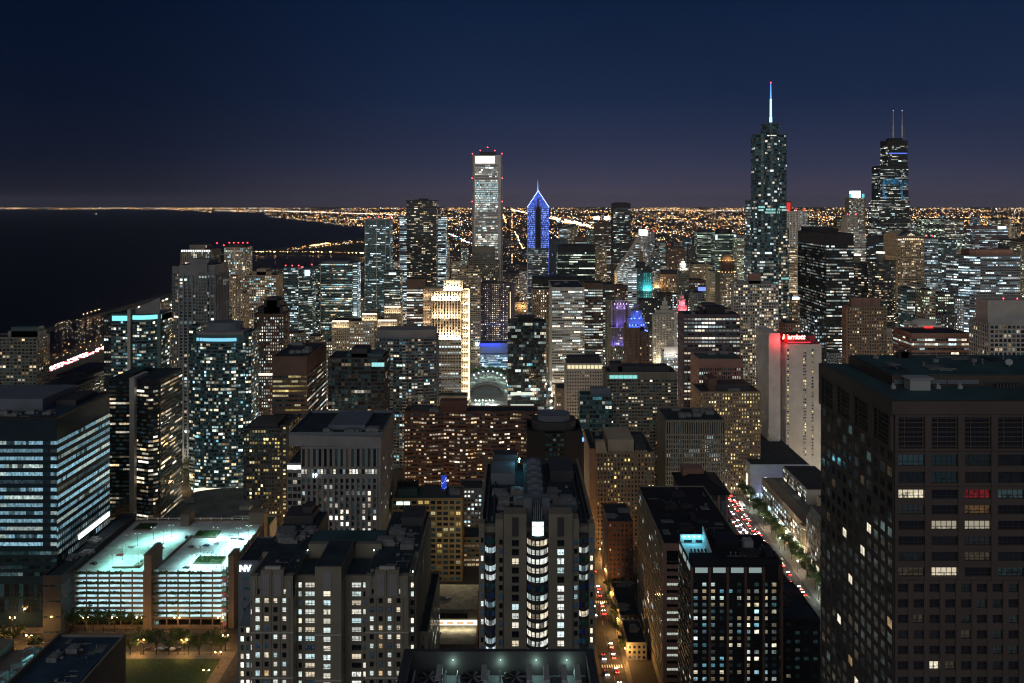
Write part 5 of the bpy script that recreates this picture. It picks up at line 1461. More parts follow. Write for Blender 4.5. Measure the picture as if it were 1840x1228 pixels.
b = tower('apartment_block', 'small dark brick slab with blank end wall beside the narrow street', 1093, 1137, 940, .375, S(2.6, 3.3, .4, .5, .04, 'warm', 'rand'), S(9, 3.3, .12, .3, .02), xb=1083, m='brick', build=False, units=2)
b.finish(wall('brick'), True)
for i_, (x0, x1, y0, y1, h_, lab, m_) in enumerate(((66, 78, 508, 545, 10, 'low dark shop row with flat roof right of the narrow street', 'dark'), (66, 78, 548, 559, 7, 'low pale shop with warm light behind the flat dark shop row', 'cream'), (66, 77, 478, 504, 9, 'small flat roofed town house in front of the dark shop row', 'stone'))):
    b = Bd('shop', lab, 'building', x0, x1, y0, y1)
    b.block(b.rect(), 0, h_, S(3, 3.4, .5, .55, .35, 'warm', 'rand', br=.6))
    b.units(2, h_, hmax=1.5)
    b.finish(wall(m_))
# ---------------------------------------------------------------- foreground, left
k = .344
b = Bd('office_block', 'large glass office block with cold blue window bands left of the parking garage', 'office', xof(-130, k), xof(102, k), k * F, k * F * 818 / 723)
w2, d2 = b.w / 2, b.d / 2; b.h = zof(754, k)
zt = zof(789, k); zl = zof(985, k)
b.mb.prism(b.rect(), 0, b.h, 0, False)
gx0, gx1 = xof(77, k) - b.cx, xof(91, k) - b.cx
FLV = [random.choice((.10, .45, .7, .8, .95, 1.1, .6)) for _ in range(40)]
def officefix(i, j, nx, nz, c):
    v = FLV[j]
    if int(i / 9 + j * 1.7) % 5 == 0: v *= random.choice((.12, .6, 1))
    v = max(.05, v * (.82 + .3 * rnd())) * .62
    return (.42 * v, .80 * v, 1.0 * v) if (j * 7 + i // 14) % 4 else (.78 * v, 1.0 * v, .95 * v)
of = S(1.75, 4.75, .95, .46, .85, 'cool', 'rows', br=1.15, run=12, rel='band', r=.25, fixed=officefix)
b.facade((-w2, -d2), (gx0, -d2), zl, zt, of)
b.facade((gx0, -d2), (gx1, -d2), zl, zt, SS(of, p=0, rel='band', fixed=lambda *a: (.005, .01, .014)))
b.facade((gx1, -d2), (w2, -d2), zl, zt, SS(of, p=.8))
b.facade((w2, -d2), (w2, d2), zl - 6, zt, SS(of, p=.62, run=14, br=.9))
b.facade((-w2, -d2), (w2, -d2), 30, zl - 1, S(3.5, 4.6, .95, .5, .5, 'teal', 'rows', br=.35, run=6, rel='band', r=.3))
b.facade((-w2, -d2), (gx0, -d2), 8, 27, S(3, 9.5, .9, .85, .5, 'green', 'rows', br=.05, run=5, rel='grid', r=.3))
b.facade((w2, -d2 + 4), (w2, d2), 14, zof(968, k) + 2, S(2.2, 14, .8, .9, .7, 'cool', 'rows', br=.22, run=6, rel='pier', r=.3))
b.part('lit_band', w2 + .5, w2 + 1.1, -d2 + 25, d2 - 2, 43.5, 46.5, glow('white_band_light', (.95, 1, .95), 2.4))
b.part('roof', -w2 + 1, w2 - 1, -d2 + 1, d2 - 1, b.h + .05, b.h + .3, mat('roof_blue', (.025, .05, .085), .8, .4, .1))
q = MB(); 
for a in ((-w2 - .1, w2 + .12, -d2 - .12, -d2 + .8), (w2 - .8, w2 + .13, -d2 + .81, d2), (-w2, w2 - .81, d2 - .8, d2)): q.box(*a, b.h - .3, b.h + 1.4)
q.build('parapet', wall('black'), b.root)
b.part('penthouse', -w2, w2 - 20, -d2 + 20, d2 - 6, b.h + .35, b.h + 8, wall('bluegrey'))
b.part('penthouse', w2 - 19.5, w2 - 6, -d2 + 34, d2 - 6, b.h + .35, b.h + 4, wall('dark'))
b.units(8, b.h + .1, y1=-d2 + 16, y0=-d2 + 6); b.clutter(b.h + .3, -w2 * .3, w2 - 3, -d2 + 2, -d2 + 18, 20)
lamp(b.root, (w2 - 14, -d2 - 10, 66), 'POINT', 1, (1, 1, 1), .5)
b.finish(mat('curtain_wall_glass', (.018, .034, .046), .14, .2, .1, .6), True)
b = Bd('office_block', 'brown panelled low annex between the glass office block and the parking garage', 'office', -281 + .2, -270, 500, 600)
w2, d2 = b.w / 2, b.d / 2
b.block(b.rect(), 0, 37, S(4, 9, .8, .1, 0, rel='band', r=.3), par=1.5)
b.units(6, 37, hmax=2)
b.finish(wall('dark'))
tower('office_block', 'low tan hall with warm lit base behind the teal glass hall', 268, 334, 782, .56, S(4, 5, .6, .3, .4, 'yell', 'rows', br=.8, top=14), dep=30, m='tan', units=3)
b = Bd('hall', 'small hall with glowing teal glass side wall and lit roof pool', 'hall', -325, -300, 712, 748)
w2, d2 = b.w / 2, b.d / 2; b.h = 48
b.block(b.rect(), 0, b.h, None, S(3.0, 4.2, .9, .82, 1, 'teal', 'rand', br=.55, rel='grid', r=.25), par=.6)
b.part('roof_pool', w2 - 9, w2 - 1, -d2 + 1, -d2 + 16, b.h + .25, b.h + .6, glow('pool_light', (.12, .5, .62), .9))
b.finish(wall('teal'), True)
b = Bd('hall', 'low grey hall with broad arched roof behind the parking garage', 'hall', -262, -199, 626, 690)
w2, d2 = b.w / 2, b.d / 2
b.mb.prism(b.rect(), 0, 21, 0, False)
q = MB()
arc = [(-w2 + b.w * i / 12, 21 + 5 * math.sin(math.pi * (.12 + .76 * i / 12))) for i in range(13)]
for (xa, za), (xb_, zb_) in zip(arc[:-1], arc[1:]):
    q.face([(xa, -d2 - .5, za), (xb_, -d2 - .5, zb_), (xb_, d2, zb_), (xa, d2, za)])
    q.face([(xa, -d2 - .5, 20.9), (xb_, -d2 - .5, 20.9), (xb_, -d2 - .5, zb_), (xa, -d2 - .5, za)])
q.build('arched_roof', ROOFG, b.root)
b.units(2, 25)
b.finish(wall('grey'))
b = Bd('pavilion', 'small low block with green roof and one bright roof lamp behind the garage', 'building', -208, -176, 606, 624)
b.block(b.rect(), 0, 27, None, par=.8, roofm=GRASS)
q = MB(); q.octa(0, 0, 29.2, .6); q.tube((0, 0, 27.2), (0, 0, 29), .12); q.build('roof_lamp', glow('roof_lamp_white', (.8, 1, .95), 20), b.root)
lamp(b.root, (0, -1.5, 30), 'POINT', 2500, (.8, 1, .9), .4)
b.finish(wall('grey'))

# ---------------------------------------------------------------- parking garage
k = .342
gx0, gx1, gy0, gy1 = xof(133, k), xof(404, k), k * F, k * F * 512 / 440
g = thing('parking_garage', ((gx0 + gx1) / 2, (gy0 + gy1) / 2, 0), 'open parking garage with brilliantly lit roof deck and glowing striped decks', 'parking garage')
GX, GY = g.location.x, g.location.y
FOOT.append((gx0, gx1, gy0, gy1))
w2, d2 = (gx1 - gx0) / 2, (gy1 - gy0) / 2
GM = wall('garage')
DECK = mat('deck_concrete', (.50, .52, .50), .9, .30, .16)
WHITE = mat('white_paint', (.75, .76, .74), .8, .08)
FLH = 3.07
decks = [34.0 - FLH * i for i in range(10)]
TUBE = glow('garage_tube_light', (.50, .92, 1), 46.0)
for n_, z_ in enumerate(decks):
    q = MB()
    q.box(-w2 + .3, w2 - .3, -d2 + .3, d2 - .3, z_ - .3, z_)
    q.build('roof_deck' if n_ == 0 else 'floor_slab', DECK if n_ == 0 else WHITE, g)
    q = MB()      # spandrel walls on the edges
    q.box(-w2, w2, -d2 - .05, -d2 + .25, z_ - .55, z_ + .95)
    q.box(w2 - .25, w2 + .05, -d2 + .26, d2, z_ - .55, z_ + .95)
    q.box(-w2 - .05, -w2 + .25, -d2 + .26, d2, z_ - .55, z_ + .95)
    q.box(-w2 + .26, w2 - .26, d2 - .25, d2, z_ - .55, z_ + .95)
    q.build('spandrel', GM, g)
    if n_:
        q = MB()
        zz = z_ + FLH - .42
        for yy in (2.2, 9):
            for i in range(15):
                x_ = -w2 + 4 + i * (2 * w2 - 8) / 14
                q.box(x_ - 1.5, x_ + 1.5, -d2 + yy - .12, -d2 + yy + .12, zz, zz + .1)
        for i in range(12):
            y_ = -d2 + 6 + i * (2 * d2 - 10) / 11
            q.box(w2 - 3.2, w2 - 2.9, y_ - 1.2, y_ + 1.2, zz, zz + .1)
        q.build('ceiling_light', TUBE, g)
    if n_ % 2 == 0 and n_ < 10:
      for xr_ in ((-w2 + .5, -15), (2, w2 - 12)):
        q = MB()          # planting that hangs over every second spandrel
        for i in range(210):
            x_ = random.uniform(*xr_)
            s_ = random.uniform(.25, .6); zz = z_ + random.uniform(-.5, 1.15)
            q.face([(x_ - s_, -d2 - .12 - .5 * rnd(), zz), (x_ + s_, -d2 - .2 - .5 * rnd(), zz - .1), (x_ + s_ * .7, -d2 - .3, zz + s_), (x_ - s_ * .8, -d2 - .15, zz + s_ * .9)])
        o_ = q.build('hanging_planting', HEDGE, g)
q = MB(); q.box(-w2 + 1, w2 - 1, -d2 + 17, d2 - 1, 0, 33.6); q.build('core', WHITE, g)
q = MB(); q.box(-w2 + .1, w2 - .1, -d2 - .02, -d2 + .3, 0, 2.4); q.build('base_wall', GM, g)
for i in range(14):
    x_ = -w2 + .6 + i * (2 * w2 - 1.2) / 13
    q = MB(); q.box(x_ - .3, x_ + .3, -d2 - .35, -d2 + .5, 0, 36); q.build('pier', GM, g)
for i in range(10):
    y_ = -d2 + 4 + i * (2 * d2 - 8) / 9
    q = MB(); q.box(w2 - .4, w2 + .3, y_ - .35, y_ + .35, 0, 36); q.build('pier', GM, g)
for i in range(13):
    q = MB(); x_ = -w2 + 1 + i * (2 * w2 - 2) / 12; q.box(x_ - .25, x_ + .25, d2 - .4, d2 - .01, 34.96, 37); q.build('rail_post', WHITE, g)
q = MB(); q.box(-w2 + .3, w2 - .3, d2 - .3, d2 - .15, 36, 36.4); q.build('rear_rail', WHITE, g)
def stair(x0, x1, y0, y1, z1, open_right=False):
    q = MB(); q.box(x0, x1, y0, y1, 0, z1); q.box(x0 - .3, x1 + .3, y0 - .3, y1 + .3, z1, z1 + .5)
    o = q.build('stair_tower', GM, g)
    return o
stair(xof(262, k) - GX, xof(275, k) - GX, -d2 - 2.6, -d2 + 14, 46)
q = MB()
for n_ in range(11): q.box(xof(275.5, k) - GX, xof(285, k) - GX, -d2 - 1.4, -d2 + 3, 2 + n_ * 3.07, 2.4 + n_ * 3.07)
q.build('stair_flight', STEEL, g)
q = MB(); q.box(xof(276, k) - GX, xof(284, k) - GX, -d2 + .6, -d2 + .7, 2, 36); q.build('stair_glazing', glow('stair_glass_light', (.45, .8, .72), .35, False), g)
stair(xof(409, k) - GX, xof(419, k) - GX, -d2 + 1, -d2 + 12, 44)
q = MB()
for n_ in range(12): q.box(xof(399.5, k) - GX, xof(408.5, k) - GX, -d2 - 2.2, -d2 + 2, 2 + n_ * 3.07, 2.35 + n_ * 3.07)
for x_ in (399.5, 404, 408.5): q.box(xof(x_, k) - GX - .1, xof(x_, k) - GX + .1, -d2 - 2.2, -d2 - 1.9, 0, 40)
q.build('stair_frame', STEEL, g)
q = MB()
for n_ in range(11):
    q.box(xof(401, k) - GX, xof(408, k) - GX, -d2 - 1.6, -d2 - 1.5, 2.6 + n_ * 3.07, 4.4 + n_ * 3.07, n_ % 3)
q.build('stair_glazing', [glow('stair_red', (.7, .12, .1), .35, False), glow('stair_green', (.2, .6, .4), .35, False), glow('stair_white', (.7, .85, .9), .7, False)], g)
stair(-w2 + 36, -w2 + 42, d2 - 10, d2 + 1, 42)
stair(w2 - 10, w2 + 1, d2 - 6, d2 + 2, 42)
def on_deck(px, py, z=34.0):
    kk = (H - z) / (py - HZ)
    return (px - CX) * kk, kk * F
def zc4(x, y): return 100 + x / 3.5275, 880 + y / 3.5275
xa, ya = on_deck(*zc4(655, 488)); xb_, yb_ = on_deck(*zc4(865, 300))
q = MB(); q.prism([(xa - GX - .4, ya - GY), (xa - GX + .4, ya - GY), (xb_ - GX + .4, yb_ - GY), (xb_ - GX - .4, yb_ - GY)], 34.01, 35.5); q.build('divider_wall', GM, g)
for (u0, v0), (u1, v1) in (((490, 222), (610, 262)), ((870, 270), (1020, 308)), ((870, 432), (1045, 475))):
    p0 = on_deck(*zc4(u0, v1)); p1 = on_deck(*zc4(u1, v0))
    q = MB(); q.box(p0[0] - GX, p0[0] - GX + (u1 - u0) / 3.5275 * .36, p0[1] - GY, p1[1] - GY, 34.02, 35.0); o_ = q.build('roof_planter', GM, g)
    q = MB(); x0_, x1_ = p0[0] - GX + .3, p0[0] - GX + (u1 - u0) / 3.5275 * .36 - .3
    for i in range(500):
        x_, y_ = random.uniform(x0_, x1_), random.uniform(p0[1] - GY + .3, p1[1] - GY - .3); s_ = random.uniform(.2, .55)
        q.face([(x_ - s_, y_, 35.0), (x_ + s_, y_ + .1, 35.0), (x_ + s_ * .5, y_ + .2, 35 + s_ * 1.3), (x_ - s_ * .6, y_ - .1, 35 + s_)])
    q.box(x0_, x1_, p0[1] - GY + .3, p1[1] - GY - .3, 34.6, 35.02)
    q.build('planting', GRASS, o_)
p0 = on_deck(*zc4(360, 500))
q = MB(); q.box(p0[0] - GX, p0[0] - GX + 17, p0[1] - GY, p0[1] - GY + .4, 34.01, 35.2); q.box(p0[0] - GX + 13, p0[0] - GX + 17, p0[1] - GY + .41, p0[1] - GY + 5, 34.01, 35.6); q.build('ramp_wall', GM, g)
q = MB()
for i in range(22):
    x_ = -w2 + 8 + i * 2.7
    for y_ in (-d2 + 20, -d2 + 40, -d2 + 60):
        q.box(x_ + y_ * .0, x_ + .12, y_, y_ + 5, 34.004, 34.01)
q.build('bay_markings', mat('bay_paint', (.72, .72, .7), .8), g)
# roof lamps: tall poles with twin heads, each with its own light
LH = glow('roof_lamp_head', (.75, 1, .95), 16)
ORD = ['first', 'second', 'third', 'fourth', 'fifth', 'sixth', 'seventh', 'eighth', 'ninth', 'tenth', 'eleventh', 'twelfth', 'thirteenth', 'fourteenth', 'fifteenth', 'sixteenth', 'seventeenth', 'eighteenth', 'nineteenth', 'twentieth', 'twenty-first', 'twenty-second', 'twenty-third', 'twenty-fourth', 'twenty-fifth', 'twenty-sixth', 'twenty-seventh', 'twenty-eighth', 'twenty-ninth', 'thirtieth']
deck_lamps = sorted([(423, 360), (358, 410), (527, 410), (520, 275), (683, 265), (592, 350), (735, 222), (865, 408), (1018, 408), (1070, 350), (917, 360), (1113, 290), (1160, 240), (1015, 235), (620, 235), (1225, 225)])
for i, (u, v) in enumerate(deck_lamps):
    px, py = zc4(u, v)
    x_, y_ = on_deck(px, py, 42.5)
    t = thing('roof_lamp_post', (x_, y_, 34.01), ORD[i] + ' lamp post from the left on the lit garage roof deck', 'lamp post', 'twin headed lamp posts on the garage roof')
    q = MB(); q.tube((0, 0, 0), (0, 0, 8.4), .12, .09, 6); q.box(-.25, .25, -.25, .25, 0, .5); q.box(-1.3, 1.3, -.06, .06, 8.2, 8.35); q.build('post', FRAMED, t)
    for sg in (-1, 1):
        q = MB(); q.prism([(sg * 1.4 - .5, -.35), (sg * 1.4 + .5, -.35), (sg * 1.4 + .5, .35), (sg * 1.4 - .5, .35)], 8.3, 8.5); h_ = q.build('lamp_head', FRAMED, t)
        q = MB(); q.box(sg * 1.4 - .42, sg * 1.4 + .42, -.3, .3, 8.24, 8.29); q.build('lens', LH, h_)
    right = u > 700
    lamp(t, (0, 0, 8.0), 'SPOT', 17000 if right else 9000, (.46, .98, 1) if right else (.34, 1, .86), .4, (0, 0, 0), R(150), blend=.7)

# ---------------------------------------------------------------- vehicles
HEADL = glow('headlight', (1, .95, .85), 70, False)
TAILL = glow('taillight', (1, .03, .02), 34, False)
GLASSD = mat('car_glass', (.012, .014, .018), .1, .1, 1, .5)
def body_profile(L, hgt, cab):
    return [(-L / 2, .35), (L / 2, .35), (L / 2, .75), (L * .30, .92), (L * .14, hgt), (-L * .22, hgt), (-L * .38, .95), (-L / 2, .85)]
CARP = {}
def paint(rgb):
    return mat('car_paint_%d_%d_%d' % tuple(int(c * 100) for c in rgb), rgb, .3, .05, 1, .5)
def car(name, label, cat, loc, rz, rgb, lights=False, group=None, suv=False):
    """a car: nose towards +y before rotation"""
    key = (rgb, suv, lights)
    if key not in CARP:
        t = thing(name, (0, 0, 0), label, cat)
        L, hgt, wd = (4.7, 1.72, 1.85) if suv else (4.5, 1.42, 1.78)
        prof = [(-L / 2, .3), (L / 2, .3), (L / 2 + .05, .62), (L * .46, .78), (L * .26, .93), (L * .10, hgt), (-L * (.36 if suv else .24), hgt), (-L * .44, .98), (-L / 2, .88)]
        q = MB(); n = len(prof)
        for sx in (-1, 1):
            pts = [(sx * wd / 2 * (.80 if z > 1.1 else 1), y, z) for y, z in prof]
            q.face(pts if sx < 0 else pts[::-1])
        for i in range(n):
            (ya_, za_), (yb_2, zb_2) = prof[i], prof[(i + 1) % n]
            wa, wb = wd / 2 * (.80 if za_ > 1.1 else 1), wd / 2 * (.80 if zb_2 > 1.1 else 1)
            q.face([(-wa, ya_, za_), (-wb, yb_2, zb_2), (wb, yb_2, zb_2), (wa, ya_, za_)][::-1])
        q.build('body', paint(rgb), t)
        q = MB(); q.face([(-wd * .44, L * .255, .98), (wd * .44, L * .255, .98), (wd * .385, L * .115, hgt - .06), (-wd * .385, L * .115, hgt - .06)]); q.build('windscreen', GLASSD, t)
        ry = -L * (.37 if suv else .25)
        q = MB(); q.face([(wd * .44, -L * .435, 1.0), (-wd * .44, -L * .435, 1.0), (-wd * .385, ry - .04, hgt - .06), (wd * .385, ry - .04, hgt - .06)]); q.build('rear_window', GLASSD, t)
        for sx in (-1, 1):
            q = MB(); pts = [(sx * wd * .492, -L * .36, 1.0), (sx * wd * .492, L * .21, 1.0), (sx * wd * .412, L * .09, hgt - .1), (sx * wd * .412, ry + .1, hgt - .1)]
            q.face(pts if sx > 0 else pts[::-1]); q.build('side_window', GLASSD, t)
            for yy in (-L * .3, L * .31):
                q = MB(); q.tube((sx * (wd / 2 - .2), yy, .33), (sx * (wd / 2 + .02), yy, .33), .33, .33, 12); q.tube((sx * (wd / 2 + .02), yy, .33), (sx * (wd / 2 + .03), yy, .33), .19, .19, 8, 1); q.build('wheel', [RUBBER, STEEL], t)
            q = MB(); q.box(sx * wd * .36 - .26, sx * wd * .36 + .26, L / 2 + .02, L / 2 + .08, .52, .80); q.build('headlight', HEADL if lights else WHITE, t)
            q = MB(); q.box(sx * wd * .36 - .28, sx * wd * .36 + .28, -L / 2 - .05, -L / 2 + .01, .56, .88); q.build('taillight', TAILL if lights else paint((.3, .02, .02)), t)
        CARP[key] = t
        first = True
    else:
        t = copy_tree(CARP[key])
        t.name = name
    t.location = loc
    t.rotation_euler = (0, 0, rz)
    tag(t, label, cat, group)
    return t
CAR_COL = dict(white=(.7, .7, .7), red=(.32, .03, .03), silver=(.42, .43, .45), black=(.02, .02, .025), grey=(.16, .165, .17), blue=(.04, .08, .2))
for u, v, c, suv, ang, lab in ((445, 292, 'white', 0, 80, 'white car parked by the left lawn patch of the garage roof'), (480, 362, 'white', 0, 75, 'white car alone in the middle of the left garage roof'),
        (408, 415, 'red', 0, 85, 'red car parked between two lamp posts on the garage roof'), (240, 470, 'black', 1, 70, 'dark car at the left parapet of the garage roof'), (645, 345, 'black', 1, 80, 'black car in the row left of the divider wall'),
        (618, 380, 'silver', 0, 78, 'silver car nearest the viewer in the small row left of the divider wall'), (665, 370, 'red', 0, 80, 'dark red car in the row left of the divider wall'), (548, 455, 'grey', 1, 10, 'grey car tucked behind the ramp wall of the garage roof'),
        (830, 300, 'black', 0, 15, 'black car against the upper end of the divider wall'), (855, 362, 'grey', 0, 75, 'grey car just right of the divider wall'), (955, 353, 'blue', 0, 80, 'blue car below the upper planter of the garage roof'),
        (1022, 340, 'white', 0, 80, 'white car right of the blue car on the garage roof'), (1132, 308, 'silver', 0, 70, 'silver car beside a dark one on the brightest part of the garage roof'), (1178, 313, 'black', 0, 60, 'dark car beside a silver one on the brightest part of the garage roof'),
        (910, 412, 'white', 0, 80, 'white car just above the front planter of the garage roof'), (980, 397, 'silver', 0, 80, 'silver car above the right end of the front planter'), (828, 493, 'grey', 0, 78, 'grey car left of the front planter by the parapet')):
    x_, y_ = on_deck(*zc4(u, v), 34.5)
    car('parked_car', lab, 'car', (x_, y_, 34.02), R(ang), CAR_COL[c], False, 'cars parked on the garage roof', bool(suv))
# ---------------------------------------------------------------- foreground, bottom left roof
k = .255
b = Bd('office_block', 'low dark roofed block at the bottom left corner with a teal lit plant trench', 'building', -330, xof(226, k), 320, k * F)
w2, d2 = b.w / 2, b.d / 2; b.h = 63
xtr = -w2 + 114                                  # plant trench along the left
b.mb.prism([(xtr + 9, -d2), (w2, -d2), (w2, d2), (xtr + 9, d2)], 0, b.h, 0, False)
b.mb.prism([(-w2, -d2), (xtr + 9, -d2), (xtr + 9, d2), (-w2, d2)], 0, b.h - 6, 0, False)
b.mb.prism([(-w2, -d2), (xtr - 12, -d2), (xtr - 12, d2), (-w2, d2)], b.h - 6, b.h - 1)
b.facade((w2, -d2), (w2, d2), 10, b.h - 16, S(12, 12, .08, .3, .0, rel=''))
b.part('roof', xtr + 10, w2 - 1, -d2, d2 - 1, b.h + .05, b.h + .25, mat('roof_blue', (.025, .05, .085), .8, .4, .1))
q = MB(); q.box(w2 - .9, w2 + .15, -d2, d2, b.h - .2, b.h + 1.3); q.box(xtr + 9, w2 - .91, d2 - .8, d2 + .1, b.h - .2, b.h + 1.25); q.box(xtr + 8.8, xtr + 9.8, -d2, d2 - .81, b.h + .02, b.h + 2.4)
q.build('parapet', wall('stone'), b.root)
b.part('roof_step', xtr + 26, w2 - 1.2, -d2, d2 - 22, b.h + .3, b.h + 1.6, mat('roof_blue', (.025, .05, .085), .8, .4, .1))
for i in range(9):
    q = MB()
    q.tube((0, -2, 0), (0, -2, 3), .5, .5, 8); q.tube((0, -2, 3), (2.5, 1.5, 4), .5, .5, 8); q.tube((2.5, 1.5, 4), (2.5, 1.5, .3), .5, .5, 8); q.box(-3, 4.4, 2.4, 4.6, 0, 2.2)
    q.build('pipework', STEEL, b.root, (xtr - 4 + 5 * rnd(), -d2 + 4 + i * 6.5, b.h - 6))
TQ = glow('trench_lamp', (.3, .9, .95), 12)
for i in range(3):
    q = MB(); q.box(-.5, .5, -.2, .2, 0, .4); q.build('trench_lamp', TQ, b.root, (xtr + 8.3, -d2 + 8 + i * 20, b.h - 2))
    lamp(b.root, (xtr + 5, -d2 + 8 + i * 20, b.h - 1.5), 'POINT', 1500, (.3, .9, .95), .4)
b.units(3, b.h, x0=xtr + 14, x1=xtr + 24); b.clutter(b.h + .25, xtr + 12, w2 - 4, d2 - 20, d2 - 2, 14); b.clutter(b.h + 1.6, xtr + 28, w2 - 4, -d2 + 6, d2 - 24, 12)
b.finish(wall('stone'))

# ---------------------------------------------------------------- foreground stone apartment building
k = .235
b = Bd('apartment_building', 'stone apartment building with crenellated bays and rows of bright windows in the foreground', 'apartments', xof(441, k), xof(741, k), k * F, k * F + 74)
w2, d2 = b.w / 2, b.d / 2
X = lambda px: xof(px, k) - b.cx
Z = lambda py: zof(py, k)
b.h = Z(1036)
b.mb.prism([(X(441), -d2 + 6), (X(741), -d2 + 6), (X(741), -d2 + 24), (X(441), -d2 + 24)], 0, Z(1046), 0, False)
for a, c in ((441, 520), (662, 741)):
    b.mb.prism([(X(a), -d2 + 24), (X(c), -d2 + 24), (X(c), d2), (X(a), d2)], 0, b.h, 0, False)
b.mb.prism([(X(520), -d2 + 24), (X(662), -d2 + 24), (X(662), -d2 + 44), (X(520), -d2 + 44)], 0, b.h - 3, 0, False)
for a, c in ((452, 527), (657, 734)):
    b.mb.prism([(X(a), -d2), (X(c), -d2), (X(c), -d2 + 26), (X(a), -d2 + 26)], 0, b.h, 0, False)
    m_ = (a + c) / 2
    for e, f_, zt in ((a, a + 11, 1034), (a + 17, m_ - 1, 1024), (m_ + 1, c - 17, 1024), (c - 11, c, 1034)):
        q = MB(); q.box(X(e), X(f_), -d2 - .5, -d2 + 2.4, b.h - 9, Z(zt)); q.box(X(e + 3.4), X(f_ - 3.4), -d2 - .8, -d2 - .5, b.h - 8, Z(zt) - 1.6, 1); q.build('crown_bay', [wall('stone'), wall('grey')], b.root)
    q = MB(); q.tube((0, 0, 0), (0, 0, 4.2), .3, .08, 6); q.build('finial', wall('stone'), b.root, (X(m_), -d2 + .5, b.h + .02))
    b.part('crown_panel', X(m_ - 14), X(m_ + 14), -d2 + .2, -d2 + 1.2, b.h + 2.4, b.h + 4, wall('pale'))
b.mb.prism([(X(568), -d2 - 2), (X(615), -d2 - 2), (X(615), -d2 + 26), (X(568), -d2 + 26)], 0, Z(1016), 0, False)
b.part('louvre', X(583), X(597), -d2 - 2.25, -d2 - 2.05, Z(1058), Z(1024), wall('grey'))
FLP = 16.3 * k
def wcol(px, wpx, y, p, rows, br=1.0, pal='neut', hh=2.1, y0=1063):
    for j in range(rows):
        c = (0, 0, 0)
        if rnd() < p:
            v = br * random.uniform(.6, 1.5); cc = random.choice(PAL[pal]); c = tuple(x * v for x in cc)
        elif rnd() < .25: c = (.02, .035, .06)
        b.wins.append((X(px), y - .06, Z(y0) - j * FLP, (1, 0), wpx * k, hh, c))
for base in (452, 657):
    for dx, p in ((11, .48), (27, .42), (43, .4), (59, .45)): wcol(base + dx, 7.2, -d2, p, 20, .75, 'warm' if dx == 27 else 'neut')
for px in (551, 636): wcol(px, 17.5, -d2 + 6, .88, 20, .85, 'neut', 2.2)
for px in (533, 560, 622, 651): wcol(px if px in (533, 651) else px, 5.5, -d2 + 6, .5 if px in (533, 651) else 0, 20, .8)
b.wins = [w for w in b.wins if not (abs(w[0] - X(560)) < .1 or abs(w[0] - X(622)) < .1)]
wcol(589.5, 13, -d2 - 2, .95, 20, 1.2, 'neut', 2.3)
wcol(446, 6, -d2 + 6, .35, 20, .8); wcol(738, 5, -d2 + 6, .6, 20, .9)
for px in list(range(463, 520, 16)) + list(range(668, 725, 16)):
    b.part('pilaster', X(px + 7.4), X(px + 8.6), -d2 - .35, -d2 - .02, 0, b.h - 9.2, wall('stone'))
for z_ in (Z(1063) - FLP * 9.5, Z(1063) - FLP * 4.5):
    for a, c in ((452, 527), (657, 734), (568, 615)):
        yy = -d2 - (2 if a == 568 else 0)
        b.part('string_course', X(a) - .1, X(c) + .1, yy - .5, yy - .02, z_ - .25, z_ + .25, wall('pale'))
b.facade((w2, -d2 + 8), (w2, d2), 20, b.h - 4, S(4.5, FLP, .3, .5, .25, 'neut', 'rand', br=.8, rel='pier', r=.8))
# roofs
for nm, x0, x1, y0, y1, z_ in (('roof', X(442), X(519), -d2 + 25, d2 - 1, b.h), ('roof', X(663), X(740), -d2 + 25, d2 - 1, b.h), ('roof', X(453), X(526), -d2 + 3, -d2 + 24.8, b.h), ('roof', X(658), X(733), -d2 + 3, -d2 + 24.8, b.h),
        ('roof', X(569), X(614), -d2 - 1, -d2 + 25, Z(1016)), ('roof', X(528), X(567), -d2 + 7, -d2 + 23, Z(1046)), ('roof', X(616), X(656), -d2 + 7, -d2 + 23, Z(1046))):
    b.part(nm, x0, x1, y0, y1, z_ + .05, z_ + .3, ROOF)
b.part('penthouse', X(526), X(566), -d2 + 27, -d2 + 43, b.h - 2.9, b.h + 2.5, wall('stone')); b.part('penthouse', X(617), X(668), -d2 + 27, -d2 + 43, b.h - 2.9, b.h + 2.5, wall('stone'))
b.part('penthouse_roof', X(527), X(667), -d2 + 30, -d2 + 42.5, b.h + 2.55, b.h + 2.8, ROOFT)
b.part('plant_room', X(446), X(505), d2 - 18, d2 - 4, b.h + .35, b.h + 4.5, wall('dark')); b.part('plant_room', X(690), X(736), d2 - 20, d2 - 4, b.h + .35, b.h + 4.5, wall('dark'))
b.part('plant_room', X(480), X(500), d2 - 14, d2 - 6, b.h + 4.55, b.h + 7.5, wall('dark'))
for i in range(5):
    b.part('buttress', w2 - .6, w2 + 1.0, -d2 + 27 + i * 10, -d2 + 32 + i * 10, 0, b.h - 5 + .7 * i, wall('stone'))
for px in (528, 655, 739):
    q = MB(); q.octa(0, 0, 0, .28); q.box(-.1, .1, 0, .5, -.2, .2); q.build('wall_lamp', glow('wall_lamp_white', (.9, 1, .95), 9), b.root, (X(px), -d2 + (24 - .4 if px != 739 else 5.5), Z(1038) if px == 739 else Z(1046) + 3.5))
b.clutter(b.h + .3, X(455), X(522), -d2 + 4, -d2 + 22, 10); b.clutter(b.h + .3, X(662), X(730), -d2 + 4, -d2 + 22, 10); b.clutter(b.h + .3, X(446), X(512), -d2 + 28, d2 - 20, 10); b.clutter(b.h + .3, X(668), X(736), -d2 + 28, d2 - 22, 10)
b.units(10, b.h, x0=X(448), x1=X(512), y0=-d2 + 28, y1=d2 - 22); b.units(8, b.h, x0=X(672), x1=X(736), y0=-d2 + 28, y1=d2 - 24)
b.finish(wall('stone'), True)
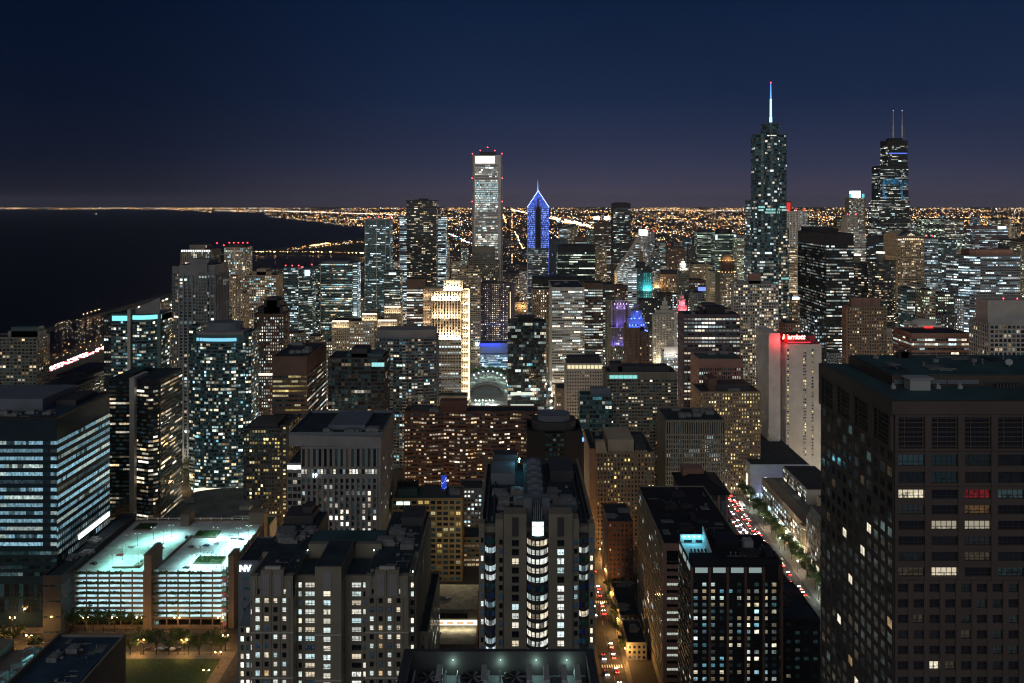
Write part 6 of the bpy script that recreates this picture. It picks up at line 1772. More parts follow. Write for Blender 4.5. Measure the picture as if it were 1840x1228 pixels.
b = Bd('apartment_building', 'lower stone wing with sloped dark roof left of the crenellated stone building', 'apartments', xof(419, k), xof(440, k), k * F + 8, k * F + 40)
w2, d2 = b.w / 2, b.d / 2
b.h = zof(1142, k)
b.mb.prism(b.rect(), 0, b.h, 0, False)
b.facade((-w2, -d2), (w2, -d2), 4, b.h, S(2.6, FLP, .5, .55, .5, 'neut', 'rand', br=.9, rel=''))
q = MB(); q.prism([(-w2 - .2, -d2 - .2), (w2, -d2 - .2), (w2, d2), (-w2 - .2, d2)], b.h + .02, b.h + 7, 0, True, [(w2 - 2.5, -d2 + 2), (w2, -d2 + 2), (w2, d2 - 2), (w2 - 2.5, d2 - 2)]); q.build('sloped_roof', mat('slate_roof', (.05, .07, .09), .6), b.root)
b.finish(wall('stone'))
b = Bd('apartment_building', 'narrow lower wing with dark flat roof along the right side of the stone building', 'apartments', -42.0, -37.4, 371, 432)
b.block(b.rect(), 0, 70, S(4, 3.8, .3, .5, .15, 'neut', rel=''), par=1.2)
b.finish(wall('stone'))
b = Bd('signed_block', 'dark blue plant block bearing a glowing white NV sign left of the stone building', 'building', -128.2, -119, 392, 420)
b.block(b.rect(), 0, 93, S(7, 5, .5, .3, 0), par=.8)
text_mesh('sign_lettering', 'NV', 3.9, glow('sign_cold_white', (.85, .95, 1), 5), b.root, (-1.6, -b.d / 2 - .5, 90.2), (R(90), 0, 0), .2, 0, .1)
b.finish(wall('bluegrey'))

# ---------------------------------------------------------------- theatre with the lit strip
b = Bd('theatre', 'low theatre block with blank roofs and one glowing strip window', 'theatre', -49, -20.5, 477, 533)
w2, d2 = b.w / 2, b.d / 2
b.h = 18
STR = mat('roof_sandy', (.30, .27, .20), .9, .4, .25)
q = MB(); q.box(-w2, w2, -d2 + 22, d2, 0, 18); q.build('wall', wall('stone'), b.root)
q = MB(); q.box(-w2, w2, -d2, -d2 + 21, 0, 9); q.build('wall', wall('stone'), b.root)
q = MB(); q.box(-w2 + .6, w2 - .6, -d2 + 22.6, d2 - .6, 18.02, 18.3); q.build('roof', STR, b.root)
q = MB(); q.box(-w2 + .6, w2 - .6, -d2 + .6, -d2 + 20.6, 9.02, 9.3); q.build('roof', STR, b.root)
q = MB(); q.box(-w2 + .4, w2 - .4, -d2 + 21.3, -d2 + 21.9, 9.6, 12.4); q.build('strip_window', glow('strip_window_light', (1, .93, .68), 2.0), b.root)
for i in range(4):
    q = MB(); q.box(-w2 + 4 + i * 6, -w2 + 8.2 + i * 6, -d2 + 21.1, -d2 + 21.25, 10.2, 11.8); q.build('picture_panel', glow('panel_warm', (1, .62, .35), .9), b.root)
q = MB(); q.box(-w2 + 2, w2 - 6, -d2 + 21.2, -d2 + 21.9, 13.6, 16.4); q.build('dark_glazing', GLASSD, b.root)
b.units(2, 9.1, x0=-w2 + 3, x1=-w2 + 6, y0=-d2 + 3, y1=-d2 + 14, hmax=1.6); b.units(2, 18.1, x0=-w2 + 3, x1=-w2 + 8, y0=-d2 + 24, y1=d2 - 4, hmax=1.6)
lamp(b.root, (0, -d2 + 16, 12.5), 'AREA', 1600, (1, .9, .66), 26, (R(0), 0, 0), size_y=1.5)
lamp(b.root, (0, d2 + 12, 34), 'POINT', 9000, (1, .86, .55), 2)

# ---------------------------------------------------------------- near plant roof at the bottom edge
k = .165
b = Bd('plant_roof', 'black rooftop plant well with three round cooling fans at the bottom edge', 'rooftop', xof(727, k), xof(1066, k), 215, k * F)
w2, d2 = b.w / 2, b.d / 2; b.h = zof(1166, k)
q = MB(); q.box(-w2, w2, -d2, d2, 0, b.h - 7); q.build('wall', wall('black'), b.root)
b.part('roof', -w2 + 2.5, w2 - 2.5, -d2, d2 - 1.7, b.h - 6.99, b.h - 6.9, wall('bluegrey'))
q = MB()
for a in ((-w2, w2, d2 - 1.6, d2), (-w2, -w2 + 2.4, -d2, d2 - 1.61), (w2 - 2.4, w2, -d2, d2 - 1.61)): q.box(*a, b.h - 6.98, b.h)
q.build('parapet', wall('dark'), b.root)
for i, px in enumerate((772, 850, 926)):
    t_ = MB(); n_ = 20
    x_ = xof(px, k * .97) - b.cx
    y_ = d2 - 9
    t_.tube((0, 0, 0), (0, 0, 3.4), 3.7, 3.5, n_); 
    for j in range(n_):
        a0, a1 = 6.283 * j / n_, 6.283 * (j + 1) / n_
        t_.face([(3.9 * math.cos(a0), 3.9 * math.sin(a0), 3.6), (3.9 * math.cos(a1), 3.9 * math.sin(a1), 3.6), (3.3 * math.cos(a1), 3.3 * math.sin(a1), 3.75), (3.3 * math.cos(a0), 3.3 * math.sin(a0), 3.75)], 1)
    f_ = t_.build('cooling_fan', [wall('black'), wall('dark')], b.root, (x_, y_, b.h - 6.9))
    t_ = MB()
    for j in range(6):
        a0 = 1.047 * j
        t_.face([(.4 * math.cos(a0), .4 * math.sin(a0), 3.5), (3.1 * math.cos(a0), 3.1 * math.sin(a0), 3.45), (3.1 * math.cos(a0 + .35), 3.1 * math.sin(a0 + .35), 3.72), (.4 * math.cos(a0 + .8), .4 * math.sin(a0 + .8), 3.6)])
    t_.build('fan_blade', STEEL, f_)
    for a in (-4.4, 4.4):
        t_ = MB(); t_.tube((x_ + a, y_ - 4, b.h - 7), (x_ + a, y_ - 4, b.h - 3.5), .28, .28, 6); t_.tube((x_ + a, y_ - 4, b.h - 3.5), (x_ + a, y_ + 3.5, b.h - 3.5), .28, .28, 6); t_.build('pipe', wall('metal'), b.root)
for x0 in (-18, -5, 8, 13, 18, 22):
    t_ = MB(); t_.box(x0, x0 + 1.6, d2 - 11, d2 - 3, b.h - 6.95, b.h - 3); t_.box(x0 + .2, x0 + 1.4, d2 - 14, d2 - 12.05, b.h - 6.95, b.h - 4); t_.build('plant_unit', wall('metal'), b.root)
for i in range(3):
    t_ = MB()
    for j in range(5): t_.box(-w2 + 5 + i * 17, -w2 + 14 + i * 17, -d2 + 5 + j * 2.2, -d2 + 6.4 + j * 2.2, b.h - 6.95, b.h - 4.6)
    t_.build('louvre_bank', wall('dark'), b.root)
PL = glow('plant_lamp', (.55, .95, .75), 2)
for x_ in (-13.5, .5, 11, 20):
    t_ = MB(); t_.box(x_ - .14, x_ + .14, d2 - 1.9, d2 - 1.65, b.h - 2.4, b.h - 2.2); t_.build('bulkhead_lamp', PL, b.root)
    lamp(b.root, (x_, d2 - 3.2, b.h - 3.2), 'POINT', 420, (.6, .95, .75), .15)

# ---------------------------------------------------------------- foreground centre tower
k = .24
b = Bd('apartment_tower', 'stone and glass apartment tower with bowed bright bay column in the foreground centre', 'tower', xof(860, k), xof(1070, k), k * F, k * F + 92)
w2, d2 = b.w / 2, b.d / 2
X = lambda px: xof(px, k) - b.cx
Z = lambda py: zof(py, k)
b.h = Z(946)
FLP = 16.4 * k
b.mb.prism([(X(862), -d2 + 5), (X(1068), -d2 + 5), (X(1064), d2), (X(872), d2)], 0, b.h - 2, 0, False)
for a, c, yy, zt in ((890, 904, 1, 935), (905, 946, 0, 924), (986, 1029, 0, 924), (1030, 1041, 1, 935), (860, 870, 3, 946), (1059, 1070, 3, 946)):
    b.mb.prism([(X(a), -d2 + yy), (X(c), -d2 + yy), (X(c), -d2 + 8), (X(a), -d2 + 8)], 0, Z(zt), 0, False)
def wcol(px, wpx, y, p, rows, br=1.0, pal='neut', hh=2.2, y0=976, dark=()):
    for j in range(rows):
        c = (0, 0, 0)
        if j not in dark and rnd() < p:
            v = br * random.uniform(.6, 1.4); cc = random.choice(PAL[pal]); c = tuple(x * v for x in cc)
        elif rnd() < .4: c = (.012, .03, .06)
        b.wins.append((X(px), y - .06, Z(y0) - j * FLP, (1, 0), wpx * k, hh, c))
NR = 26
wcol(926, 12.5, -d2, .45, NR, 1.1, 'neut', 2.6, 976); wcol(1007.5, 12.5, -d2, .85, NR, 1.2, 'neut', 2.6, 976)
wcol(900, 6.5, -d2 + 1, .05, NR, .7, 'cool'); wcol(1035, 6.5, -d2 + 1, .05, NR, .7, 'cool')
wcol(866, 4.5, -d2 + 3, .4, NR, .9); wcol(1064, 4.5, -d2 + 3, .35, NR, .9)
for px in (926, 1007.5):
    b.part('louvre', X(px - 6), X(px + 6), -d2 - .3, -d2 - .05, Z(964), Z(930), wall('dark'))
def baycol(pc, half, yfront, depth, p, br, pal, nseg, dark=(), rows=NR):
    """bowed bay: an angled stack of window strips and spandrels"""
    xc, hw = X(pc), half * k
    pts = [(xc - hw * math.cos(math.pi * i / nseg), yfront + depth - depth * math.sin(math.pi * i / nseg) * .9 - .0) for i in range(nseg + 1)]
    q = MB()
    for j in range(rows + 1):
        zz = Z(976) - j * FLP + FLP / 2
        q.prism(pts + [(xc + hw, yfront + depth + 2), (xc - hw, yfront + depth + 2)], zz - .62, zz + .62)
    q.build('bay_spandrel', wall('dark'), b.root)
    q = MB(); inner = [(xc + (x - xc) * .95, y + .25) for x, y in pts]
    q.prism(inner + [(xc + hw * .95, yfront + depth + 2), (xc - hw * .95, yfront + depth + 2)], 0, Z(968)); q.build('bay_core', wall('dark'), b.root)
    for j in range(rows):
        lit = j not in dark and rnd() < p
        cc = random.choice(PAL[pal]); v0 = br * random.uniform(.6, 1.3)
        for (x0, y0), (x1, y1) in zip(inner[:-1], inner[1:]):
            L = math.hypot(x1 - x0, y1 - y0); u = ((x1 - x0) / L, (y1 - y0) / L); n = (u[1], -u[0])
            v = v0 * random.choice((.15, .5, .8, 1.0, 1.2)) if lit else 0
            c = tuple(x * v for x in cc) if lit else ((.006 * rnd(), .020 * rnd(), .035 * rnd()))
            b.wins.append(((x0 + x1) / 2 + n[0] * .06, (y0 + y1) / 2 + n[1] * .06, Z(976) - j * FLP, u, L * .80, 2.3, c))
baycol(966, 19.5, -d2 - 1.5, 4.5, .97, .95, 'neut', 7, (5, 17))
baycol(881, 10, -d2 + 1, 3.5, .3, 1.0, 'cool', 5)
baycol(1049, 10, -d2 + 1, 3.5, .4, 1.0, 'neut', 5)
# lantern and spine
q = MB(); n_ = 7
for j in range(3):
    for i in range(n_):
        x_ = X(957.5) + i * (X(975.5) - X(957.5)) / (n_ - 1)
        q.box(x_ - .32, x_ + .32, -d2 - 1.2 + .08 * (i - 3) ** 2, -d2 - .6 + .08 * (i - 3) ** 2, Z(962) + j * 2.05, Z(962) + j * 2.05 + 1.8)
q.build('lantern_glass', glow('lantern_cold_light', (.70, 1, .97), 1.7), b.root)
q = MB(); q.box(X(955), X(978), -d2 - .4, -d2 + 6, Z(966), Z(936)); q.build('lantern_frame', wall('teal'), b.root)
for i in range(5): b.part('spine', X(958.5 + i * 3.4), X(960.2 + i * 3.4), -d2 + .5, -d2 + 7, Z(936) + .02, Z(900 + abs(i - 2) * 6), wall('bluegrey'))
for a, c in ((941, 957), (975, 989)): b.part('spine_pier', X(a), X(c), -d2 + 8.1, -d2 + 14, b.h - 2, Z(908) , wall('bluegrey'))
zr = b.h - 2
b.part('roof', X(864), X(1066), -d2 + 8.2, d2 - 1, zr + .03, zr + .3, ROOF)
for i in range(6):
    t_ = MB(); t_.box(-3.4, 3.4, -2.2, 2.2, 0, 4.2); t_.tube((0, 0, 4.2), (0, 0, 5.0), 2.2, 2.0, 14); t_.box(-3.6, 3.6, -2.4, -2.2, 2.6, 4.0)
    t_.build('cooling_unit', wall('bluegrey'), b.root, (X(965), -d2 + 20 + i * 9.5, zr + 5.5))
b.part('ridge_house', X(944), X(986), -d2 + 16, d2 - 6, zr + .35, zr + 5.45, wall('dark'))
b.part('roof_house', X(876), X(926), d2 - 34, d2 - 14, zr + .35, zr + 6, wall('bluegrey')); b.part('roof_house', X(880), X(932), d2 - 13, d2 - 4, zr + .35, zr + 9, wall('dark'))
b.part('roof_house', X(1000), X(1040), -d2 + 12, -d2 + 16, zr + .35, zr + 5, wall('teal')); b.part('roof_house', X(1000), X(1050), d2 - 30, d2 - 8, zr + .35, zr + 6, wall('dark'))
for a in (872, 884, 1046, 1056): b.part('roof_rail', X(a), X(a + 3), -d2 + 10, d2 - 3, zr + .35, zr + 2.2, wall('dark'))
b.part('parapet', X(861), X(866), -d2 + 8.2, d2, zr + .02, zr + 3, wall('stone')); b.part('parapet', X(1064), X(1069), -d2 + 8.2, d2, zr + .02, zr + 3, wall('stone'))
t_ = MB(); t_.octa(0, 0, 0, .35); t_.tube((0, 0, -2), (0, 0, -.2), .08); t_.build('roof_lamp', glow('roof_lamp_cyan', (.35, .95, 1), 40), b.root, (X(936), d2 - 18, zr + 8.4))
lamp(b.root, (X(936), d2 - 18.6, zr + 8.2), 'POINT', 900, (.2, .8, 1), .4)
b.clutter(zr + .3, X(870), X(940), -d2 + 10, d2 - 40, 14); b.clutter(zr + .3, X(990), X(1050), -d2 + 18, d2 - 34, 14)
b.units(8, zr, x0=X(890), x1=X(935), y0=-d2 + 14, y1=d2 - 40); b.units(8, zr, x0=X(995), x1=X(1045), y0=-d2 + 18, y1=d2 - 36)
b.facade((X(1068), -d2 + 5), (X(1064), d2), 20, b.h - 6, S(4, FLP, .6, .55, .25, 'neut', 'rand', rel='grid', r=.4))
b.facade((X(872), d2), (X(862), -d2 + 5), 20, b.h - 6, S(4, FLP, .6, .55, .25, 'neut', 'rand', rel='grid', r=.4))
b.finish(wall('stone'), True)

# rounded dark tower behind it
b = tower('apartment_tower', 'dark rounded tower with drum top behind the foreground centre tower', 947, 1046, 778, .40, None, dep=34, m='black', build=False)
w2, d2 = b.w / 2, b.d / 2
rp = stad(-w2, w2, -d2, d2, 13, 6)
b.block(rp, 0, b.h, S(3, 3.4, .85, .5, .1, 'green', 'rand', br=.7, rel='band', r=.5), S(3, 3.4, .85, .5, .3, 'green', 'rand', br=.7, rel='band', r=.5), par=1.4)
q = MB(); q.prism([(p[0] * .82, p[1] * .8) for p in rp], b.h + .3, b.h + 6); q.build('penthouse', wall('dark'), b.root)
q = MB(); q.prism([(p[0] * .6, p[1] * .6) for p in rp], b.h + 6.02, b.h + 10); q.build('drum', wall('bluegrey'), b.root)
b.finish(wall('black'), True)
b = Bd('blue_sign_box', 'tiny box with bright blue light at the corner of the rounded dark tower', 'sign', xof(1046, .40), xof(1052, .40), 612, 616)
b.part('wall', -1.2, 1.2, -2, 2, 0, zof(803, .4), wall('dark')); b.part('blue_light', -1.1, 1.1, -2.3, -2.05, zof(802, .4), zof(795, .4), glow('blue_sign_light', (.12, .3, 1), 2.5))

# ---------------------------------------------------------------- lattice sided slab, columned block, black tower with pool
k = .295
b = Bd('office_block', 'long black roofed slab with pale lattice side wall beside the narrow street', 'office', 80, 122, k * F, 531)
w2, d2 = b.w / 2, b.d / 2; b.h = zof(978, k)
b.mb.prism(b.rect(), 0, b.h, 0, False)
b.facade((-w2, d2), (-w2, -d2), 6, b.h - 1, S(3.0, 3.5, .62, .62, .05, 'neut', 'rand', br=.9, rel='grid', r=.18))
b.part('end_wall', -w2 - .1, w2, -d2 - .6, -d2 - .02, 0, b.h + .5, wall('pink'))
for j in range(19):
    z_ = b.h - 6 - j * 3.75
    c = (0, 0, 0) if rnd() < .6 else (.9 * .6, .6, .52)
    b.wins.append((-w2 + 5.6, -d2 - .66, z_, (1, 0), 7.4, 1.5 if j else 5.5, c if j else (0, 0, 0)))
b.part('roof', -w2 + .8, w2 - .8, -d2 + .8, d2 - .8, b.h + .05, b.h + .3, mat('roof_black', (.012, .014, .02), .9, .4, .1))
q = MB()
for a in ((-w2 - .1, -w2 + .7, -d2, d2), (w2 - .7, w2, -d2, d2), (-w2 + .71, w2 - .71, d2 - .7, d2)): q.box(*a, b.h - .2, b.h + .9)
q.build('parapet', wall('stone'), b.root)
b.units(6, b.h + .1, FRAMED); b.clutter(b.h + .3, -w2 + 2, w2 - 2, -d2 + 2, d2 - 2, 26)
b.finish(wall('stone'), True)
b = Bd('office_block', 'dark hipped block with pink stone columns behind the lattice sided slab', 'office', 112, 140, 540, 580)
w2, d2 = b.w / 2, b.d / 2; b.h = 73
b.mb.prism(b.rect(), 0, b.h, 0, False)
for i in range(6): b.part('column', -w2 + i * 5.2, -w2 + i * 5.2 + 1.6, -d2 - .9, -d2 - .02, 0, b.h, wall('pink'))
b.facade((-w2, -d2), (w2, -d2), 0, b.h - 3, S(5.2, 12, .6, .85, .06, 'cool', rel=''))
q = MB(); q.prism([(-w2 - 1, -d2 - 1.4), (w2 + 1, -d2 - 1.4), (w2 + 1, d2 + 1), (-w2 - 1, d2 + 1)], b.h + .02, b.h + 1.2); q.prism([(-w2 - .5, -d2 - .9), (w2 + .5, -d2 - .9), (w2 + .5, d2), (-w2 - .5, d2)], b.h + 1.2, b.h + 5, 0, True, [(-w2 + 8, -d2 + 12), (w2 - 8, -d2 + 12), (w2 - 8, d2 - 8), (-w2 + 8, d2 - 8)]); q.build('hipped_roof', mat('roof_black', (.012, .014, .02), .9, .4, .1), b.root)
b.part('roof_house', -w2 + 4, w2 - 10, d2 - 14, d2 - 4, b.h + 2.5, b.h + 8.5, wall('pink'))
b.finish(wall('dark'), True)
k = .225
b = Bd('apartment_tower', 'black apartment tower with a bright blue roof terrace and rows of pale windows', 'tower', xof(1242, k), xof(1412, k), k * F, k * F + 26)
w2, d2 = b.w / 2, b.d / 2; b.h = zof(1006, k)
X = lambda px: xof(px, k) - b.cx
ft = [(-w2, -d2), (w2 - 3, -d2), (w2, -d2 + 4), (w2, d2 - 3), (w2 - 3, d2), (-w2, d2)]
zt = b.h - 2.6
b.mb.prism(ft, 0, zt, 0, False)
win = S(3.62, 2.75, .5, .58, .5, 'mix', 'rand', br=.62, rel='band', r=.5)
b.facade((-w2, -d2), (w2 - 3, -d2), 0, zt - 6, win)
b.facade((w2 - 3, -d2), (w2, -d2 + 4), 0, zt - 6, SS(win, p=.1))
b.facade((-w2, d2), (-w2, -d2), 0, zt - 6, SS(win, p=.2, bay=4.4))
for i in range(6): b.part('pier', -w2 + i * 7.25 - .4, -w2 + i * 7.25 + .6, -d2 - 1.0, -d2 - .55, 0, zt, wall('brown'))
for i in range(4): b.part('top_window', -w2 + 1.6 + i * 7.25, -w2 + 6.6 + i * 7.25, -d2 - .3, -d2 - .05, zt - 2.6, zt - .6, glow('top_window_light', (.6, .8, .78), .38, False))
for i in range(3): b.part('top_window', -w2 - .3, -w2 - .05, -d2 + 2 + i * 8, -d2 + 7 + i * 8, zt - 2.6, zt - .6, glow('top_window_light', (.6, .8, .78), .38, False))
tx0, tx1, ty0, ty1 = -w2, X(1284), -d2 + 7, d2 - 4
b.part('roof', tx1 + .5, w2 - 3, -d2 + .5, d2 - .5, zt + .03, b.h, mat('roof_black', (.012, .014, .02), .9, .4, .1))
b.part('roof', -w2 + .5, tx1 + .4, -d2 + .5, ty0 - .1, zt + .03, b.h, mat('roof_black', (.012, .014, .02), .9, .4, .1))
TILE = mat('terrace_tiles', (.55, .56, .55), .6, .1, .8)
b.part('terrace_floor', tx0 + .3, tx1, ty0, ty1, zt + .02, zt + .15, TILE)
b.part('terrace_wall', tx0, tx1 + .4, ty1, ty1 + .6, zt + .02, b.h + 1.4, TILE)
q = MB(); q.v += [(tx1 + .05, ty0, zt), (tx1 + .05, ty1, zt), (tx1 + .05, ty1, b.h + 5), (tx1 + .05, ty0, b.h + .6), (tx1 + .45, ty0, zt), (tx1 + .45, ty1, zt), (tx1 + .45, ty1, b.h + 5), (tx1 + .45, ty0, b.h + .6)]
q.f += [(0, 1, 2, 3), (7, 6, 5, 4), (3, 2, 6, 7), (1, 5, 6, 2), (4, 0, 3, 7)]; q.m += [0] * 5; q.c += [(0, 0, 0)] * 5
q.build('screen_wall', TILE, b.root)
b.part('terrace_rail', tx0, tx0 + .15, ty0, ty1, zt + .02, zt + 1.1, GLASSD)
for i in range(2): b.part('dark_window', tx0 + 1.6 + i * 5, tx0 + 5 + i * 5, ty1 - .08, ty1 - .02, zt + .5, zt + 1.7, GLASSD)
CY = glow('terrace_lamp', (.3, .85, 1), 22)
for i in range(4):
    x_ = tx0 + 1.6 + i * (tx1 - tx0 - 3) / 3
    t_ = MB(); t_.octa(0, 0, 0, .22); t_.build('terrace_lamp', CY, b.root, (x_, ty1 - .35, b.h + .6))
    lamp(b.root, (x_, ty1 - .9, b.h + .5), 'POINT', 190, (.10, .72, 1), .2)
b.part('roof_house', X(1300), X(1345), -d2 + 12, d2 - 3, b.h + .02, b.h + 2, wall('black')); b.part('roof_vent', X(1348), X(1364), -d2 + 8, -d2 + 12, b.h + .02, b.h + 4.2, wall('metal'))
b.clutter(b.h, X(1295), X(1395), -d2 + 2, d2 - 3, 14)
b.units(4, b.h, FRAMED, x0=X(1310), x1=X(1390), y0=-d2 + 4, y1=-d2 + 7, hmax=1.4)
for i in range(5):
    t_ = MB(); t_.box(-.35, .35, -.9, .9, .3, .42); t_.box(-.35, .35, .6, .9, .42, 1.0); t_.box(-.3, -.2, -.8, .8, 0, .3); t_.box(.2, .3, -.8, .8, 0, .3)
    o_ = t_.build('deck_chair', FRAMED, None, (b.cx + tx0 + 3 + i * 1.5, b.cy + ty0 + 6.4, zt + .16))
    tag(o_, ORD[i] + ' deck chair from the left on the blue lit roof terrace', 'deck chair', 'deck chairs on the blue lit terrace')
b.finish(wall('black'), True)
b = Bd('office_block', 'plain brown low block between the black terrace tower and the avenue', 'building', 120, 160, 466, 520)
b.block(b.rect(), 0, 43, S(4, 4, .3, .4, .05), par=.8); b.units(3, 43); b.finish(wall('pink'))
b = Bd('office_block', 'black low mass with flat roof right of the black terrace tower', 'building', 114, 143, 388, 425)
b.block(b.rect(), 0, 68, S(4, 4, .5, .4, .02), par=.8); b.units(4, 68, FRAMED); b.finish(wall('black'))

# ---------------------------------------------------------------- granite tower on the right
k = .125
b = Bd('office_tower', 'huge dark granite tower filling the lower right corner', 'tower', xof(1606, k), 160, k * F, k * F / .81)
w2, d2 = b.w / 2, b.d / 2; b.h = zof(722, k)
b.mb.prism(b.rect(), 0, b.h, 0, False)
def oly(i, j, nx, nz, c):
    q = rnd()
    if nx < 11 and i == 2 and j in (nz - 1, nz - 2): return ((.14, .008, .01), (.09, .05, .018))[nz - 1 - j]  # red and amber panes: city reflections put in as glow
    if nx < 11 and i in (1, 2) and j == nz - 3: return (.4, .36, .27)  # cream panes likewise, reflected light as emission
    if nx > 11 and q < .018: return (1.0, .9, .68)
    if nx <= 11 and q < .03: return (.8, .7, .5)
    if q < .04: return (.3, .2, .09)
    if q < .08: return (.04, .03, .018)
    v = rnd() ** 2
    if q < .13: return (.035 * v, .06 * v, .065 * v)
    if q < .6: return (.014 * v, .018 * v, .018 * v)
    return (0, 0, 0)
zz = b.h - 2.8
b.facade((-w2, -d2), (w2, -d2), zz - 8.2, zz, S(7.25, 8.2, .80, .86, 0, rel='grid', r=.7, fixed=lambda i, j, nx, nz, c: (0, 0, 0)))
b.facade((-w2, -d2), (w2, -d2), zz - 16, zz - 8.3, S(7.25, 3.85, .80, .66, .05, 'warm', br=.3, rel='grid', r=.7))
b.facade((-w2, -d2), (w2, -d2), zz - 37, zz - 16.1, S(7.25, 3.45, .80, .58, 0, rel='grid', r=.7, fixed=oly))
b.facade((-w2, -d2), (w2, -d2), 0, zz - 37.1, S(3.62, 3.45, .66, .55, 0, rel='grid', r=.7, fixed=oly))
b.facade((-w2, d2), (-w2, -d2), zz - 8.2, zz, S(10, 8.2, .80, .86, 0, rel='grid', r=.7, fixed=lambda i, j, nx, nz, c: (0, 0, 0)))
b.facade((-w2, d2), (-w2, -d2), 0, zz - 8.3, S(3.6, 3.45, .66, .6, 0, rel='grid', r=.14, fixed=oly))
for f0, f1, n_, bw in (((-w2, -d2), (1, 0), int(b.w / 7.25), b.w / max(1, round(b.w / 7.25))), ((-w2, d2), (0, -1), 4, b.d / 4)):
    for i in range(round((b.w if f1[0] else b.d) / bw)):
        q = MB()
        for j in range(7):
            z_ = zz - 7.2 + j * 1.05
            q.obox((f0[0] + f1[0] * i * bw, f0[1] + f1[1] * i * bw), f1, (f1[1], -f1[0]), bw * .1, bw * .9, .3, z_, z_ + .2)
        for t in (.3, .86): q.obox((f0[0] + f1[0] * i * bw, f0[1] + f1[1] * i * bw), f1, (f1[1], -f1[0]), bw * t - .1, bw * t + .1, .34, zz - 7.7, zz - .5)
        q.build('louvre', wall('granite'), b.root)
q = MB()
for a in ((-w2 - .75, w2, -d2 - .75, -d2 + .6), (-w2 - .75, -w2 + .6, -d2 + .61, d2)): q.box(*a, b.h - 2.7, b.h + .2)
q.build('parapet', wall('granite'), b.root)
zr = b.h - 2.2
b.mb.m  # roof well
q = MB(); q.box(-w2 + .61, w2, -d2 + .61, d2, b.h + .01, b.h + .06); q.build('roof', ROOFT, b.root)
kp = 240 / 1500 * .845
kp = .1355
px0 = xof(1603, kp) - b.cx; yp = kp * F - b.cy; zp = zof(675, kp)
q = MB(); q.box(px0, w2, yp, d2 - 2, b.h + .1, zp); q.build('penthouse', wall('granite'), b.root)
q = MB(); q.box(px0 + .4, w2, yp + .4, d2 - 2.4, zp + .02, zp + .25); q.build('penthouse_roof', ROOFT, b.root)
for a, c in ((1606, 1634), (1650, 1700), (1702, 1758)): b.part('penthouse_panel', xof(a, kp) - b.cx, xof(c, kp) - b.cx, yp - .25, yp - .02, b.h + .6, zp - 1.0, wall('bluegrey'))
b.part('penthouse_recess', xof(1768, kp) - b.cx, w2 - .5, yp - .2, yp - .02, b.h + .4, zp - 1.6, wall('dark'))
t_ = MB(); t_.box(-2.4, 2.4, -1.6, 1.6, 0, 2.6); t_.prism([(-2.9, -2), (2.9, -2), (2.9, 2), (-2.9, 2)], 2.7, 2.95, 0, True, [(-2.2, -2), (3.2, -2), (3.2, 2), (-2.2, 2)]); t_.build('roof_hut', wall('metal'), b.root, (xof(1660, .131) - b.cx, yp - 3.5, b.h + .08))
for x_ in (1618, 1700, 1740):
    t_ = MB(); t_.box(-.5, .5, -.4, .4, 0, .8); t_.tube((0, 0, .8), (0, 0, 1.3), .3, .3, 8); t_.build('vent', wall('metal'), b.root, (xof(x_, .131) - b.cx, yp - 3, b.h + .08))
b.clutter(zp + .25, px0 + 3, w2 - 20, yp + 3, d2 - 6, 22)
t_ = MB(); t_.tube((0, 0, 0), (0, 0, 1), .1); t_.tube((0, 0, 1.1), (-.25, -.35, 1.3), .15, .85, 14); t_.build('satellite_dish', wall('metal'), b.root, (xof(1823, .14) - b.cx, yp + 9, zp + .3))
for x_ in (1622, 1628):
    t_ = MB(); t_.box(-1.4, 1.4, -.9, .9, 0, 1.4); t_.tube((-.6, 0, 1.4), (-.6, 0, 2.0), .3); t_.tube((.7, 0, 1.4), (.7, 0, 1.8), .4); t_.build('exhaust_unit', FRAMED, b.root, (xof(x_, .15) - b.cx, d2 - 6, zp + .3))
for i in range(7):
    t_ = MB(); t_.tube((0, 0, 0), (0, 0, .9), .45, .3, 8); t_.build('vent', FRAMED, b.root, (xof(1795 + i * 6, .134) - b.cx, yp - 1.5, b.h + .08))
b.finish(wall('granite'), True)
# ---------------------------------------------------------------- streets, pavements, park
def sheet(name, pts, z, m, kind='structure'):
    q = MB(); q.face([(x, y, z) for x, y in pts]); o = q.build(name, m); tag(o, kind=kind); return o
def slab(name, x0, x1, y0, y1, z, m):
    q = MB(); q.box(x0, x1, y0, y1, -.3, z); return tag(q.build(name, m), kind='structure')
sheet('road', [(-420, 487), (-142, 487), (-142, 507), (-420, 507)], .02, ASPH)          # street before the garage
sheet('road', [(-160, 300), (-142, 300), (-142, 486.9), (-160, 486.9)], .02, ASPH)
sheet('road', [(-160, 507.1), (-142, 507.1), (-142, 1400), (-160, 1400)], .02, ASPH)
sheet('road', [(50, 380), (63, 380), (63, 1500), (50, 1500)], .02, ASPH)                # narrow street
sheet('road', [(177, 380), (200, 380), (200, 1100), (177, 1100)], .02, ASPH)            # avenue
slab('pavement', -420, -160.2, 479, 486.6, .14, PAVE)
slab('pavement', -420, -282, 507.4, 514, .14, PAVE)
slab('pavement', -268.6, -175, 507.4, 512.2, .14, PAVE)
slab('pavement', -167, -160.2, 300, 478.8, .14, PAVE)
slab('pavement', 63.3, 66, 400, 1100, .14, PAVE)
slab('pavement', 45, 49.7, 440, 1100, .14, PAVE)
slab('pavement', 200.3, 215.5, 400, 1100, .14, PAVE)
slab('pavement', 170, 176.7, 530, 1100, .14, PAVE)
q = MB()
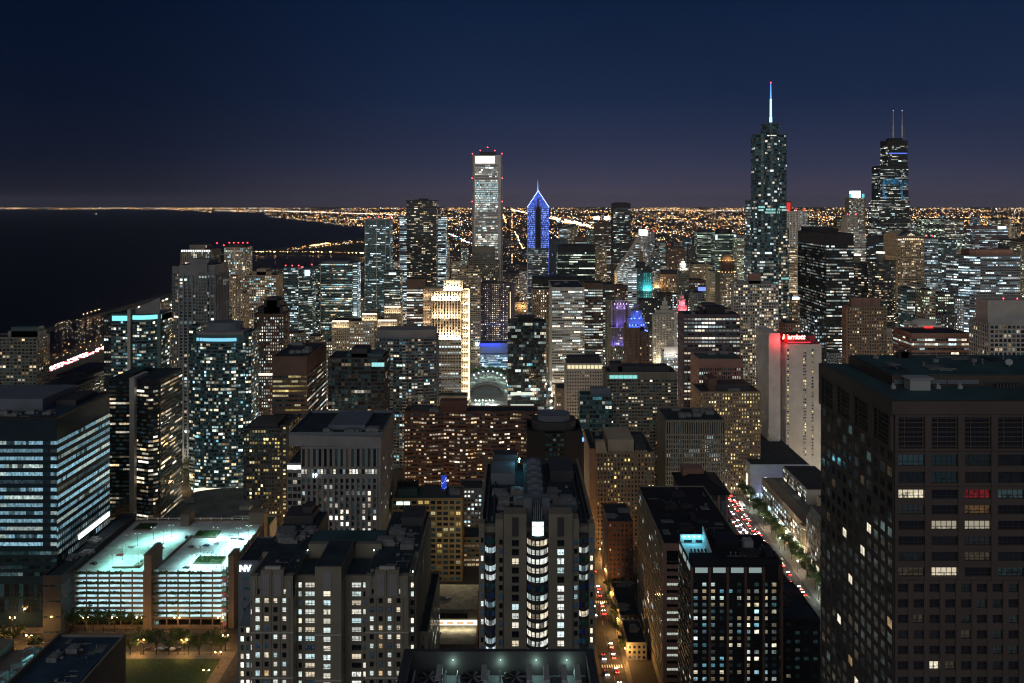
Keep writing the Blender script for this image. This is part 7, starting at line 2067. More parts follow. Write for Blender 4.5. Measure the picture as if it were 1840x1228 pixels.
for y in range(385, 1095, 12):
    for x in (181.6, 193.4, 185.2, 197): q.box(x - .07, x + .07, y, y + 4, .024, .03)
    q.box(188.6, 188.75, y, y + 11.9, .024, .03); q.box(189.0, 189.15, y, y + 11.9, .024, .03)
    q.box(56.4, 56.55, y, y + 5, .024, .03)
for x in range(-415, -165, 9): q.box(x, x + 3.5, 496.9, 497.05, .024, .03)
for y in (470, 546):
    for i in range(9): q.box(50.8 + i * 1.35, 51.5 + i * 1.35, y, y + 3, .024, .03)
for y in (742, 612):
    for i in range(15): q.box(178 + i * 1.45, 178.8 + i * 1.45, y, y + 3.4, .024, .03)
tag(q.build('road_markings', PAINT), kind='structure')
o_ = sheet('lawn', [(-420, 300), (-167.3, 300), (-167.3, 478.8), (-420, 478.8)], .03, GRASS)
q = MB()
random.seed(21)
for i in range(9000):
    x, y = random.uniform(-260, -167.6), random.uniform(430, 478.4)
    s = random.uniform(.10, .26); a = rnd() * 6.28
    q.face([(x, y, .03), (x + s * .5 * math.cos(a), y + s * .5 * math.sin(a), .03), (x + s * .3 * math.cos(a), y + s * .3 * math.sin(a), .03 + s * 1.6)])
tag(q.build('grass', GRASS), kind='stuff')
sheet('plaza', [(-70, 1050), (0, 1050), (0, 1290), (-70, 1290)], .03, mat('plaza_paving', (.26, .26, .25), .8, .2, .1))
sheet('road', [(-420, 1330), (400, 1330), (400, 1356), (-420, 1356)], .05, ASPH)
sheet('river_water', [(-420, 1370), (400, 1370), (400, 1420), (-420, 1420)], .04, WATER)

# ---------------------------------------------------------------- trees
def tree_parts(seed, hgt=12.0, rad=4.6, n=900):
    random.seed(seed)
    t = MB()
    t.tube((0, 0, 0), (.15, .1, hgt * .36), .24, .17, 7)
    tips = []
    for i in range(6):
        a = i * 1.05 + rnd() * .6; r = rad * random.uniform(.4, .75); z = hgt * random.uniform(.42, .85)
        e = (r * math.cos(a), r * math.sin(a), z)
        s_ = (.15, .1, hgt * random.uniform(.22, .36)); mid = (e[0] * .45, e[1] * .45, (s_[2] + z) / 2 + .5)
        t.tube(s_, mid, .12, .09, 5); t.tube(mid, e, .09, .04, 5); tips.append(e)
        for j in range(2):
            b_ = a + random.uniform(-.8, .8); f_ = (mid[0] + 1.6 * math.cos(b_), mid[1] + 1.6 * math.sin(b_), mid[2] + random.uniform(.8, 2)); t.tube(mid, f_, .06, .03, 4); tips.append(f_)
    l = MB()
    clumps = [(x + random.uniform(-1, 1), y + random.uniform(-1, 1), z + random.uniform(-.6, 1.2), random.uniform(.9, 1.9)) for x, y, z in tips for _ in range(2)]
    for i in range(n):
        cx, cy, cz, cr = random.choice(clumps)
        v = Vector((random.gauss(0, 1), random.gauss(0, 1), random.gauss(0, .8))).normalized() * cr * random.uniform(.5, 1.05)
        p = Vector((cx, cy, cz)) + v; s = random.uniform(.14, .34)
        a = Vector((random.gauss(0, 1), random.gauss(0, 1), random.gauss(0, 1))).normalized(); b_ = a.orthogonal().normalized() * s; c = a.cross(b_.normalized()) * s * .7
        l.face([tuple(p - b_), tuple(p - c), tuple(p + b_), tuple(p + c)])
    return t, l
TREES = []
for sd, h_, r_, n_ in ((3, 12.5, 4.8, 1500), (8, 10.5, 3.8, 1100), (15, 14.5, 6.2, 2000), (23, 8.5, 3.2, 800)):
    t_, l_ = tree_parts(sd, h_, r_, n_)
    to = t_.build('trunk', BARK); lo_ = l_.build('crown', LEAF)
    TREES.append((to.data, lo_.data)); bpy.data.objects.remove(to); bpy.data.objects.remove(lo_)
random.seed(99)
def tree(v, x, y, label, group, s=1.0, z=.14):
    t = thing('street_tree', (x, y, z), label, 'tree', group, rnd() * 6.28)
    s *= 1.3
    t.scale = (s, s, s)
    for nm, me in zip(('trunk', 'crown'), TREES[v]):
        o = bpy.data.objects.new(nm, me); COL.objects.link(o); o.parent = t
    return t
near_row = [(20, 2, 1.1), (64, 0, .7), (234, 3, 1.0), (258, 0, 1), (281, 0, .95), (303, 1, .9), (320, 0, 1.05), (339, 1, 1), (358, 3, 1.1), (379, 0, .95), (398, 1, .95)]
for i, (px, v, s) in enumerate(near_row):
    tree(v, (px - 920) * .3222, .3222 * F, ORD[i] + ' tree from the left along the near kerb below the garage', 'trees along the near kerb', s)
for i, (px, v, s) in enumerate([(95, 0, .9), (112, 0, 1.0), (131, 1, 1), (152, 0, 1), (168, 1, 1.0), (186, 0, .9), (206, 1, 1.1), (226, 0, .8), (248, 1, .9)]):
    tree(v, (px - 920) * .3395, .3395 * F, ORD[i] + ' tree from the left at the foot of the garage', 'trees at the foot of the garage', s)
for i in range(9):
    tree(i % 4, 64.8 + .4 * (i % 2), 483 + i * 9.5, ORD[i] + ' tree from the viewer along the narrow central street', 'trees along the narrow street', .62)
for i in range(30):
    tree((0, 1, 2, 1)[i % 4], 205 + 5.5 * (i % 2), 548 + i * 8.0, ORD[i] + ' tree from the viewer along the bright shopping avenue', 'trees along the shopping avenue', .9)
for i in range(11):
    tree(i % 4, -318 - 4 * (i % 3) + i * 2.2, 755 + i * 13, ORD[i] + ' tree from the viewer beside the teal glass hall', 'trees beside the teal hall', .9)
for i in range(14):
    a = math.pi * (i + .5) / 14
    tree(i % 2, -36 + 36 * math.cos(a) * .95, 1180 + 95 * math.sin(a), ORD[i] + ' tree from the right around the green lit plaza arc', 'trees round the lit plaza', .9)

# ---------------------------------------------------------------- street lamps with light
SOD = (1, .50, .14)
BULB = glow('sodium_bulb', (1, .60, .22), 45, False)
BULBW = glow('cool_bulb', (.75, 1, .92), 40, False)
LPOST = {}
def street_lamp(x, y, label, group, pw, rgb=SOD, twin=True, hgt=8.5, name='street_lamp', z=.14, br=.38):
    cool = rgb != SOD
    t = thing(name, (x, y, z), label, 'street lamp', group)
    q = MB(); q.tube((0, 0, 0), (0, 0, hgt), .13, .08, 6); q.box(-.28, .28, -.28, .28, 0, .6)
    if twin: q.tube((-1.5, 0, hgt - .2), (1.5, 0, hgt - .2), .06, .06, 5)
    q.build('post', FRAMED, t)
    for sg in ((-1, 1) if twin else (0,)):
        q = MB(); q.octa(sg * 1.5, 0, hgt + .1, br); h_ = q.build('lamp_globe', BULBW if cool else BULB, t)
    if pw: lamp(t, (0, 0, hgt - 1.0), 'POINT', pw, rgb, .5)
    return t
for i, (px, k_, pw) in enumerate([(10, .3222, 9000), (52, .3255, 8000), (210, .3255, 6000), (253, .3222, 8000), (331, .3222, 8000), (405, .3255, 6500)]):
    street_lamp((px - 920) * k_, k_ * F, ORD[i] + ' twin globe lamp from the left along the near kerb', 'twin lamps along the near kerb', pw)
for i, (px, k_, pw) in enumerate([(22, .3395, 4200), (90, .3395, 2600), (154, .3395, 800), (206, .3395, 800), (250, .3395, 700), (318, .3395, 1500), (396, .3395, 1500)]):
    street_lamp((px - 920) * k_, k_ * F, ORD[i] + ' twin globe lamp from the left along the garage side of the orange street', 'twin lamps on the garage side', pw)
for i, y in enumerate((452, 470)): street_lamp(-165.5, y, ('nearer' if i == 0 else 'farther') + ' twin globe lamp on the walk at the right edge of the lawn', 'twin lamps beside the lawn', 3200)
for i in range(11): street_lamp(64.2, 474 + i * 34, ORD[i] + ' lamp from the viewer along the narrow central street', 'lamps along the narrow street', 15000, twin=False)
for i in range(13): street_lamp(202, 470 + i * 40, ORD[i] + ' lamp from the viewer along the right kerb of the shopping avenue', 'lamps along the shopping avenue', 6500, (1, .80, .62) if i % 2 else (.85, 1, .9), twin=False)
for i in range(6): street_lamp(-140.5, 560 + i * 60, ORD[i] + ' lamp from the viewer on the street right of the parking garage', 'lamps right of the garage', 9000, twin=False)
for i in range(9): street_lamp(-330 + i * 2.4, 762 + i * 17, ORD[i] + ' lamp from the viewer beside the teal glass hall', 'lamps beside the teal hall', 2600, (1, .85, .5), twin=False, hgt=5)
n_ = 0
for i in range(13):
    a = math.pi * (i + .5) / 13
    street_lamp(-36 + 30 * math.cos(a), 1150 + 110 * math.sin(a), ORD[i] + ' lamp from the right around the green lit plaza arc', 'lamps round the lit plaza', 4200 if i % 2 == 0 else 0, (.62, 1, .82), twin=False, hgt=7, br=.5)
for i in range(6):
    street_lamp(-47 + i * 4.5, 1082, ORD[i] + ' bright lamp from the left at the plaza fountain', 'lamps at the plaza fountain', 11000 if i % 2 else 0, (.85, 1, .92), twin=False, hgt=5, br=.5)
q = MB(); N_ = 16
for i in range(N_):
    a0, a1 = math.pi * i / N_, math.pi * (i + 1) / N_
    p = [(-36 + r * math.cos(a), 1130 + r * 3.0 * math.sin(a)) for r, a in ((26, a0), (26, a1), (23.5, a1), (23.5, a0))]
    q.prism(p[::-1], 0, 2.2)
tag(q.build('plaza_wall', wall('grey')), 'white curved wall arching round the green lit plaza', 'wall')
t = thing('fountain', (-38, 1070, 0), 'round fountain glowing white in the middle of the green lit plaza', 'fountain')
q = MB(); q.prism([(7 * math.cos(6.283 * i / 20), 16 * math.sin(6.283 * i / 20)) for i in range(20)], .03, .9); q.build('basin', wall('white'), t)
q = MB(); q.prism([(6.3 * math.cos(6.283 * i / 20), 15 * math.sin(6.283 * i / 20)) for i in range(20)], .91, 1.0); q.build('basin_water', WATER, t)
for i in range(5):
    q = MB(); q.tube((-4 + i * 2, 0, 1), (-4 + i * 2, 0, 4 + (2 - abs(i - 2))), .5, .2, 6); q.build('water_jet', glow('lit_water_jet', (.8, 1, .95), 1.2, False), t)

# ---------------------------------------------------------------- riverside glow in the centre gap
b = tower('riverside_pavilion', 'low glass pavilion washed in electric blue light behind the plaza', 863, 912, 618, .87, S(3, 3.6, .9, .5, .8, 'cool', 'rows', br=1.0, run=6, top=14), dep=24, m='bluegrey', build=False)
q = MB(); q.box(-b.w / 2, b.w / 2 - 12, -b.d / 2 - .8, -b.d / 2 - .3, b.h - 4, b.h + .5); q.build('blue_light', glow('electric_blue_light', (.03, .06, 1), 1.4, False), b.root)
lamp(b.root, (0, -b.d / 2 - 8, b.h + 3), 'AREA', 9000, (.05, .12, 1), 30, (R(60), 0, 0), size_y=2)
lamp(b.root, (0, -b.d / 2 - 10, 4), 'AREA', 9000, (.3, .7, 1), 40, (R(165), 0, 0), size_y=2)
b.finish(wall('bluegrey'))
t = thing('bridge', (-40, 1362, 0), 'two level road bridge with orange lit underside behind the plaza', 'bridge')
q = MB(); q.box(-120, 120, -8, 8, 26, 28); q.build('upper_deck', mat('bridge_deck', (.3, .32, .33), .7), t)
q = MB(); q.box(-120, 120, -9, 9, 12, 13.4); q.build('lower_deck', mat('bridge_deck', (.3, .32, .33), .7), t)
for i in range(9): q = MB(); q.box(-112 + i * 28, -110 + i * 28, -7, -5, 13.4, 26); q.build('column', wall('tan'), t)
q = MB(); q.box(-120, 120, -3, 8, 13.5, 25.9); q.build('inner_wall', wall('tan'), t)
for i in range(7): lamp(t, (-96 + i * 32, -7, 24), 'POINT', 15000, (1, .42, .08), .5)
for i in range(5): lamp(t, (-80 + i * 32, -14, 34), 'POINT', 9000, (.4, .75, 1), .5)
for i, (px, k_, h_, lab) in enumerate(((872, 1.3, 22, 'low orange lit dockside block left of the avenue beyond the plaza'), (930, 1.12, 30, 'low tan block glowing orange between the hotel slab and the blue tower'), (937, 1.35, 20, 'low orange walled yard building at the foot of the blue spire tower'), (560, 1.05, 14, 'low orange lit block in the gap beside the wide glass tower'), (447, .8, 18, 'low orange lit podium right of the bowed glass slab'), (298, .8, 14, 'low orange lit podium left of the tall grey piered tower'), (800, 1.35, 24, 'low roofed block among lamps between lattice tower and white tower'))):
    b = tower('low_block', lab, px - 14, px + 14, HZ + (H - h_) / k_, k_, S(4, 4, .7, .5, .5, 'yell', 'rand', br=.9), dep=22, m='tan')
    lamp(b.root, (0, -b.d / 2 - 9, 9), 'POINT', 26000, SOD, 1)

# ---------------------------------------------------------------- traffic at rest on the avenue and the narrow street
random.seed(5)
def nth(n):
    return str(n) + ('th' if 10 < n % 100 < 14 else {1: 'st', 2: 'nd', 3: 'rd'}.get(n % 10, 'th'))
cols = ['white', 'silver', 'black', 'grey', 'red', 'blue']
i = 0
for y in range(556, 985, 11):
    for x, away in ((181.5, 0), (185.5, 0), (191.5, 1), (195.2, 1)):
        if rnd() < .3: continue
        if i >= 70: continue
        side = 'coming towards the viewer' if not away else 'driving away from the viewer'
        c_ = random.choice(cols)
        car('car', c_ + ' car, ' + nth(i + 1) + ' from the viewer on the shopping avenue, ' + side, 'car', (x + random.uniform(-.3, .3), y + random.uniform(-3, 3), .025), 0 if away else math.pi, CAR_COL[c_], True, 'cars on the shopping avenue', rnd() < .4)
        i += 1
i = 0
for y in range(452, 640, 13):
    for x, away in ((52.8, 0), (58.6, 1)):
        if rnd() < .3: continue
        c_ = random.choice(cols)
        car('car', c_ + ' car ' + ORD[min(i, 29)] + ' from the viewer on the narrow street, ' + ('red tail lamps showing' if away else 'headlamps showing'), 'car', (x, y + random.uniform(-3, 3), .025), 0 if away else math.pi, CAR_COL[c_], True, 'cars on the narrow street', rnd() < .4)
        i += 1
for i, px in enumerate((263, 284, 297, 306, 318)):
    c_ = ('black', 'grey', 'black', 'silver', 'black')[i]
    car('parked_car', ORD[i] + ' dark car from the left parked at the near kerb below the garage', 'car', ((px - 920) * .3245, .3255 * F, .025), R(90), CAR_COL[c_], False, 'cars parked at the near kerb', i % 2 == 0)
b = Bd('city_bus', 'long white lit bus standing on the shopping avenue', 'bus', 196.8, 199.4, 712, 724.5, foot=False)
b.part('body', -1.3, 1.3, -6.2, 6.2, .4, 3.1, CARP and paint((.7, .7, .7)))
b.part('window_band', -1.34, -1.31, -5.6, 5.6, 1.4, 2.6, glow('bus_window_light', (1, .95, .85), 1.6)); b.part('windscreen', -1.2, 1.2, -6.24, -6.21, 1.2, 2.8, GLASSD)
for y_ in (-4, 4):
    for s_ in (-1, 1):
        q = MB(); q.tube((s_ * 1.0, y_, .5), (s_ * 1.33, y_, .5), .5, .5, 10); q.build('wheel', RUBBER, b.root)
# glass canopy at the bottom edge
t = thing('glass_canopy', (58, 408, 0), 'glowing green white glass canopy across the narrow street at the bottom edge', 'canopy')
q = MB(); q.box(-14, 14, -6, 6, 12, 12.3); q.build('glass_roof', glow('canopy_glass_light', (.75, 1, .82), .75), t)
for i in range(9):
    q = MB(); q.box(-14 + i * 3.45, -13.8 + i * 3.45, -6, 6, 12.32, 12.5); q.build('roof_rib', STEEL, t)
for x_ in (-13, 13):
    for y_ in (-5, 5): q = MB(); q.tube((x_, y_, 0), (x_, y_, 12), .25); q.build('column', STEEL, t)

# ---------------------------------------------------------------- lakeside road with traffic, harbour
def strip(pts, wid, z, name='road'):
    q = MB()
    for (x0, y0), (x1, y1) in zip(pts[:-1], pts[1:]):
        L = math.hypot(x1 - x0, y1 - y0); nx, ny = -(y1 - y0) / L * wid / 2, (x1 - x0) / L * wid / 2
        q.face([(x0 - nx, y0 - ny, z), (x1 - nx, y1 - ny, z), (x1 + nx, y1 + ny, z), (x0 + nx, y0 + ny, z)])
    return tag(q.build(name, ASPH), kind='structure')
lsd = [ground(px, py)[:2] for px, py in ((60, 676), (180, 628), (300, 586), (420, 562), (560, 545), (650, 523), (715, 490), (800, 462), (845, 440))]
strip(lsd, 26, .06)
CARS2 = {}
def far_car(rgbname, away, loc, rz, label, group):
    key = away
    if key not in CARS2:
        q = MB(); q.prism([(-1, -2.3), (1, -2.3), (1, 2.3), (-1, 2.3)], .3, 1.0); q.prism([(-.9, -1.7), (.9, -1.7), (.9, .9), (-.9, .9)], 1.0, 1.6, 0, True, [(-.75, -1.2), (.75, -1.2), (.75, .4), (-.75, .4)])
        for sx in (-.65, .65):
            q.box(sx - .55, sx + .55, 2.3, 2.6, .4, 1.3, 1); q.box(sx - .5, sx + .5, -2.6, -2.3, .5, 1.4, 2)
            q.box(sx - .42, sx + .42, 2.6, 9, -.01, .02, 1) if False else None
        o = q.build('car', [paint((.16, .165, .17)), glow('far_headlight', (.85, .92, 1), 26, False), glow('far_taillight', (1, .05, .05), 14, False)])
        CARS2[key] = o; o2 = o
    else:
        o2 = CARS2[key].copy(); COL.objects.link(o2)
    o2.location = loc; o2.rotation_euler = (0, 0, rz)
    return tag(o2, label, 'car', group)
n_ = 0
for si in range(len(lsd) - 1):
    (x0, y0), (x1, y1) = lsd[si], lsd[si + 1]
    L = math.hypot(x1 - x0, y1 - y0); u = ((x1 - x0) / L, (y1 - y0) / L); rz = math.atan2(u[1], u[0]) - math.pi / 2
    d = 4.0
    while d < L:
        for off, away in ((-6, 0), (-2.5, 0), (3, 1), (7, 1)):
            if rnd() < .6 and n_ < 180 and si in (0, 1, 4, 5, 6):
                x, y = x0 + u[0] * d + u[1] * off, y0 + u[1] * d - u[0] * off
                far_car('grey', away, (x, y, .07), rz if away else rz + math.pi, ('car with red tail lamps showing' if away else 'car with white headlamps showing') + ' in the queue on the lakeside road', 'cars on the lakeside road')
                n_ += 1
        d += 11
# harbour
mast = MB(); mast.prism([(-1.1, -4), (1.1, -4), (1.3, 0), (0, 4.5), (-1.3, 0)], -1.1, .2); mast.prism([(-.8, -2), (.8, -2), (.8, 1), (-.8, 1)], .2, .9); mast.tube((0, .5, .2), (0, .5, 12), .09, .05, 5); mast.box(-.05, .05, -3, .5, 1.4, 1.55); mast.octa(0, .5, 12.2, .32, 1)
boat0 = None
for i in range(46):
    px, py = 98 + 88 * rnd(), random.uniform(578, 612)
    py = max(py, 612 - (px - 60) * .30 - 6) ; x, y, _ = ground(px, py)
    if boat0 is None:
        boat0 = mast.build('sailboat', [wall('white'), glow('mast_lamp', (1, .75, .45), 10, False)]); o = boat0
    else:
        o = boat0.copy(); COL.objects.link(o)
    o.location = (x, y, .3 if True else -1); o.rotation_euler = (0, 0, .5 + .2 * rnd())
    tag(o, 'moored sailboat with mast lamp in the dark harbour at left', 'sailboat', 'sailboats in the harbour')
o = sheet('harbor_water', [ground(px, py)[:2] for px, py in ((60, 618), (100, 592), (186, 566), (188, 604), (96, 640))], .05, WATER)
i = 0
for px in range(95, 186, 7):
    for py in (622 - (px - 95) * .18 + 8, 650 - (px - 95) * .3):
        x, y, _ = ground(px + 7 * rnd(), py + 9 * rnd() - 4)
        if i < 26:
            street_lamp(x, y, 'orange lamp on the harbour shore between the pale block and the teal crowned tower', 'lamps on the harbour shore', 900 if i % 6 == 0 else 0, twin=False, br=random.choice((.12, .16, .3)))
        i += 1
for i in range(5):
    x, y, _ = ground(150 + i * 7, 572 - i * 2.2); street_lamp(x, y, ORD[i] + ' lamp from the left on the harbour pier', 'lamps on the harbour pier', 1500 if i % 2 == 0 else 0, twin=False, br=.5)

# a boat light out on the lake
q = MB(); q.prism([(-5, -12), (5, -12), (6, 0), (0, 14), (-6, 0)], -1.1, 2.4); q.box(-3, 3, -8, 2, 2.4, 7); q.tube((0, -2, 7), (0, -2, 14), .4); q.octa(0, -2, 18, 6.5, 1)
x, y, _ = ground(173, 386)
tag(q.build('ship', [wall('white'), glow('ship_light', (1, 1, 1), 6, False)], None, (x, y, 0)), 'lone ship with one white light far out on the lake', 'ship')

# peninsula lamps
random.seed(31)
i = 0
for px in sorted(random.sample(range(458, 660), 24)):
    py = 457.5 + (2.2 if px > 600 else 0) + rnd() * .6
    x, y, _ = ground(px, py)
    street_lamp(x, y, ORD[i] + ' lamp from the left along the shore of the lit peninsula', 'lamps on the peninsula shore', 0, twin=False, hgt=14, br=random.choice((1.0, 1.4, 1.9)))
    i += 1

# ---------------------------------------------------------------- far city: lights and low roofs
def inside(x, y, m=3):
    return any(x0 - m < x < x1 + m and y0 - m < y < y1 + m for x0, x1, y0, y1 in FOOT)
def on_land(x, y):
    k_ = y / F; px, py = CX + x / k_, HZ + H / k_
    if py > 505: return px > 330 or py > 600 - px * .24
    lim = ((505, 430), (495, 560), (480, 690), (462, 705), (424, 705), (412, 670), (404, 606), (397, 546), (389, 496), (383.5, 466), (382, 385), (378, 300), (376.6, -50), (370, -300))
    for (p0, x0), (p1, x1) in zip(lim[:-1], lim[1:]):
        if p1 <= py <= p0: return px > x0 + (x1 - x0) * (p0 - py) / (p0 - p1)
    return False
random.seed(77)
LM = glow('far_lamp_orange', (1, .46, .13), 6, False)
LM2 = glow('far_lamp_amber', (1, .66, .30), 6.5, False)
LM3 = glow('far_lamp_white', (.9, .95, 1), 6.5, False)
LM4 = glow('far_lamp_red', (1, .06, .05), 4, False)
LM5 = glow('far_lamp_cyan', (.35, .8, 1), 4, False)
q = MB()
def star(x, y, z, r, mi):
    b_ = len(q.v)
    q.v += [(x - r, y, z), (x, y - r * .3, z - r), (x + r, y, z), (x, y - r * .3, z + r), (x, y + r, z)]
    q.f += [(b_, b_ + 1, b_ + 2, b_ + 3), (b_ + 2, b_ + 1, b_ + 4), (b_, b_ + 3, b_ + 4)]
    q.m += [mi] * 3; q.c += [(0, 0, 0)] * 3
def pick():
    r = rnd()
    return 0 if r < .5 else 1 if r < .78 else 2 if r < .93 else 4 if r < .97 else 3
cnt = 0
while cnt < 15000:
    py = 374.4 + 105 * rnd() ** 1.55
    px = random.uniform(-40, 1880)
    k_ = H / (py - HZ); x, y = (px - CX) * k_, k_ * F
    if not on_land(x, y): continue
    # density patches
    dens = .5 + .28 * math.sin(px * .021 + 2 * math.sin(py * .35)) * math.sin(py * .9 + px * .006) + .28 * math.sin(px * .05 + py * .22) * math.sin(px * .013 - py * .5)
    dens = max(0, min(1, dens)) ** 1.6
    band = 1.0 if 388 < py < 425 else .55
    if rnd() > (.06 + .94 * dens) * band: continue
    if rnd() < .8:      # snap to a street grid so that rows form
        if rnd() < .35: x = round(x / 330) * 330
        else: y = round(y / 260) * 260
    s = y / 830 * random.choice((.09, .11, .13, .16, .2, .26, .36))
    star(x, y, random.uniform(6, 14), s, pick()); cnt += 1
# bright avenues running towards the horizon
def avenue(p0, p1, n, wid, sz, mis):
    (px0, py0), (px1, py1) = p0, p1
    a, c = ground(px0, py0), ground(px1, py1)
    for i in range(n):
        t = (i + rnd()) / n
        py = py0 + (py1 - py0) * t; px = px0 + (px1 - px0) * t + random.gauss(0, wid)
        k_ = H / (py + random.gauss(0, .3) - HZ); y = k_ * F
        star((px - CX) * k_, y, 10, y / 830 * sz * .62 * random.uniform(.6, 1.3), random.choice(mis))
avenue((1068, 412), (918, 377), 420, 1.6, .55, (0, 1, 1, 2)); avenue((1062, 408), (960, 384), 160, 2.5, .7, (1, 2))
avenue((940, 452), (925, 418), 60, .8, .55, (1, 1, 2)); avenue((909, 402), (904, 386), 40, .6, .6, (0, 1))
avenue((845, 440), (806, 422), 70, 1.2, .6, (2, 2, 4)); avenue((1190, 394), (1420, 396), 150, 6, .42, (0, 1)); avenue((1400, 391), (1840, 393), 240, 6, .42, (0, 1, 1))
avenue((780, 383), (640, 385), 120, 6, .5, (0, 1)); avenue((1130, 378), (1330, 379), 110, 6, .4, (0, 1, 2)); avenue((1830, 402), (1640, 396), 120, 6, .4, (0, 1)); avenue((1000, 400), (1068, 402), 60, 3, .55, (2, 4))
avenue((0, 374.3), (480, 374.6), 75, 14, .24, (0, 1, 1, 2)); avenue((150, 374.4), (460, 375), 60, 22, .3, (1, 1, 2)); avenue((385, 379.6), (478, 380.6), 50, 4, .3, (1, 2, 4)); avenue((470, 379), (740, 388), 420, 6, .36, (0, 1, 2, 2))
avenue((490, 390), (655, 409), 80, 9, .3, (0, 1, 2)); avenue((520, 452), (650, 436), 110, 12, .34, (0, 0, 1, 2)); avenue((560, 445), (590, 440), 90, 3, .55, (0, 1)); avenue((455, 455), (660, 458), 60, 8, .3, (0, 1))
tag(q.build('far_city_lights', [LM, LM2, LM3, LM4, LM5]), kind='stuff')
# infill towers that fill the gaps of the middle distance
random.seed(64)
ZONES = ((702, 846, 1.35, 1.9, 432, 474, 9, 'between black lattice tower and tallest white tower'),
         (900, 950, 1.2, 1.7, 452, 505, 4, 'between tallest white tower and blue pointed tower'),
         (1000, 1104, 1.3, 2.0, 405, 455, 8, 'in the row left of the flat topped glass tower'),
         (1136, 1252, 1.75, 2.4, 418, 452, 9, 'in the far row behind the slanted diamond office'),
         (1182, 1296, 1.2, 1.5, 468, 500, 7, 'in the row behind the slender lantern tower'),
         (1184, 1316, .90, 1.05, 520, 566, 8, 'between lantern tower and gridded office'),
         (1324, 1440, 1.5, 2.0, 402, 440, 6, 'in the far row behind the blue spire tower'),
         (1446, 1530, 1.4, 2.0, 392, 410, 5, 'in the far row above the black steel slab'),
         (1560, 1660, 1.7, 2.2, 398, 424, 6, 'at the foot of the tallest black tower'),
         (1636, 1840, 1.9, 2.6, 388, 412, 10, 'in the farthest row at right'),
         (1600, 1740, .70, .86, 520, 586, 9, 'in the row behind the low mauve office'),
         (1655, 1760, 1.15, 1.4, 425, 478, 7, 'in the row left of the violet washed office'),
         (446, 660, .70, .82, 590, 640, 8, 'below the wide glass tower by the lake'),
         (1400, 1520, .62, .70, 560, 640, 5, 'at the foot of the black steel slab'))
MLIST = ('stone', 'brown', 'tan', 'grey', 'glassy', 'bluegrey', 'cream', 'dark', 'beige', 'pink')
for px0, px1, k0_, k1_, t0_, t1_, n_, where in ZONES:
    made = 0
    for i in range(n_ * 3):
        if made >= n_: break
        k_ = random.uniform(k0_, k1_); wpx = random.uniform(11, 24) * min(1.2, 1.15 / k_ + .25)
        px = px0 + (px1 - px0 - wpx) * ((made + rnd() * .9) / n_)
        X0, X1, Y0 = xof(px, k_), xof(px + wpx, k_), k_ * F
        if any(inside(x, y, 2) for x in (X0, (X0 + X1) / 2, X1) for y in (Y0, Y0 + 12, Y0 + 24)): continue
        top = random.uniform(t0_, t1_)
        m_ = random.choice(MLIST)
        md = random.choice(('rand', 'rows', 'cols', 'rand'))
        b = tower('infill_tower', 'x', px, px + wpx, top, k_, S(3.2, 3.7, random.choice((.5, .7, .85)), .52, random.uniform(.25, .6), random.choice(('mix', 'neut', 'warm', 'cool', 'green')), md, br=1.1, run=4, rel=random.choice(('grid', 'pier', 'band', 'grid')), r=.5),
                  dep=24, m=m_, ph=[(px + wpx * .2, px + wpx * .75, top - 1.5 - 3 * rnd(), 'dark')], red=1 if rnd() < .12 else 0)
        b.root.name = 'office_tower'
        b.root['label'] = 'small lit tower, ' + ORD[made] + ' from left ' + where
        b.root['group'] = 'small towers filling the middle distance'
        made += 1
# closer street lamps between the towers, in rows along the streets
q = MB()
random.seed(12)
cnt = 0
for gx in range(-900, 1500, 95):
    for y in range(620, 2300, 34):
        x = gx + random.uniform(-3, 3)
        if inside(x, y) or not on_land(x, y) or x / y < -.48 or (-75 < x < 5 and 1040 < y < 1300): continue
        q.octa(x, y, 9, .6, 0 if rnd() < .45 else 1)
for gy in range(640, 2300, 118):
    for x in range(-900, 1500, 30):
        if inside(x, gy) or not on_land(x, gy) or x / gy < -.48 or (-75 < x < 5 and 1040 < gy < 1300): continue
        q.octa(x, gy, 9, .75, 0 if rnd() < .75 else 1)
tag(q.build('street_lights', [glow('grid_lamp_orange', (1, .56, .2), 800), glow('grid_lamp_white', (.86, 1, .95), 800)]), kind='stuff')
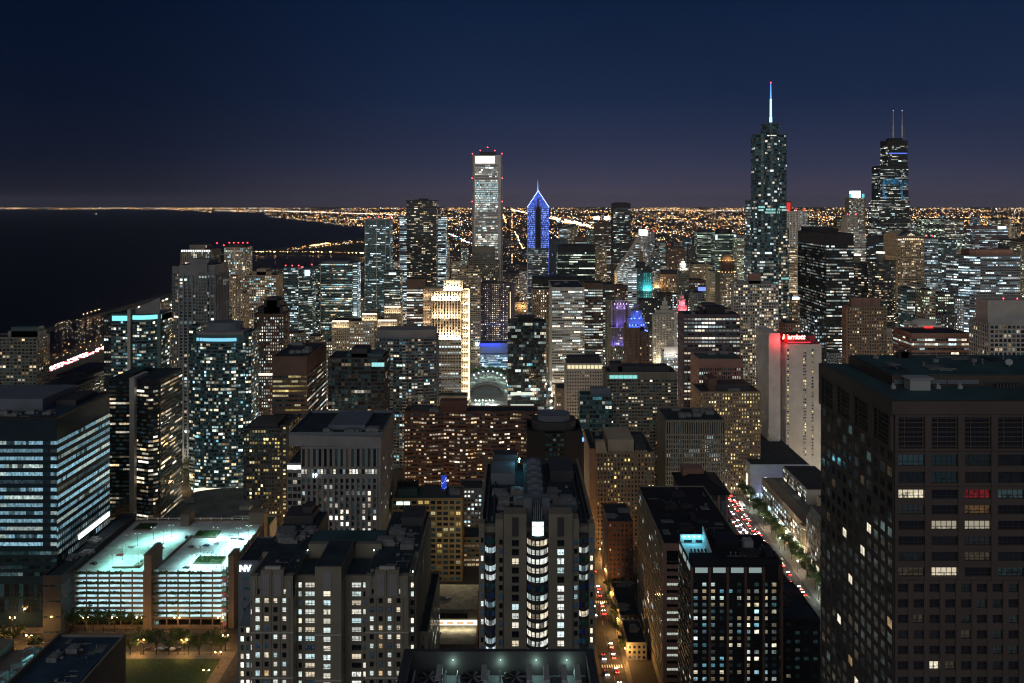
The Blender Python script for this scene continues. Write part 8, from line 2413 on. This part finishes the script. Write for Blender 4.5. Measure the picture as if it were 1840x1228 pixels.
# low roofs of the far city
q = MB(); qw = MB()
random.seed(41)
cnt = 0
while cnt < 2600:
    py = 376 + 130 * rnd() ** 1.7
    px = random.uniform(420, 1870)
    k_ = H / (py - HZ); x, y = (px - CX) * k_, k_ * F
    a, c, h_ = random.uniform(10, 34), random.uniform(10, 26), random.choice((7, 9, 12, 16, 22, 30)) * random.uniform(.8, 1.3)
    if y < 1300 or not on_land(x, y) or inside(x, y, 22) or not on_land(x - a, y - c): continue
    q.box(x - a, x + a, y - c, y + c, 0, h_, 0 if rnd() < .6 else 1, False); cnt += 1
    if y < 6000:
        nw = int(a / 3)
        for i in range(nw):
            for j in range(int(h_ / 4)):
                if rnd() < .25:
                    cc = random.choice(PAL['mix']); v = random.uniform(.3, 1.4)
                    xx, zz = x - a + (i + .5) * 2 * a / nw, 2 + j * 4
                    qw.face([(xx - 1.2, y - c - .1, zz - .8), (xx + 1.2, y - c - .1, zz - .8), (xx + 1.2, y - c - .1, zz + .8), (xx - 1.2, y - c - .1, zz + .8)], 0, tuple(t * v for t in cc))
ro = q.build('far_city_roofs', [wall('dark'), wall('brown')]); tag(ro, kind='stuff')
tag(qw.build('far_city_windows', PANE), kind='stuff')
# stadium lamps on tall masts far away
for i, px in enumerate((1072, 1091)):
    k_ = 4.4; t = thing('stadium_mast', (xof(px, k_), k_ * F, 0), ('left' if i == 0 else 'right') + ' of two blazing white stadium lamp masts on the far city edge', 'floodlight mast', 'stadium lamp masts')
    z_ = zof(395, k_)
    m_ = MB(); m_.tube((0, 0, 0), (0, 0, z_), 2, 1.2, 8); m_.build('mast', wall('grey'), t)
    m_ = MB()
    for a in range(5):
        for c in range(3): m_.octa(-16 + a * 8, 0, z_ + 4 + c * 8, 5.0)
    m_.build('lamp_array', glow('stadium_lamp', (.8, .9, 1), 30, False), t)
# ---------------------------------------------------------------- night haze
hz = MB(); hz.box(-70000, 70000, -400, 60000, -3, 640)
hm = bpy.data.materials.new('night_haze'); hm.use_nodes = True
t_ = hm.node_tree; t_.nodes.clear()
v_ = N(t_, 'ShaderNodeVolumePrincipled'); v_.inputs['Color'].default_value = (.8, .84, 1, 1); v_.inputs['Density'].default_value = 1.1e-5; v_.inputs['Anisotropy'].default_value = .2
o_ = N(t_, 'ShaderNodeOutputMaterial'); t_.links.new(v_.outputs[0], o_.inputs['Volume'])
tag(hz.build('haze', hm), kind='stuff')
